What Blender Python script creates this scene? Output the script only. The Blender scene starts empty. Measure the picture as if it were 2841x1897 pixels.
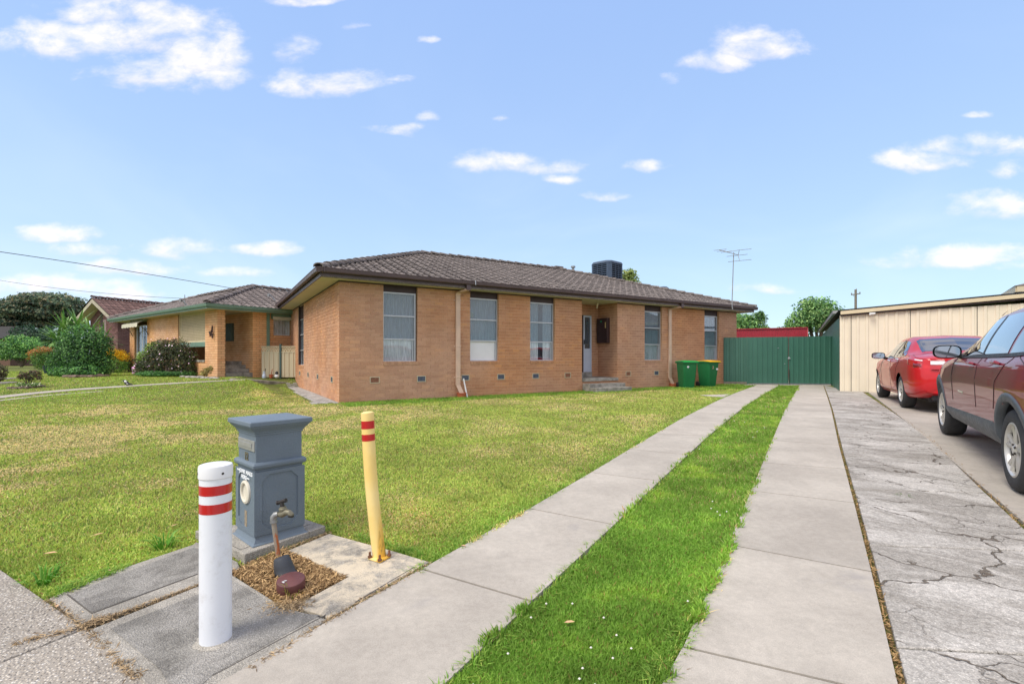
import bpy, math, random
import numpy as np
from mathutils import Matrix, Vector

R = math.radians
rng = np.random.default_rng(7)
random.seed(7)
UP = Vector((0, 0, 1))

# ------------------------------------------------------------------ camera, sky, sun, exposure
sc = bpy.context.scene
FOC, CX, HOR, CAMH = 1328.0, 1420.5, 990.0, 1.08      # focal length, centre, horizon in photo pixels; eye height over the house's base
cam_data = bpy.data.cameras.new('camera')
cam = bpy.data.objects.new('camera', cam_data)
sc.collection.objects.link(cam)
cam.location = (0, 0, CAMH)
cam.rotation_euler = (R(90), 0, 0)
cam_data.sensor_width = 36.0
cam_data.lens = 36.0 * FOC / 2841.0
cam_data.shift_y = 41.5 / 2841.0
cam_data.clip_start = 0.05
cam_data.clip_end = 2000.0
sc.camera = cam
sc.view_settings.view_transform = 'Standard'
sc.view_settings.look = 'None'
sc.view_settings.gamma = 1.0
sc.view_settings.use_curve_mapping = False
sc.view_settings.exposure = 0.78

SUN_EL, SUN_AZ = R(52), R(232)        # compass-like: from +Y clockwise; the sun stands behind the camera's left shoulder
sun_data = bpy.data.lights.new('sun', 'SUN')
sun_data.energy = 1.9
sun_data.angle = R(28)
sun_data.color = (1.0, 0.93, 0.82)
sun = bpy.data.objects.new('sun', sun_data)
sc.collection.objects.link(sun)
sv = Vector((math.sin(SUN_AZ) * math.cos(SUN_EL), math.cos(SUN_AZ) * math.cos(SUN_EL), math.sin(SUN_EL)))
sun.rotation_euler = sv.to_track_quat('Z', 'Y').to_euler()

world = bpy.data.worlds.new('World')
sc.world = world
world.use_nodes = True
wt = world.node_tree
wt.nodes.clear()


def wnode(kind, **kw):
    n = wt.nodes.new(kind)
    for k, v in kw.items():
        setattr(n, k, v)
    return n


def wmath(op, a, b=None, clamp=False):
    n = wnode('ShaderNodeMath', operation=op, use_clamp=clamp)
    for i, v in enumerate((a, b)):
        if v is None:
            continue
        if isinstance(v, (int, float)):
            n.inputs[i].default_value = v
        else:
            wt.links.new(v, n.inputs[i])
    return n.outputs[0]


def wmix(fac, a, b, blend='MIX'):
    n = wnode('ShaderNodeMix', data_type='RGBA', blend_type=blend)
    for i, v in ((0, fac), (6, a), (7, b)):
        if isinstance(v, (int, float)):
            n.inputs[i].default_value = v
        elif isinstance(v, tuple):
            n.inputs[i].default_value = (*v, 1)
        else:
            wt.links.new(v, n.inputs[i])
    return n.outputs[2]


tc = wnode('ShaderNodeTexCoord')
nrm = wnode('ShaderNodeVectorMath', operation='NORMALIZE')
wt.links.new(tc.outputs['Generated'], nrm.inputs[0])
sep = wnode('ShaderNodeSeparateXYZ')
wt.links.new(nrm.outputs[0], sep.inputs[0])
AZ = wmath('ARCTAN2', sep.outputs[0], sep.outputs[1])
EL = wmath('ARCSINE', sep.outputs[2])
sky = wnode('ShaderNodeTexSky', sky_type='NISHITA')
sky.sun_disc = False
sky.sun_elevation = SUN_EL
sky.sun_rotation = SUN_AZ
sky.air_density = 1.0
sky.dust_density = 0.6
sky.ozone_density = 2.0
base = wmix(1.0, sky.outputs[0], (0.105, 0.105, 0.105), 'MULTIPLY')
# thin high veil that whitens the blue everywhere, more towards the horizon
elp = wmath('MAXIMUM', EL, 0.0)
elt = wmath('POWER', 2.718, wmath('MULTIPLY', elp, -2.6))
base = wmix(0.72, base, wmix(elt, (0.28, 0.44, 0.86), (0.58, 0.78, 0.88)))
# cloud noise in direction space, stretched sideways
cmb = wnode('ShaderNodeCombineXYZ')
yy_ = wmath('MAXIMUM', sep.outputs[1], 0.08)
TU, TV = wmath('DIVIDE', sep.outputs[0], yy_), wmath('DIVIDE', sep.outputs[2], yy_)      # direction on the plane one unit ahead
ahead = wmath('GREATER_THAN', sep.outputs[1], 0.1)
wt.links.new(TU, cmb.inputs[0])
wt.links.new(wmath('MULTIPLY', TV, 1.7), cmb.inputs[1])
cmb2 = wnode('ShaderNodeCombineXYZ')
wt.links.new(wmath('MULTIPLY', AZ, 1.0), cmb2.inputs[0])
wt.links.new(wmath('MULTIPLY', EL, 2.0), cmb2.inputs[1])


def wnoise(scale, detail, rough=0.55, dist=0.0, vec=None):
    n = wnode('ShaderNodeTexNoise')
    n.inputs['Scale'].default_value = scale
    n.inputs['Detail'].default_value = detail
    n.inputs['Roughness'].default_value = rough
    n.inputs['Distortion'].default_value = dist
    wt.links.new((vec or cmb).outputs[0], n.inputs['Vector'])
    return n.outputs['Fac']


n_big, n_mid, n_fine = wnoise(3.2, 6.0, 0.6, 0.2, cmb2), wnoise(9.0, 6.0, 0.6, 0.2), wnoise(26.0, 4.0, 0.6)
edge = wmath('ADD', wmath('MULTIPLY', wmath('SUBTRACT', n_mid, 0.5), 3.2), wmath('MULTIPLY', wmath('SUBTRACT', n_fine, 0.5), 0.8))
# drifting cumulus: (photo x, y, half width, half height)
CLOUDS = [(170, 105, 155, 46), (300, 25, 150, 34), (430, 70, 185, 62), (560, 130, 110, 70), (410, 190, 130, 48), (600, 205, 95, 34),
          (805, 130, 68, 42), (900, 228, 135, 34), (840, 2, 90, 14), (2110, 118, 120, 40), (2010, 158, 95, 26), (1865, 215, 34, 12),
          (1390, 452, 115, 25), (1560, 455, 60, 16), (1570, 490, 60, 13), (1790, 455, 62, 17), (1680, 538, 66, 13),
          (1120, 358, 72, 13), (1190, 330, 30, 12), (1370, 322, 25, 7),
          (2570, 440, 120, 26), (2700, 400, 125, 24), (2800, 455, 60, 24), (2760, 570, 110, 34), (2680, 705, 215, 26), (2830, 735, 50, 18),
          (150, 648, 125, 20), (235, 688, 88, 18), (340, 738, 122, 20), (495, 678, 104, 22), (705, 688, 92, 14), (640, 752, 86, 13),
          (90, 790, 210, 26), (330, 800, 130, 22), (2130, 800, 90, 14), (1000, 722, 80, 14), (1110, 222, 26, 9), (1190, 108, 24, 7), (960, 72, 40, 9), (2710, 318, 44, 9)]
wz = wnode('ShaderNodeTexNoise')
wz.inputs['Scale'].default_value = 7.0
wz.inputs['Detail'].default_value = 4.0
wt.links.new(cmb.outputs[0], wz.inputs['Vector'])
wsep = wnode('ShaderNodeSeparateColor')
wt.links.new(wz.outputs['Color'], wsep.inputs[0])
TU = wmath('ADD', TU, wmath('MULTIPLY', wmath('SUBTRACT', wsep.outputs[0], 0.5), 0.11))
TV = wmath('ADD', TV, wmath('MULTIPLY', wmath('SUBTRACT', wsep.outputs[1], 0.5), 0.05))
mask = None
for (px, py, rx, ry) in CLOUDS:
    u0, w0, ra, re = (px - CX) / FOC, (HOR - py) / FOC, rx / FOC * 1.42, ry / FOC * 1.75
    da = wmath('MULTIPLY', wmath('SUBTRACT', TU, u0), 1.0 / ra)
    de = wmath('MULTIPLY', wmath('SUBTRACT', TV, w0 - re * 0.2), 1.0 / re)
    dn = wmath('MULTIPLY', wmath('MINIMUM', de, 0.0), 1.45)      # flatter undersides
    de = wmath('ADD', wmath('MAXIMUM', de, 0.0), dn)
    q = wmath('SUBTRACT', 1.0, wmath('ADD', wmath('MULTIPLY', da, da), wmath('MULTIPLY', de, de)))
    q = wmath('SUBTRACT', wmath('MULTIPLY', q, min(1.0, 0.55 + rx / 260.0)), 0.12 if rx < 70 else 0.0)      # small ones are thin
    if mask is None:
        mask, under = q, de
    else:
        g_ = wmath('GREATER_THAN', q, mask)
        under = wmath('ADD', wmath('MULTIPLY', under, wmath('SUBTRACT', 1.0, g_)), wmath('MULTIPLY', de, g_))
        mask = wmath('MAXIMUM', mask, q)
core = wmath('ADD', wmath('MULTIPLY', wmath('MINIMUM', mask, 0.8), 1.15), edge)
cm = wnode('ShaderNodeMapRange', interpolation_type='SMOOTHSTEP')
wt.links.new(core, cm.inputs[0])
cm.inputs[1].default_value, cm.inputs[2].default_value = 0.02, 1.75
# unseen cloud cover outside the view, thickened to neutralise the blue skylight
oth = wnode('ShaderNodeMapRange', interpolation_type='SMOOTHSTEP')
wt.links.new(wmath('ADD', n_big, wmath('MULTIPLY', wnoise(14.0, 5.0, 0.6, 0.2, cmb2), 0.12)), oth.inputs[0])
oth.inputs[1].default_value, oth.inputs[2].default_value = 0.40, 0.62
inview = wnode('ShaderNodeMapRange', interpolation_type='SMOOTHSTEP')
wt.links.new(wmath('ABSOLUTE', AZ), inview.inputs[0])
inview.inputs[1].default_value, inview.inputs[2].default_value = 0.86, 1.25
above = wnode('ShaderNodeMapRange', interpolation_type='SMOOTHSTEP')
wt.links.new(EL, above.inputs[0])
above.inputs[1].default_value, above.inputs[2].default_value = 0.66, 0.85
outside = wmath('MAXIMUM', inview.outputs[0], above.outputs[0])
pos_el = wnode('ShaderNodeMapRange', interpolation_type='SMOOTHSTEP')
wt.links.new(EL, pos_el.inputs[0])
pos_el.inputs[1].default_value, pos_el.inputs[2].default_value = 0.0, 0.06
cloud = wmath('MAXIMUM', wmath('MULTIPLY', wmath('MULTIPLY', cm.outputs[0], ahead), 0.95), wmath('MULTIPLY', wmath('MULTIPLY', oth.outputs[0], outside), 0.9))
cloud = wmath('MULTIPLY', cloud, pos_el.outputs[0])
wisp = wnode('ShaderNodeMapRange', interpolation_type='SMOOTHSTEP')
wt.links.new(wnoise(1.7, 4.0, 0.6, 0.8, cmb2), wisp.inputs[0])
wisp.inputs[1].default_value, wisp.inputs[2].default_value = 0.42, 0.75
low = wmath('POWER', 2.718, wmath('MULTIPLY', elp, -5.5))
base = wmix(wmath('MULTIPLY', wmath('MULTIPLY', wisp.outputs[0], low), 0.55), base, (0.80, 0.86, 0.98))
lit = wnode('ShaderNodeMapRange', interpolation_type='SMOOTHSTEP')
wt.links.new(wmath('ADD', under, wmath('MULTIPLY', wmath('SUBTRACT', n_mid, 0.5), 2.0)), lit.inputs[0])
lit.inputs[1].default_value, lit.inputs[2].default_value = -0.9, 0.35
shade = wmix(lit.outputs[0], (0.74, 0.71, 0.81), (0.90, 0.84, 0.88))
base = wmix(cloud, base, shade)
bg = wnode('ShaderNodeBackground')
bg.inputs[1].default_value = 0.80
wt.links.new(base, bg.inputs[0])
out = wnode('ShaderNodeOutputWorld')
wt.links.new(bg.outputs[0], out.inputs[0])

# ------------------------------------------------------------------ the lie of the land, and photo pixel -> place
def sstep(t):
    t = np.clip(t, 0, 1)
    return t * t * (3 - 2 * t)


def gz(x, y):
    """Ground height: level by the houses, falling 2.4 % towards the street, a little higher in the garden next door."""
    t = (10.0 - np.asarray(y, float)) / 1.5
    sp = 1.5 * np.logaddexp(0, t)
    off = -(np.asarray(x, float) + 4.077) * 0.853 - (np.asarray(y, float) - 11.293) * 0.522      # metres left of the brick house's side wall
    lon = -(np.asarray(x, float) + 4.077) * 0.522 + (np.asarray(y, float) - 11.293) * 0.853      # metres along that wall
    bank = 0.30 * sstep((lon - 6.5) / 1.5) * sstep((off + 0.8) / 0.3) * (1 - sstep((off - 0.75) / 1.1)) * sstep((14 - lon) / 3.0)
    return -0.024 * sp + bank + 0.36 * sstep((np.asarray(y, float) - 11.0) / 5.0) * sstep((off - 0.75) / 1.1)


def G(px, py, dz=0.0):
    """The ground point under a photo pixel."""
    z = dz
    for _ in range(60):
        y = FOC * (CAMH - z) / (py - HOR)
        x = (px - CX) / FOC * y
        z = 0.6 * z + 0.4 * (float(gz(x, y)) + dz)
    return Vector((x, y, float(gz(x, y)) + dz))


def at(px, py, Y):
    return Vector(((px - CX) / FOC * Y, Y, CAMH + (HOR - py) / FOC * Y))


def zat(py, Y):
    return CAMH + (HOR - py) / FOC * Y


# ------------------------------------------------------------------ mesh and object helpers
col = sc.collection
WLOC = {}


class MB:
    """Collects boxes, tubes, lathes and patches; build() links them as ONE mesh object."""

    def __init__(self):
        self.v, self.f, self.c = [], [], []

    def add(self, verts, faces):
        n = len(self.v)
        self.v.extend([tuple(p) for p in verts])
        self.f.extend([tuple(i + n for i in f) for f in faces])

    def obox(self, o, a, b, c):
        """Box from corner o along the three edge vectors."""
        o, a, b, c = Vector(o), Vector(a), Vector(b), Vector(c)
        p = [o, o + a, o + a + b, o + b, o + c, o + a + c, o + a + b + c, o + b + c]
        fs = [(0, 3, 2, 1), (4, 5, 6, 7), (0, 1, 5, 4), (1, 2, 6, 5), (2, 3, 7, 6), (3, 0, 4, 7)]
        if a.cross(b).dot(c) < 0:
            fs = [tuple(reversed(f)) for f in fs]
        self.add(p, fs)
        return self

    def box(self, c, s, rz=0.0):
        cs, sn = math.cos(rz), math.sin(rz)
        a, b = Vector((cs, sn, 0)) * s[0], Vector((-sn, cs, 0)) * s[1]
        return self.obox(Vector(c) - a / 2 - b / 2 - Vector((0, 0, s[2] / 2)), a, b, (0, 0, s[2]))

    def tube(self, pts, r, n=8, cap=True, flat=None):
        pts = [Vector(p) for p in pts]
        rs = r if isinstance(r, (list, tuple)) else [r] * len(pts)
        base = len(self.v)
        up = Vector((0, 0, 1))
        prev = None
        for i, p in enumerate(pts):
            d = (pts[min(i + 1, len(pts) - 1)] - pts[max(i - 1, 0)])
            d = d.normalized() if d.length > 1e-9 else Vector((0, 0, 1))
            if prev is None:
                s = d.cross(up)
                if s.length < 1e-3:
                    s = Vector((1, 0, 0))
                s.normalize()
            else:
                s = prev - d * prev.dot(d)
                s.normalize()
            prev = s
            t = d.cross(s)
            for k in range(n):
                a = 2 * math.pi * k / n
                self.v.append(tuple(p + (s * math.cos(a) + t * math.sin(a)) * rs[i]))
        for i in range(len(pts) - 1):
            for k in range(n):
                k2 = (k + 1) % n
                self.f.append((base + i * n + k, base + (i + 1) * n + k, base + (i + 1) * n + k2, base + i * n + k2))
        if cap:
            self.f.append(tuple(base + k for k in range(n)))
            self.f.append(tuple(base + (len(pts) - 1) * n + k for k in reversed(range(n))))
        return self

    def lathe(self, c, prof, n=24, axis=None, xdir=None):
        """prof: list of (radius, height) along the axis."""
        c = Vector(c)
        az = Vector(axis).normalized() if axis is not None else Vector((0, 0, 1))
        ax = Vector(xdir) if xdir is not None else (Vector((1, 0, 0)) if abs(az.x) < 0.9 else Vector((0, 1, 0)))
        ax = (ax - az * ax.dot(az)).normalized()
        ay = az.cross(ax)
        base = len(self.v)
        for r, h in prof:
            for k in range(n):
                a = 2 * math.pi * k / n
                self.v.append(tuple(c + az * h + (ax * math.cos(a) + ay * math.sin(a)) * max(r, 1e-5)))
        for i in range(len(prof) - 1):
            for k in range(n):
                k2 = (k + 1) % n
                self.f.append((base + i * n + k, base + i * n + k2, base + (i + 1) * n + k2, base + (i + 1) * n + k))
        return self

    def sqlathe(self, c, prof, ax, ay):
        """Square section pillar: prof of (half width, height), ax/ay horizontal unit vectors."""
        c, ax, ay = Vector(c), Vector(ax), Vector(ay)
        base = len(self.v)
        for r, h in prof:
            for sx, sy in ((-1, -1), (1, -1), (1, 1), (-1, 1)):
                self.v.append(tuple(c + ax * sx * r + ay * sy * r + Vector((0, 0, h))))
        for i in range(len(prof) - 1):
            for k in range(4):
                k2 = (k + 1) % 4
                self.f.append((base + i * 4 + k, base + i * 4 + k2, base + (i + 1) * 4 + k2, base + (i + 1) * 4 + k))
        m = len(prof) - 1
        self.f.append(tuple(base + k for k in (3, 2, 1, 0)))
        self.f.append(tuple(base + m * 4 + k for k in range(4)))
        return self

    def prism(self, poly, vec):
        """Extrude a planar polygon by a vector."""
        n = len(poly)
        p = [Vector(q) for q in poly]
        vec = Vector(vec)
        self.add(p + [q + vec for q in p], [tuple(reversed(range(n))), tuple(range(n, 2 * n))] + [(i, (i + 1) % n, (i + 1) % n + n, i + n) for i in range(n)])
        return self

    def strip(self, prof, vec):
        """Sweep an open profile (list of points) along a vector: a folded sheet, both sides."""
        n = len(prof)
        p = [Vector(q) for q in prof]
        vec = Vector(vec)
        self.add(p + [q + vec for q in p], [(i, i + 1, i + 1 + n, i + n) for i in range(n - 1)])
        return self

    def grid(self, rows):
        nr, nc = len(rows), len(rows[0])
        b = len(self.v)
        for r in rows:
            self.v.extend([tuple(p) for p in r])
        for i in range(nr - 1):
            for j in range(nc - 1):
                self.f.append((b + i * nc + j, b + i * nc + j + 1, b + (i + 1) * nc + j + 1, b + (i + 1) * nc + j))
        return self

    def build(self, name, mat, parent=None, smooth=False, bevel=0.0, world=True, fix=True):
        off = WLOC.get(parent.name, Vector((0, 0, 0))) if (parent is not None and world) else Vector((0, 0, 0))
        me = bpy.data.meshes.new(name)
        vs = [(v[0] - off[0], v[1] - off[1], v[2] - off[2]) for v in self.v]
        me.from_pydata(vs, [], self.f)
        if fix:
            import bmesh
            bm = bmesh.new()
            bm.from_mesh(me)
            bmesh.ops.recalc_face_normals(bm, faces=bm.faces)
            bm.to_mesh(me)
            bm.free()
        me.materials.append(mat)
        if smooth:
            me.polygons.foreach_set('use_smooth', [True] * len(me.polygons))
            if smooth != 'full':
                me.set_sharp_from_angle(angle=R(38))
        o = bpy.data.objects.new(name, me)
        col.objects.link(o)
        if parent is not None:
            o.parent = parent
        WLOC[o.name] = off.copy()
        if bevel:
            b = o.modifiers.new('bevel', 'BEVEL')
            b.width, b.segments, b.limit_method, b.angle_limit = bevel, 2, 'ANGLE', R(40)
        return o


def tag(o, label=None, cat=None, group=None, kind=None):
    for k, v in (('label', label), ('category', cat), ('group', group), ('kind', kind)):
        if v:
            o[k] = v
    return o


def thing(name, loc, label, cat, group=None, rz=0.0):
    o = bpy.data.objects.new(name, None)
    o.empty_display_size = 0.1
    col.objects.link(o)
    o.location = loc
    o.rotation_euler = (0, 0, rz)
    WLOC[o.name] = Vector(loc)
    return tag(o, label, cat, group)


def inst(name, mesh, parent, M, world=True):
    """A part that shares mesh data, placed by a world matrix under an unrotated parent."""
    o = bpy.data.objects.new(name, mesh)
    off = WLOC.get(parent.name, Vector((0, 0, 0))) if world else Vector((0, 0, 0))
    M = M.copy()
    M.translation = M.translation - off
    o.matrix_basis = M
    o.parent = parent
    col.objects.link(o)
    return o


def frame_m(o, a, b, c):
    """Matrix with columns a, b, c and origin o."""
    return Matrix(((a[0], b[0], c[0], o[0]), (a[1], b[1], c[1], o[1]), (a[2], b[2], c[2], o[2]), (0, 0, 0, 1)))


def np_mesh(name, V, F, mat, parent=None, colors=None, smooth=False):
    """V (n,3), F (m,k) arrays -> object; colors (n,3) -> point attribute Col."""
    me = bpy.data.meshes.new(name)
    V = np.asarray(V, np.float32)
    if parent is not None:
        V = V - np.array(WLOC[parent.name], np.float32)
    F = np.asarray(F, np.int32)
    me.vertices.add(len(V))
    me.vertices.foreach_set('co', V.ravel())
    k = F.shape[1]
    me.loops.add(F.size)
    me.loops.foreach_set('vertex_index', F.ravel())
    me.polygons.add(len(F))
    me.polygons.foreach_set('loop_start', np.arange(0, F.size, k, dtype=np.int32))
    me.polygons.foreach_set('loop_total', np.full(len(F), k, np.int32))
    me.polygons.foreach_set('use_smooth', np.full(len(F), bool(smooth)))
    if colors is not None:
        at_ = me.color_attributes.new('Col', 'FLOAT_COLOR', 'POINT')
        c4 = np.ones((len(V), 4), np.float32)
        c4[:, :3] = colors
        at_.data.foreach_set('color', c4.ravel())
    me.update(calc_edges=True)
    me.validate()
    me.materials.append(mat)
    o = bpy.data.objects.new(name, me)
    col.objects.link(o)
    if parent is not None:
        o.parent = parent
        WLOC[o.name] = WLOC[parent.name]
    return o


# ------------------------------------------------------------------ materials
def srgb(r, g, b):
    def f(c):
        c /= 255.0
        return c / 12.92 if c <= 0.04045 else ((c + 0.055) / 1.055) ** 2.4
    return (f(r), f(g), f(b))


class NT:
    def __init__(self, name):
        self.m = bpy.data.materials.new(name)
        self.m.use_nodes = True
        self.t = self.m.node_tree
        self.b = self.t.nodes['Principled BSDF']
        self.out = self.t.nodes['Material Output']
        self._pos = None

    def node(self, kind, **kw):
        n = self.t.nodes.new(kind)
        for k, v in kw.items():
            setattr(n, k, v)
        return n

    def put(self, sock, v):
        if isinstance(v, (int, float)):
            sock.default_value = v
        elif isinstance(v, tuple):
            sock.default_value = (*v, 1) if len(v) == 3 and sock.type == 'RGBA' else v
        else:
            self.t.links.new(v, sock)

    @property
    def pos(self):
        if self._pos is None:
            self._pos = self.node('ShaderNodeNewGeometry').outputs['Position']
        return self._pos

    def obj(self):
        return self.node('ShaderNodeTexCoord').outputs['Object']

    def scaled(self, vec, s):
        n = self.node('ShaderNodeMapping')
        self.t.links.new(vec, n.inputs[0])
        n.inputs['Scale'].default_value = s
        return n.outputs[0]

    def rotz(self, vec, a):
        n = self.node('ShaderNodeMapping')
        self.t.links.new(vec, n.inputs[0])
        n.inputs['Rotation'].default_value = (0, 0, a)
        return n.outputs[0]

    def noise(self, scale, detail=3.0, rough=0.55, vec=None, dist=0.0):
        n = self.node('ShaderNodeTexNoise')
        n.inputs['Scale'].default_value = scale
        n.inputs['Detail'].default_value = detail
        n.inputs['Roughness'].default_value = rough
        n.inputs['Distortion'].default_value = dist
        self.t.links.new(vec if vec is not None else self.pos, n.inputs['Vector'])
        return n.outputs['Fac']

    def voro(self, scale, feature='F1', vec=None, out='Distance', rnd=1.0):
        n = self.node('ShaderNodeTexVoronoi', feature=feature)
        n.inputs['Scale'].default_value = scale
        n.inputs['Randomness'].default_value = rnd
        self.t.links.new(vec if vec is not None else self.pos, n.inputs['Vector'])
        return n.outputs[out]

    def math(self, op, a, b=None, clamp=False):
        n = self.node('ShaderNodeMath', operation=op, use_clamp=clamp)
        self.put(n.inputs[0], a)
        if b is not None:
            self.put(n.inputs[1], b)
        return n.outputs[0]

    def ramp(self, v, lo, hi, a=0.0, b=1.0):
        n = self.node('ShaderNodeMapRange', interpolation_type='SMOOTHSTEP')
        self.put(n.inputs[0], v)
        for i, q in ((1, lo), (2, hi), (3, a), (4, b)):
            n.inputs[i].default_value = q
        return n.outputs[0]

    def mix(self, f, a, b, blend='MIX'):
        n = self.node('ShaderNodeMix', data_type='RGBA', blend_type=blend)
        self.put(n.inputs[0], f)
        self.put(n.inputs[6], a)
        self.put(n.inputs[7], b)
        return n.outputs[2]

    def hsv(self, c, h=0.5, s=1.0, v=1.0):
        n = self.node('ShaderNodeHueSaturation')
        self.put(n.inputs['Hue'], h)
        self.put(n.inputs['Saturation'], s)
        self.put(n.inputs['Value'], v)
        self.put(n.inputs['Color'], c)
        return n.outputs[0]

    def attr(self, name='Col'):
        return self.node('ShaderNodeAttribute', attribute_name=name).outputs['Color']

    def orand(self):
        return self.node('ShaderNodeObjectInfo').outputs['Random']

    def bump(self, h, dist=0.01, strength=1.0):
        n = self.node('ShaderNodeBump')
        n.inputs['Distance'].default_value = dist
        n.inputs['Strength'].default_value = strength
        self.t.links.new(h, n.inputs['Height'])
        self.t.links.new(n.outputs[0], self.b.inputs['Normal'])

    def set(self, **kw):
        names = {'color': 'Base Color', 'rough': 'Roughness', 'metal': 'Metallic', 'spec': 'Specular IOR Level', 'coat': 'Coat Weight', 'coat_rough': 'Coat Roughness',
                 'trans': 'Transmission Weight', 'alpha': 'Alpha', 'sheen': 'Sheen Weight'}
        for k, v in kw.items():
            self.put(self.b.inputs[names[k]], v)
        return self


def plain(name, c, rough=0.6, var=0.12, scale=6.0, metal=0.0, bump=0.0, bscale=60.0, spec=0.5, coat=0.0):
    """A paint, plastic or metal with a little unevenness and fine relief."""
    m = NT(name)
    n = m.noise(scale, 4.0)
    m.set(color=m.hsv(c, 0.5, 1.0, m.ramp(n, 0.25, 0.75, 1 - var, 1 + var)), metal=metal, spec=spec, coat=coat,
          rough=m.ramp(m.noise(scale * 3.1, 3.0), 0.3, 0.7, max(rough - 0.07, 0.02), min(rough + 0.07, 1)))
    if bump:
        m.bump(m.noise(bscale, 4.0), bump)
    return m.m


def brick_mat(name, cols, per_object, scale_big=0.35):
    """Fired clay: each brick its own tone, speckle and weathering."""
    m = NT(name)
    if per_object:
        r = m.orand()
    else:
        r = m.node('ShaderNodeSeparateColor')
        m.t.links.new(m.attr(), r.inputs[0])
        r = r.outputs[0]
    c = m.mix(m.ramp(r, 0.0, 0.75), cols[0], cols[1])
    c = m.mix(m.ramp(r, 0.90, 0.99), c, cols[2])
    c = m.hsv(c, 0.5, 1.0, m.ramp(m.noise(90.0, 4.0, 0.7), 0.25, 0.75, 0.80, 1.18))
    c = m.hsv(c, 0.5, m.ramp(m.noise(scale_big, 3.0), 0.3, 0.7, 0.85, 1.08), m.ramp(m.noise(0.9, 4.0), 0.3, 0.7, 0.90, 1.10))
    m.set(color=c, rough=0.88, spec=0.25)
    m.bump(m.noise(160.0, 4.0, 0.7), 0.004)
    return m.m


B_OUR = (srgb(186, 137, 105), srgb(197, 149, 115), srgb(202, 151, 111))
B_YEL = (srgb(222, 168, 120), srgb(231, 181, 132), srgb(222, 162, 112))
B_BRN = (srgb(112, 78, 76), srgb(126, 90, 86), srgb(100, 68, 66))
M = {}
for k, c in (('our', B_OUR), ('yel', B_YEL), ('brn', B_BRN)):
    M['brick_' + k] = brick_mat('brick_clay_' + k, c, True)
    M['brickstuff_' + k] = brick_mat('brick_clay_bulk_' + k, c, False)
M['mortar_our'] = plain('mortar_pink', srgb(218, 182, 148), 0.95, 0.10, 9.0, bump=0.004)
M['mortar_yel'] = plain('mortar_cream', srgb(150, 116, 82), 0.95, 0.10, 9.0, bump=0.004)
M['mortar_brn'] = plain('mortar_grey', srgb(150, 132, 128), 0.95, 0.10, 9.0, bump=0.004)


def tile_mat(name, dark, light, per_object):
    """Weathered concrete roof tile: pale lichen bloom on top, dark glaze left in streaks."""
    m = NT(name)
    if per_object:
        r = m.orand()
    else:
        s_ = m.node('ShaderNodeSeparateColor')
        m.t.links.new(m.attr(), s_.inputs[0])
        r = s_.outputs[0]
    n = m.noise(16.0, 5.0, 0.65)
    c = m.mix(m.ramp(n, 0.26, 0.74), dark, light)
    c = m.hsv(c, 0.5, 1.0, m.ramp(r, 0.0, 1.0, 0.82, 1.16))
    c = m.hsv(c, 0.5, 1.0, m.ramp(m.noise(120.0, 3.0, 0.7), 0.3, 0.7, 0.82, 1.16))
    m.set(color=c, rough=0.85, spec=0.3)
    m.bump(m.noise(120.0, 3.0), 0.003)
    return m.m


T_OUR = (srgb(82, 75, 72), srgb(138, 129, 123))
T_YEL = (srgb(88, 80, 78), srgb(146, 136, 130))
T_BRN = (srgb(94, 70, 65), srgb(128, 102, 95))
for k, c in (('our', T_OUR), ('yel', T_YEL), ('brn', T_BRN)):
    M['tile_' + k] = tile_mat('roof_tile_' + k, c[0], c[1], True)
    M['tilestuff_' + k] = tile_mat('roof_tile_bulk_' + k, c[0], c[1], False)
M['underlay'] = plain('roof_underlay', (0.03, 0.028, 0.026), 0.9)
M['brown_trim'] = plain('brown_trim_paint', srgb(82, 66, 66), 0.42, 0.10, 3.0, bump=0.001)
M['dark_brown'] = plain('dark_brown_paint', srgb(58, 40, 40), 0.5, 0.12, 3.0, bump=0.001)
M['soffit'] = plain('soffit_paint', srgb(200, 194, 166), 0.75, 0.06, 1.5, bump=0.001)
M['alu'] = plain('silver_aluminium', srgb(188, 192, 196), 0.38, 0.08, 5.0, metal=0.35)
M['white'] = plain('white_paint', (0.76, 0.77, 0.78), 0.45, 0.04, 3.0)
M['door_white'] = plain('pale_blue_white_paint', srgb(196, 206, 222), 0.4, 0.04, 3.0)
M['downpipe'] = plain('salmon_cream_paint', srgb(212, 182, 158), 0.5, 0.08, 4.0, bump=0.001)
M['terracotta'] = plain('terracotta', srgb(178, 96, 62), 0.8, 0.15, 12.0, bump=0.002)
M['black'] = plain('black_plastic', (0.022, 0.023, 0.026), 0.5, 0.15, 8.0)
M['dark_iron'] = plain('dark_iron', (0.045, 0.04, 0.038), 0.55, 0.15, 10.0, metal=0.4)
M['galv'] = plain('galvanised_steel', srgb(150, 152, 152), 0.45, 0.15, 14.0, metal=0.6)
M['inside'] = plain('dark_interior', (0.05, 0.05, 0.052), 0.9)


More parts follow.
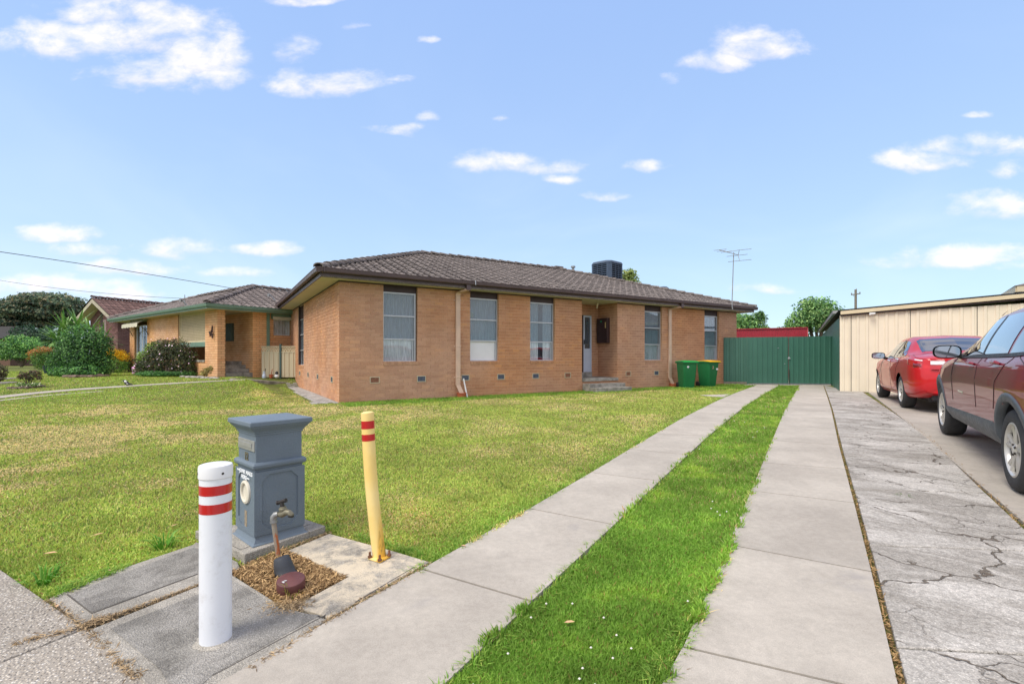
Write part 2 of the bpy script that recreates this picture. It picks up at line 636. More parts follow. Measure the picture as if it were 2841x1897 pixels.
def glass_mat(name, tint, refl=1.0, alpha=0.5, dif=0.22):
    """A pane: part see-through with a tint, part mirror by angle."""
    m = NT(name)
    t = m.node('ShaderNodeBsdfTransparent')
    t.inputs[0].default_value = (*tint, 1)
    d = m.node('ShaderNodeBsdfDiffuse')
    d.inputs[0].default_value = (tint[0] * dif, tint[1] * dif, tint[2] * dif * 1.08, 1)
    g = m.node('ShaderNodeBsdfGlossy')
    g.inputs[0].default_value = (0.9, 0.95, 1, 1)
    g.inputs[1].default_value = 0.02
    s1 = m.node('ShaderNodeMixShader')
    s1.inputs[0].default_value = 1 - alpha
    m.t.links.new(t.outputs[0], s1.inputs[1])
    m.t.links.new(d.outputs[0], s1.inputs[2])
    fr = m.node('ShaderNodeFresnel')
    fr.inputs[0].default_value = 1.6
    f = m.math('ADD', m.math('MULTIPLY', fr.outputs[0], refl), 0.05 * refl, True)
    s2 = m.node('ShaderNodeMixShader')
    m.t.links.new(f, s2.inputs[0])
    m.t.links.new(s1.outputs[0], s2.inputs[1])
    m.t.links.new(g.outputs[0], s2.inputs[2])
    bn = m.node('ShaderNodeBump')
    bn.inputs['Distance'].default_value = 0.004
    bn.inputs['Strength'].default_value = 0.25
    m.t.links.new(m.noise(1.8, 2.0), bn.inputs['Height'])
    m.t.links.new(bn.outputs[0], g.inputs['Normal'])
    m.t.links.new(s2.outputs[0], m.out.inputs[0])
    return m.m


M['glass'] = glass_mat('window_glass', (0.97, 0.985, 0.99), 0.6, 0.985)
M['screen'] = glass_mat('insect_screened_glass', (0.80, 0.87, 0.90), 0.5, 0.76, 0.30)
M['carglass'] = glass_mat('car_glass', (0.10, 0.13, 0.15), 1.6, 0.5)
cm_ = NT('sheer_curtain')
cm_.set(color=cm_.hsv((0.86, 0.87, 0.88), 0.5, 1.0, cm_.ramp(cm_.noise(5.0, 3.0, vec=cm_.scaled(cm_.pos, (9, 9, 0.6))), 0.3, 0.7, 0.72, 1.1)), rough=0.9)
M['curtain'] = cm_.m

# ------------------------------------------------------------------ ground and paving
def concrete(name, c_lo, c_hi, rough=0.9, big=0.8, speck=0.10, bump=0.003, stain=None, rot=0.0):
    m = NT(name)
    n = m.noise(big, 5.0, 0.6)
    c = m.mix(m.ramp(n, 0.30, 0.70), c_lo, c_hi)
    c = m.hsv(c, 0.5, 1.0, m.ramp(m.noise(220.0, 3.0, 0.8), 0.3, 0.7, 1 - speck, 1 + speck))
    c = m.hsv(c, 0.5, 1.0, m.ramp(m.noise(26.0, 4.0, 0.7), 0.3, 0.7, 0.94, 1.06))
    c = m.hsv(c, 0.5, 1.0, m.ramp(m.noise(3.1, 6.0, 0.7, dist=0.7), 0.3, 0.7, 0.93, 1.05))
    if stain:
        c = m.mix(m.math('MULTIPLY', m.ramp(m.noise(1.7, 4.0, 0.7, dist=0.5), 0.60, 0.76), 0.6), c, stain)
    r = m.orand()
    c = m.hsv(c, 0.5, 1.0, m.ramp(r, 0, 1, 0.96, 1.04))
    m.set(color=c, rough=rough, spec=0.25)
    m.bump(m.noise(260.0, 3.0, 0.8), bump)
    return m.m


M['drive'] = concrete('smooth_concrete', srgb(166, 159, 148), srgb(183, 176, 164), 0.88, 1.1, 0.13, 0.002, srgb(150, 146, 142))
M['drive_next'] = concrete('warm_smooth_concrete', srgb(162, 155, 144), srgb(178, 170, 158), 0.88, 1.1, 0.07, 0.002, srgb(150, 142, 134))
M['step'] = concrete('weathered_step_concrete', srgb(120, 118, 110), srgb(170, 166, 156), 0.92, 5.0, 0.12, 0.004, srgb(84, 82, 76))


def aged_concrete(name, base_lo, base_hi, dark, pale=None):
    """Coarse old concrete: pits between sand grains, blackened film, pale worn places."""
    m = NT(name)
    c = m.mix(m.ramp(m.noise(2.6, 5.0, 0.65), 0.3, 0.7), base_lo, base_hi)
    blot = m.ramp(m.noise(4.5, 6.0, 0.7, dist=0.6), 0.42, 0.62)
    c = m.mix(m.math('MULTIPLY', blot, 0.55), c, dark)
    v = m.voro(150.0)
    c = m.hsv(c, 0.5, 1.0, m.ramp(v, 0.05, 0.5, 1.20, 0.66))
    c = m.hsv(c, 0.5, 1.0, m.ramp(m.noise(90.0, 4.0, 0.8), 0.32, 0.68, 0.80, 1.2))
    if pale is not None:
        f = m.ramp(m.noise(8.5, 7.0, 0.72, dist=0.4), 0.36, 0.60)
        c = m.mix(m.math('MULTIPLY', f, 0.8), c, pale)
    m.set(color=c, rough=0.95, spec=0.2)
    h = m.math('ADD', m.math('MULTIPLY', v, -0.7), m.noise(60.0, 4.0, 0.7))
    m.bump(h, 0.006)
    return m.m


M['pad_grey'] = aged_concrete('old_grey_concrete', srgb(158, 155, 147), srgb(186, 182, 174), srgb(112, 109, 103))
M['pad_edge'] = aged_concrete('old_pale_edge_concrete', srgb(186, 181, 169), srgb(202, 196, 184), srgb(152, 147, 137))
M['pad_pale'] = aged_concrete('worn_cream_concrete', srgb(178, 172, 160), srgb(200, 193, 180), srgb(142, 137, 127), srgb(222, 208, 182))


def aggregate(name):
    """Exposed pebble concrete: rounded stones of many greys and creams in cement."""
    m = NT(name)
    v = m.voro(85.0)
    cr = m.voro(85.0, out='Color')
    s_ = m.node('ShaderNodeSeparateColor')
    m.t.links.new(cr, s_.inputs[0])
    stone = m.mix(m.ramp(s_.outputs[0], 0.1, 0.9), srgb(156, 147, 134), srgb(206, 198, 184))
    stone = m.mix(m.ramp(s_.outputs[1], 0.84, 0.96), stone, srgb(216, 211, 202))
    stone = m.mix(m.ramp(s_.outputs[2], 0.84, 0.95), stone, srgb(122, 117, 110))
    c = m.mix(m.ramp(v, 0.34, 0.62), stone, srgb(150, 143, 132))
    c = m.hsv(c, 0.5, 1.0, m.ramp(m.noise(1.3, 4.0), 0.3, 0.7, 0.86, 1.12))
    m.set(color=c, rough=0.9, spec=0.3)
    m.bump(m.ramp(v, 0.0, 0.6, 1.0, 0.0), 0.006)
    return m.m


M['aggregate'] = aggregate('exposed_pebble_concrete')


def cracked(name, ang):
    """Worn strip of old concrete: washed out cement, dark moss film, long cracks and fine crazing."""
    m = NT(name)
    p = m.rotz(m.pos, ang)
    c = m.mix(m.ramp(m.noise(1.5, 5.0, 0.65), 0.3, 0.7), srgb(190, 185, 176), srgb(216, 211, 202))
    film = m.ramp(m.noise(1.1, 6.0, 0.7, vec=m.scaled(p, (0.8, 2.0, 1)), dist=0.8), 0.42, 0.60)
    c = m.mix(m.math('MULTIPLY', film, 0.62), c, srgb(142, 136, 126))
    v = m.voro(110.0)
    c = m.hsv(c, 0.5, 1.0, m.ramp(v, 0.05, 0.5, 1.14, 0.76))
    c = m.hsv(c, 0.5, 1.0, m.ramp(m.noise(130.0, 3.0, 0.8), 0.3, 0.7, 0.80, 1.18))
    c = m.hsv(c, 0.5, 1.0, m.ramp(m.noise(38.0, 4.0, 0.75), 0.34, 0.66, 0.76, 1.14))
    wob = m.node('ShaderNodeVectorMath', operation='ADD')
    nz = m.node('ShaderNodeTexNoise')
    nz.inputs['Scale'].default_value = 3.4
    nz.inputs['Detail'].default_value = 5.0
    m.t.links.new(p, nz.inputs['Vector'])
    sc_ = m.node('ShaderNodeVectorMath', operation='SCALE')
    sc_.inputs['Scale'].default_value = 0.42
    m.t.links.new(nz.outputs['Color'], sc_.inputs[0])
    m.t.links.new(p, wob.inputs[0])
    m.t.links.new(sc_.outputs[0], wob.inputs[1])
    e1 = m.voro(0.85, 'DISTANCE_TO_EDGE', vec=m.scaled(wob.outputs[0], (0.85, 1.15, 1)))
    e2 = m.voro(2.6, 'DISTANCE_TO_EDGE', vec=m.scaled(wob.outputs[0], (0.9, 1.2, 1)))
    k1 = m.math('MULTIPLY', m.ramp(e1, 0.002, 0.008, 1.0, 0.0), m.ramp(m.noise(3.0, 3.0), 0.35, 0.5))
    k2 = m.math('MULTIPLY', m.ramp(e2, 0.002, 0.014, 1.0, 0.0), m.ramp(m.noise(0.9, 2.0), 0.45, 0.62))
    k = m.math('MAXIMUM', k1, m.math('MULTIPLY', k2, 0.8))
    c = m.mix(m.math('MULTIPLY', k, 0.8), c, srgb(84, 72, 58))
    m.set(color=c, rough=0.95, spec=0.2)
    h = m.math('SUBTRACT', m.math('MULTIPLY', m.noise(70.0, 4.0, 0.7), 0.7), m.math('ADD', m.math('MULTIPLY', v, 0.5), m.math('MULTIPLY', k, 2.0)))
    m.bump(h, 0.007)
    return m.m


def soil_mat():
    m = NT('lawn_soil')
    n = m.noise(1.1, 5.0, 0.6)
    c = m.mix(m.ramp(n, 0.3, 0.7), (0.100, 0.120, 0.030), (0.230, 0.200, 0.090))
    c = m.mix(m.ramp(m.noise(30.0, 5.0, 0.8), 0.35, 0.65), c, (0.120, 0.170, 0.035))
    c = m.hsv(c, 0.5, 1.0, m.ramp(m.noise(140.0, 3.0, 0.8), 0.3, 0.7, 0.7, 1.35))
    m.set(color=c, rough=1.0, spec=0.1)
    m.bump(m.noise(120.0, 4.0, 0.8), 0.01)
    return m.m


M['soil'] = soil_mat()
# one ground sheet out to the horizon, finer close by
ax_ = np.concatenate([-np.geomspace(500, 26, 14), np.linspace(-25, 25, 101), np.geomspace(26, 500, 14)])
ay_ = np.concatenate([-np.geomspace(300, 6, 10), np.linspace(-5, 45, 101), np.geomspace(47, 700, 14)])
gx, gy = np.meshgrid(ax_, ay_)
gv = np.stack([gx.ravel(), gy.ravel(), gz(gx, gy).ravel()], 1)
nx, ny = len(ax_), len(ay_)
ii = (np.arange(ny - 1)[:, None] * nx + np.arange(nx - 1)[None, :]).ravel()
ground = np_mesh('ground', gv, np.stack([ii, ii + 1, ii + nx + 1, ii + nx], 1), M['soil'], smooth=True)
tag(ground, kind='structure')

HARD = []            # plan polygons where no grass grows
TH = 0.03


def slab(name, poly, mat, parent, top=TH, gap=0.008, depth=0.14, hard=True, bevel=0.006, label=None):
    """One concrete panel: its plan polygon pulled in by the joint, laid to the fall of the ground."""
    c = sum((Vector((p[0], p[1], 0)) for p in poly), Vector()) / len(poly)
    if hard:
        HARD.append([(p[0], p[1]) for p in poly])
    q = []
    for p in poly:
        d = Vector((p[0] - c.x, p[1] - c.y, 0))
        q.append(Vector((p[0], p[1], 0)) - d.normalized() * gap)
    n = len(q)
    t = [Vector((p.x, p.y, float(gz(p.x, p.y)) + top)) for p in q]
    mb = MB()
    mb.add([p - Vector((0, 0, depth)) for p in t] + t, [tuple(reversed(range(n))), tuple(range(n, 2 * n))] + [(i, (i + 1) % n, (i + 1) % n + n, i + n) for i in range(n)])
    o = mb.build(name, mat, parent, bevel=bevel or 0.0)
    if label:
        o['label'] = label
    return o


def lerp(a, b, t):
    return a + (b - a) * t


class Edge:
    """A paving edge through ground points; p(y) gives the point at depth y, carried on straight beyond both ends."""

    def __init__(self, px):
        self.q = sorted([G(*p) for p in px], key=lambda v: v.y)

    def p(self, y):
        q = self.q
        i = 0
        while i < len(q) - 2 and q[i + 1].y < y:
            i += 1
        a, b = q[i], q[i + 1]
        t = (y - a.y) / (b.y - a.y)
        return Vector((a.x + (b.x - a.x) * t, y, 0))


eLL = Edge([(1240, 1550), (1468, 1420), (1639, 1318), (1746.6, 1251.7), (1891, 1165), (2024, 1098.7), (2085, 1075.8)])
eLR = Edge([(1264, 1890), (1472, 1687), (1705, 1466), (1831, 1341.7), (1965, 1215), (2077.6, 1121.7), (2159, 1072)])
eRL = Edge([(1846, 1897), (1893.6, 1811), (2018.8, 1522), (2082.7, 1369.5), (2141, 1229), (2177, 1142), (2218, 1073)])
eRR = Edge([(2489.6, 1897), (2419.6, 1599.4), (2371, 1404), (2328, 1240.5), (2307.4, 1142), (2285.7, 1074.5)])
eCR = Edge([(2841, 1476.7), (2775.7, 1416), (2668.6, 1309), (2588, 1233), (2517, 1175), (2454, 1131), (2394, 1090)])


def joints(l, r):
    return [(G(*a).y, G(*b).y) for a, b in zip(l, r)]


driveway = thing('driveway', (0, 0, 0), None, None)
tag(driveway, kind='structure')


M['joint'] = plain('joint_shade', srgb(70, 64, 58), 0.95, 0.2, 20.0)  # dark colour standing in for the shade down deep joints


def strip_slabs(el, er, js, y0, yend, mat, name, parent, joint=True):
    js = [(y0, y0)] + js + [(yend, yend)]
    for (a, b), (c, d) in zip(js[:-1], js[1:]):
        n = max(1, int((c - a) / 1.2))
        left = [el.p(lerp(a, c, k / n)) for k in range(n + 1)]
        right = [er.p(lerp(b, d, k / n)) for k in range(n + 1)]
        slab(name, left + right[::-1], mat, parent, bevel=0.0 if joint else 0.006)
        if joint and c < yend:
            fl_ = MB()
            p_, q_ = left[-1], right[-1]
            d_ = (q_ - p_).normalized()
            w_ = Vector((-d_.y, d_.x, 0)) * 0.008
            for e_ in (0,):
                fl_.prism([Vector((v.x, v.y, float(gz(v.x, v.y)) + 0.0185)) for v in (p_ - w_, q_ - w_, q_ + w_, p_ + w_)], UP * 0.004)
            fl_.build('joint_shade_strip', M['joint'], parent)  # painted strip in place of the gap's own shade


jl = joints([(1180, 1591), (1468, 1420), (1639, 1318), (1746, 1252), (1825.5, 1208), (1896, 1170), (1932, 1148), (1983, 1119)],
            [(1463, 1683), (1705, 1466), (1831, 1342), (1910, 1267.5), (1962.6, 1213.7), (1998, 1175), (2036.7, 1151.6), (2077.5, 1122)])
jr = joints([(1893.6, 1811), (2012.8, 1522), (2082.7, 1369.5), (2118, 1290), (2144, 1226.5), (2167, 1184), (2174.6, 1162), (2183.5, 1142), (2196, 1115), (2206, 1095)],
            [(2176.7 + 285, 1897 + 62), (2419.6, 1599.4), (2371, 1404), (2347, 1308), (2326.6, 1240.5), (2317.7, 1194.5), (2311, 1165), (2307, 1145), (2300, 1117), (2292, 1097)])
GATE_Y = 18.35
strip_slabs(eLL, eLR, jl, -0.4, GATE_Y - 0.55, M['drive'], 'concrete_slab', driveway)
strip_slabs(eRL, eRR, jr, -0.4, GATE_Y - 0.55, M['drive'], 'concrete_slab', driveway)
slab('concrete_slab', [eLL.p(GATE_Y - 0.53) + Vector((-0.45, 0.1, 0)), eRR.p(GATE_Y - 0.53) + Vector((0.3, 0, 0)), eRR.p(GATE_Y + 3.0) + Vector((0.3, 0, 0)), eLL.p(GATE_Y + 3.0)], M['drive'], driveway)
# the walk from the steps to the driveway
slab('concrete_slab', [Vector(G(*p)) for p in ((1940, 1096.5), (2030, 1094), (2008, 1103), (1960, 1099.5))], M['drive'], driveway, top=0.012)

old_strip = thing('old_concrete_strip', (0, 0, 0), None, None)
tag(old_strip, kind='structure')
M['cracked'] = cracked('cracked_old_concrete', R(31))


class Shift:
    def __init__(self, e, dx):
        self.e, self.dx = e, dx

    def p(self, y):
        return self.e.p(y) + Vector((self.dx, 0, 0))


eCL = Shift(eRR, 0.026)
jc = [(y, y - 0.10) for y in (0.7, 2.05, 3.1, 4.3, 5.6, 6.9, 8.6, 10.2, 12.0)]
strip_slabs(eCL, eCR, jc, -0.4, G(2394, 1089).y, M['cracked'], 'worn_slab', old_strip, False)
far_l = G(2394, 1089).y
slab('worn_slab', [eCL.p(far_l + 0.02), eCR.p(far_l + 0.02), G(2345, 1089), G(2329, 1086), G(2318, 1078), eCL.p(GATE_Y - 0.6)], M['cracked'], old_strip)

next_drive = thing('next_door_driveway', (0, 0, 0), None, None)
tag(next_drive, kind='structure')
ang = math.atan2(eCR.p(10).x - eCR.p(3).x, 7.0)
dvec = Vector((math.sin(ang), math.cos(ang), 0))
pvec = Vector((math.cos(ang), -math.sin(ang), 0))
o0 = eCR.p(3.0) + Vector((0.05, 0, 0))
ts = [-4.0, -1.3] + [((G(*p).y - 3.0) / dvec.y) for p in ((2796, 1427), (2674.6, 1312), (2599, 1240))] + [6.0, 7.9, 9.8, 11.7, 13.9]
for a, b in zip(ts[:-1], ts[1:]):
    for k in range(2):
        slab('concrete_slab', [o0 + dvec * a + pvec * (k * 1.75), o0 + dvec * a + pvec * (k * 1.75 + 1.75), o0 + dvec * b + pvec * (k * 1.75 + 1.75), o0 + dvec * b + pvec * k * 1.75], M['drive_next'], next_drive)

footpath = thing('footpath', (0, 0, 0), None, None)
tag(footpath, kind='structure')
fa, fb, fc = G(130, 1671), G(247, 1766), G(-160, 1478)
fdir = (fb - fc).normalized()
fdir.z = 0
fperp = Vector((-fdir.y, fdir.x, 0))
if fperp.y > 0:
    fperp = -fperp
j0 = G(240, 1753)
j0 = Vector((j0.x, j0.y, 0))
fstep = 1.55
for k in range(-4, 3):
    a = j0 + fdir * (k * fstep)
    b = j0 + fdir * ((k + 1) * fstep)
    slab('pebble_slab', [a, b, b + fperp * 1.5, a + fperp * 1.5], M['aggregate'], footpath, top=0.022, gap=0.007)

pads = thing('letterbox_pad', (0, 0, 0), None, None)
tag(pads, kind='structure')


def px_poly(pts):
    return [G(*p) for p in pts]


PIT = [(640, 1596), (786, 1531), (962, 1613), (790, 1698)]
P_A = [(134, 1672), (238, 1754), (558, 1629), (668, 1588), (661, 1569), (545, 1512), (536, 1520), (330, 1590)]
P_B = [(246, 1763), (560, 1634), (639, 1603), (779, 1691), (806, 1702), (912, 1733), (651, 1897), (520, 2000), (470, 2010), (385, 1897)]
P_D = [(797, 1537), (913, 1489), (1100, 1540), (1196, 1570), (1060, 1645), (916, 1731), (812, 1698), (968, 1613)]
P_C = [(538, 1496), (677, 1567), (907, 1482), (822, 1452)]
slab('pad_slab', px_poly(P_A), M['pad_edge'], pads, top=0.026, gap=0.003, label='long grey pad slab along the lawn edge')
slab('pad_slab', px_poly(P_B), M['pad_edge'], pads, top=0.028, gap=0.003, label='dark grey pad slab round the white bollard')
slab('pad_slab', px_poly(P_D), M['pad_pale'], pads, top=0.028, label='cream stained pad slab under the yellow post')
plinth = slab('plinth_slab', px_poly(P_C), M['pad_edge'], pads, top=0.062, label='raised pale slab that carries the letterbox')
HARD.append([tuple(p)[:2] for p in px_poly(PIT)])
HARD.append([tuple(p)[:2] for p in px_poly([(134, 1672), (247, 1766), (385, 1897), (560, 2000), (916, 1731), (968, 1613), (797, 1537), (670, 1565)])])
for fp_, tp_ in (([(190, 1666), (330, 1606), (538, 1529), (640, 1566), (548, 1604), (255, 1713)], 0.026), ([(306, 1760), (562, 1658), (640, 1620), (772, 1700), (800, 1714), (888, 1722), (590, 1891), (500, 1980), (444, 1876)], 0.028)):
    w_ = px_poly(fp_)
    mb = MB()
    mb.prism([Vector((p.x, p.y, float(gz(p.x, p.y)) + tp_ - 0.01)) for p in w_], UP * 0.0125)
    mb.build('coarse_field', M['pad_grey'], pads, bevel=0.002)
# troweled border grooves of the pads: thin recess lines cut between a border strip and the field
M['groove'] = plain('groove_dirt', srgb(88, 84, 78), 0.95, 0.2, 20.0)
for pts in ([(187, 1662), (255, 1716), (548, 1605)], [(318, 1766), (458, 1872)], [(590, 1893), (905, 1720)], [(560, 1500), (668, 1552), (860, 1478)], [(985, 1685), (1150, 1585)]):
    w = [G(*p) for p in pts]
    dz = 0.0585 if pts[0][1] == 1500 else 0.0245
    mb = MB()
    mb.tube([Vector((p.x, p.y, float(gz(p.x, p.y)) + dz)) for p in w], 0.0052, 6)
    mb.build('groove', M['groove'], pads)

# ------------------------------------------------------------------ the brick house
A2 = Vector((-4.077, 11.293, 0))
D1, D2 = Vector((0.853, 0.522, 0)).normalized(), None
D2 = Vector((-D1.y, D1.x, 0))
UP = Vector((0, 0, 1))
HW, HD = 15.42, 9.36
CH = 0.0871
NC = 33
WALL_T = NC * CH + 0.005


def H(u, v, z):
    return A2 + D1 * u + D2 * v + UP * z


def u_at(px, v=0.0):
    """Where the view through a photo column meets the plane v of the house."""
    k = (px - CX) / FOC
    o = A2 + D2 * v
    return (k * o.y - o.x) / (D1.x - k * D1.y)


def v_at(px, u):
    k = (px - CX) / FOC
    o = A2 + D1 * u
    return (k * o.y - o.x) / (D2.x - k * D2.y)


def zu(px, py, v=0.0):
    return zat(py, H(u_at(px, v), v, 0).y)


house = thing('brick_house', A2, 'low brown brick house with dark tiled hip roof behind the lawn', 'house')
BRICKS = []      # (pixel size, centre, along, out, length)


def brick_wall(records, o, along, out, length, zlo, n, ch, openings, pitch=0.24, proud=0.0):
    """Courses of stretcher bond around the openings: records every brick face."""
    for r in range(n):
        z = zlo + (r + 0.5) * ch
        u = -pitch / 2 if r % 2 else 0.0
        while u < length:
            a, b = max(u, 0), min(u + pitch, length)
            u += pitch
            segs = [(a, b)]
            for (u0, u1, z0, z1) in openings:
                if z0 < z < z1:
                    ns = []
                    for s0, s1 in segs:
                        if u1 <= s0 or u0 >= s1:
                            ns.append((s0, s1))
                        else:
                            if u0 > s0:
                                ns.append((s0, u0))
                            if u1 < s1:
                                ns.append((u1, s1))
                    segs = ns
            for s0, s1 in segs:
                if s1 - s0 > 0.03:
                    records.append((o + along * ((s0 + s1) / 2) + UP * z, along, out, s1 - s0 - 0.011))


def flush_bricks(records, parent, key, ch, limit=300, name='brick'):
    """The largest in view as parts of their own, the rest joined."""
    eye = Vector((0, 0, CAMH))
    sized = []
    for r in records:
        c, al, out, L = r
        d = c - eye
        facing = -d.dot(out)
        s = L * facing / d.length ** 3 if facing > 0 and d.y > 0.5 else 0.0
        sx = (c.x / c.y * FOC + CX) if c.y > 0.1 else 9e9
        if not (-20 < sx < 2861):
            s = 0.0
        sized.append((s, r))
    sized.sort(key=lambda t: -t[0])
    mb = MB()
    mb.obox((-0.5, -0.028, -(ch - 0.0105) / 2), (1, 0, 0), (0, 0.03, 0), (0, 0, ch - 0.0105))
    o0_ = mb.build('brick_shape', M['brick_' + key])
    me = o0_.data
    bpy.data.objects.remove(o0_)
    me.name = name
    verts, faces, cols = [], [], []
    for i, (s, (c, al, out, L)) in enumerate(sized):
        jit = random.uniform(-0.0012, 0.0012)
        if i < limit and s > 0:
            # local y axis points out of the wall
            inst(name, me, parent, frame_m(c + out * jit, al * L, out, UP))
        else:
            b = len(verts)
            hh = (ch - 0.0105) / 2
            for y in (-0.028, 0.002 + jit):
                for sx, sz in ((-1, -1), (1, -1), (1, 1), (-1, 1)):
                    verts.append(c + al * (sx * L / 2) + out * y + UP * (sz * hh))
            faces += [(b + 4, b + 5, b + 6, b + 7), (b, b + 1, b + 5, b + 4), (b + 1, b + 2, b + 6, b + 5), (b + 2, b + 3, b + 7, b + 6), (b + 3, b, b + 4, b + 7)]
            rr = random.random()
            cols += [(rr, rr, rr)] * 8
    if verts:
        o = np_mesh(name, verts, faces, M['brickstuff_' + key], parent, np.array(cols))
        tag(o, kind='stuff')
        return o


def backing(mb, o, along, out, length, z0, z1, openings, thick=0.2, rec=0.006):
    """Mortar core of a wall, cut round its openings."""
    us = sorted({0.0, length, *[max(0, min(length, t)) for op in openings for t in op[:2]]})
    for a, b in zip(us[:-1], us[1:]):
        if b - a < 1e-4:
            continue
        mid = (a + b) / 2
        cuts = sorted([(max(z0, op[2]), min(z1, op[3])) for op in openings if op[0] < mid < op[1]])
        z = z0
        for c0, c1 in cuts + [(z1, z1)]:
            if c0 - z > 1e-3:
                mb.obox(o + along * a - out * (thick + rec) + UP * z, along * (b - a), out * thick, UP * (c0 - z))
            z = max(z, c1)


# openings in the front wall, from their photo columns: (left px, right px, frame right px, top px at left, bottom px at left)
WIN = [(1063.7, 1159.0, 1151.5, 807.6, 1005.7, 0.085), (1304.6, 1383.8, 1378.8, 824.7, 1004.2, 0.085), (1471.2, 1539.9, 1533.8, 837.0, 1002.8, 0.085),
       (1788.7, 1837.0, 1832.0, 861.5, 1001.5, 0.085), (1954.7, 1995.4, 1988.5, 874.5, 999.0, 0.085)]
ops = []
wins = []
for (l, r, fr, t, b, dep) in WIN:
    u0, u1 = u_at(l), u_at(r)
    z1, z0 = zu(l, t), zu(l, b)
    z0 = round(z0 / CH) * CH
    wins.append((u0, u1, z0, z1))
    ops.append((u0, u1, z0 - CH, 9.9))
UPL, UPR = u_at(1614.7), u_at(1713.0)
FLOOR = 0.40
ops_front = ops + [(UPL, UPR, -9, 9.9)]
FN = -D2
recs = []
brick_wall(recs, A2, D1, FN, HW, 0.0, NC, CH, ops_front)
core = MB()
backing(core, A2, D1, FN, HW, -0.3, WALL_T, ops_front)
# left wall with one window
LN = -D1
vl0, vl1 = v_at(842.5, 0.0), v_at(826.5, 0.0)
zl = zat(1013, H(0, vl1, 0).y)
zl0 = round(zl / CH) * CH
ops_left = [(vl0, vl1, zl0 - CH, 9.9)]
recs2 = []
brick_wall(recs, A2, D2, LN, HD, 0.0, NC, CH, ops_left)
backing(core, A2 + D2 * 0.2, D2, LN, HD - 0.2, -0.3, WALL_T, [(a - 0.2, b - 0.2, c, d) for a, b, c, d in ops_left], thick=0.2)
# right and rear walls
brick_wall(recs, H(HW, 0, 0), D2, D1, HD, 0.0, NC, CH, [])
backing(core, H(HW, 0.2, 0), D2, D1, HD - 0.2, -0.3, WALL_T, [])
backing(core, H(0.2, HD, 0), D1, D2, HW - 0.4, -0.3, WALL_T, [])
# porch: side returns and back wall with the door
PD = v_at(1659.6, UPR)
ud0, ud1 = u_at(1613.0, PD), u_at(1642.0, PD)
ops_back = [(0.0, ud1 - UPL, FLOOR - 0.02, 2.52)]
brick_wall(recs, H(UPL, PD, 0), D1, FN, UPR - UPL, FLOOR - 0.05, 29, CH, ops_back)
backing(core, H(UPL, PD, 0), D1, FN, UPR - UPL, -0.2, WALL_T, ops_back)
brick_wall(recs, H(UPR, 0, 0), D2, -D1, PD, FLOOR - 0.05, 29, CH, [])
backing(core, H(UPR, 0.2, 0), D2, -D1, PD + 0.05, -0.2, WALL_T, [], thick=0.18)
brick_wall(recs, H(UPL, 0, 0), D2, D1, PD, FLOOR - 0.05, 29, CH, [])
backing(core, H(UPL, 0.2, 0), D2, D1, PD + 0.05, -0.2, WALL_T, [], thick=0.18)
brick_wall(recs, H(UPL, -0.001, 0), D1, FN, UPR - UPL, 0.0, 4, CH, [])
backing(core, H(UPL, -0.001, 0), D1, FN, UPR - UPL, -0.2, 4 * CH, [], thick=0.15)
# reveals of the openings show brick ends
for (u0, u1, z0, z1) in wins:
    brick_wall(recs, H(u1, 0.003, 0), D2, -D1, 0.075, z0, int((WALL_T - z0) / CH), CH, [], pitch=0.0801)
core.build('mortar_core', M['mortar_our'], house)
# brick sills on edge
sill_me = None


def add_sill(o, along, out, length, z, parent, key):
    """Row of bricks on edge under a window, sloping out a little."""
    n = max(3, round(length / 0.0895))
    w = length / n
    s = MB()
    s.obox(o + along * 0.002 - out * 0.09 + UP * (z - 0.085), along * (length - 0.004), out * 0.094, UP * 0.078)
    so = s.build('sill', M['mortar_' + ('our' if key == 'our' else key)], parent)
    b = MB()
    b.obox((-0.5, -0.10, -0.042), (1, 0, 0), (0, 0.114, 0), (0, 0, 0.084))
    bo = b.build('sill_brick_shape', M['brick_' + key])
    me = bo.data
    bpy.data.objects.remove(bo)
    t = (out + UP * -0.12).normalized()
    upv = (UP + out * 0.12).normalized()
    for k in range(n):
        inst('sill_brick', me, so, frame_m(o + along * ((k + 0.5) * w) + UP * (z - 0.040), along * (w - 0.008), t, upv))
    return so


for (u0, u1, z0, z1) in wins:
    add_sill(H(u0, 0, 0), D1, FN, u1 - u0 + 0.03, z0, house, 'our')
add_sill(H(0, vl0 - 0.02, 0), D2, LN, vl1 - vl0 + 0.04, zl0, house, 'our')


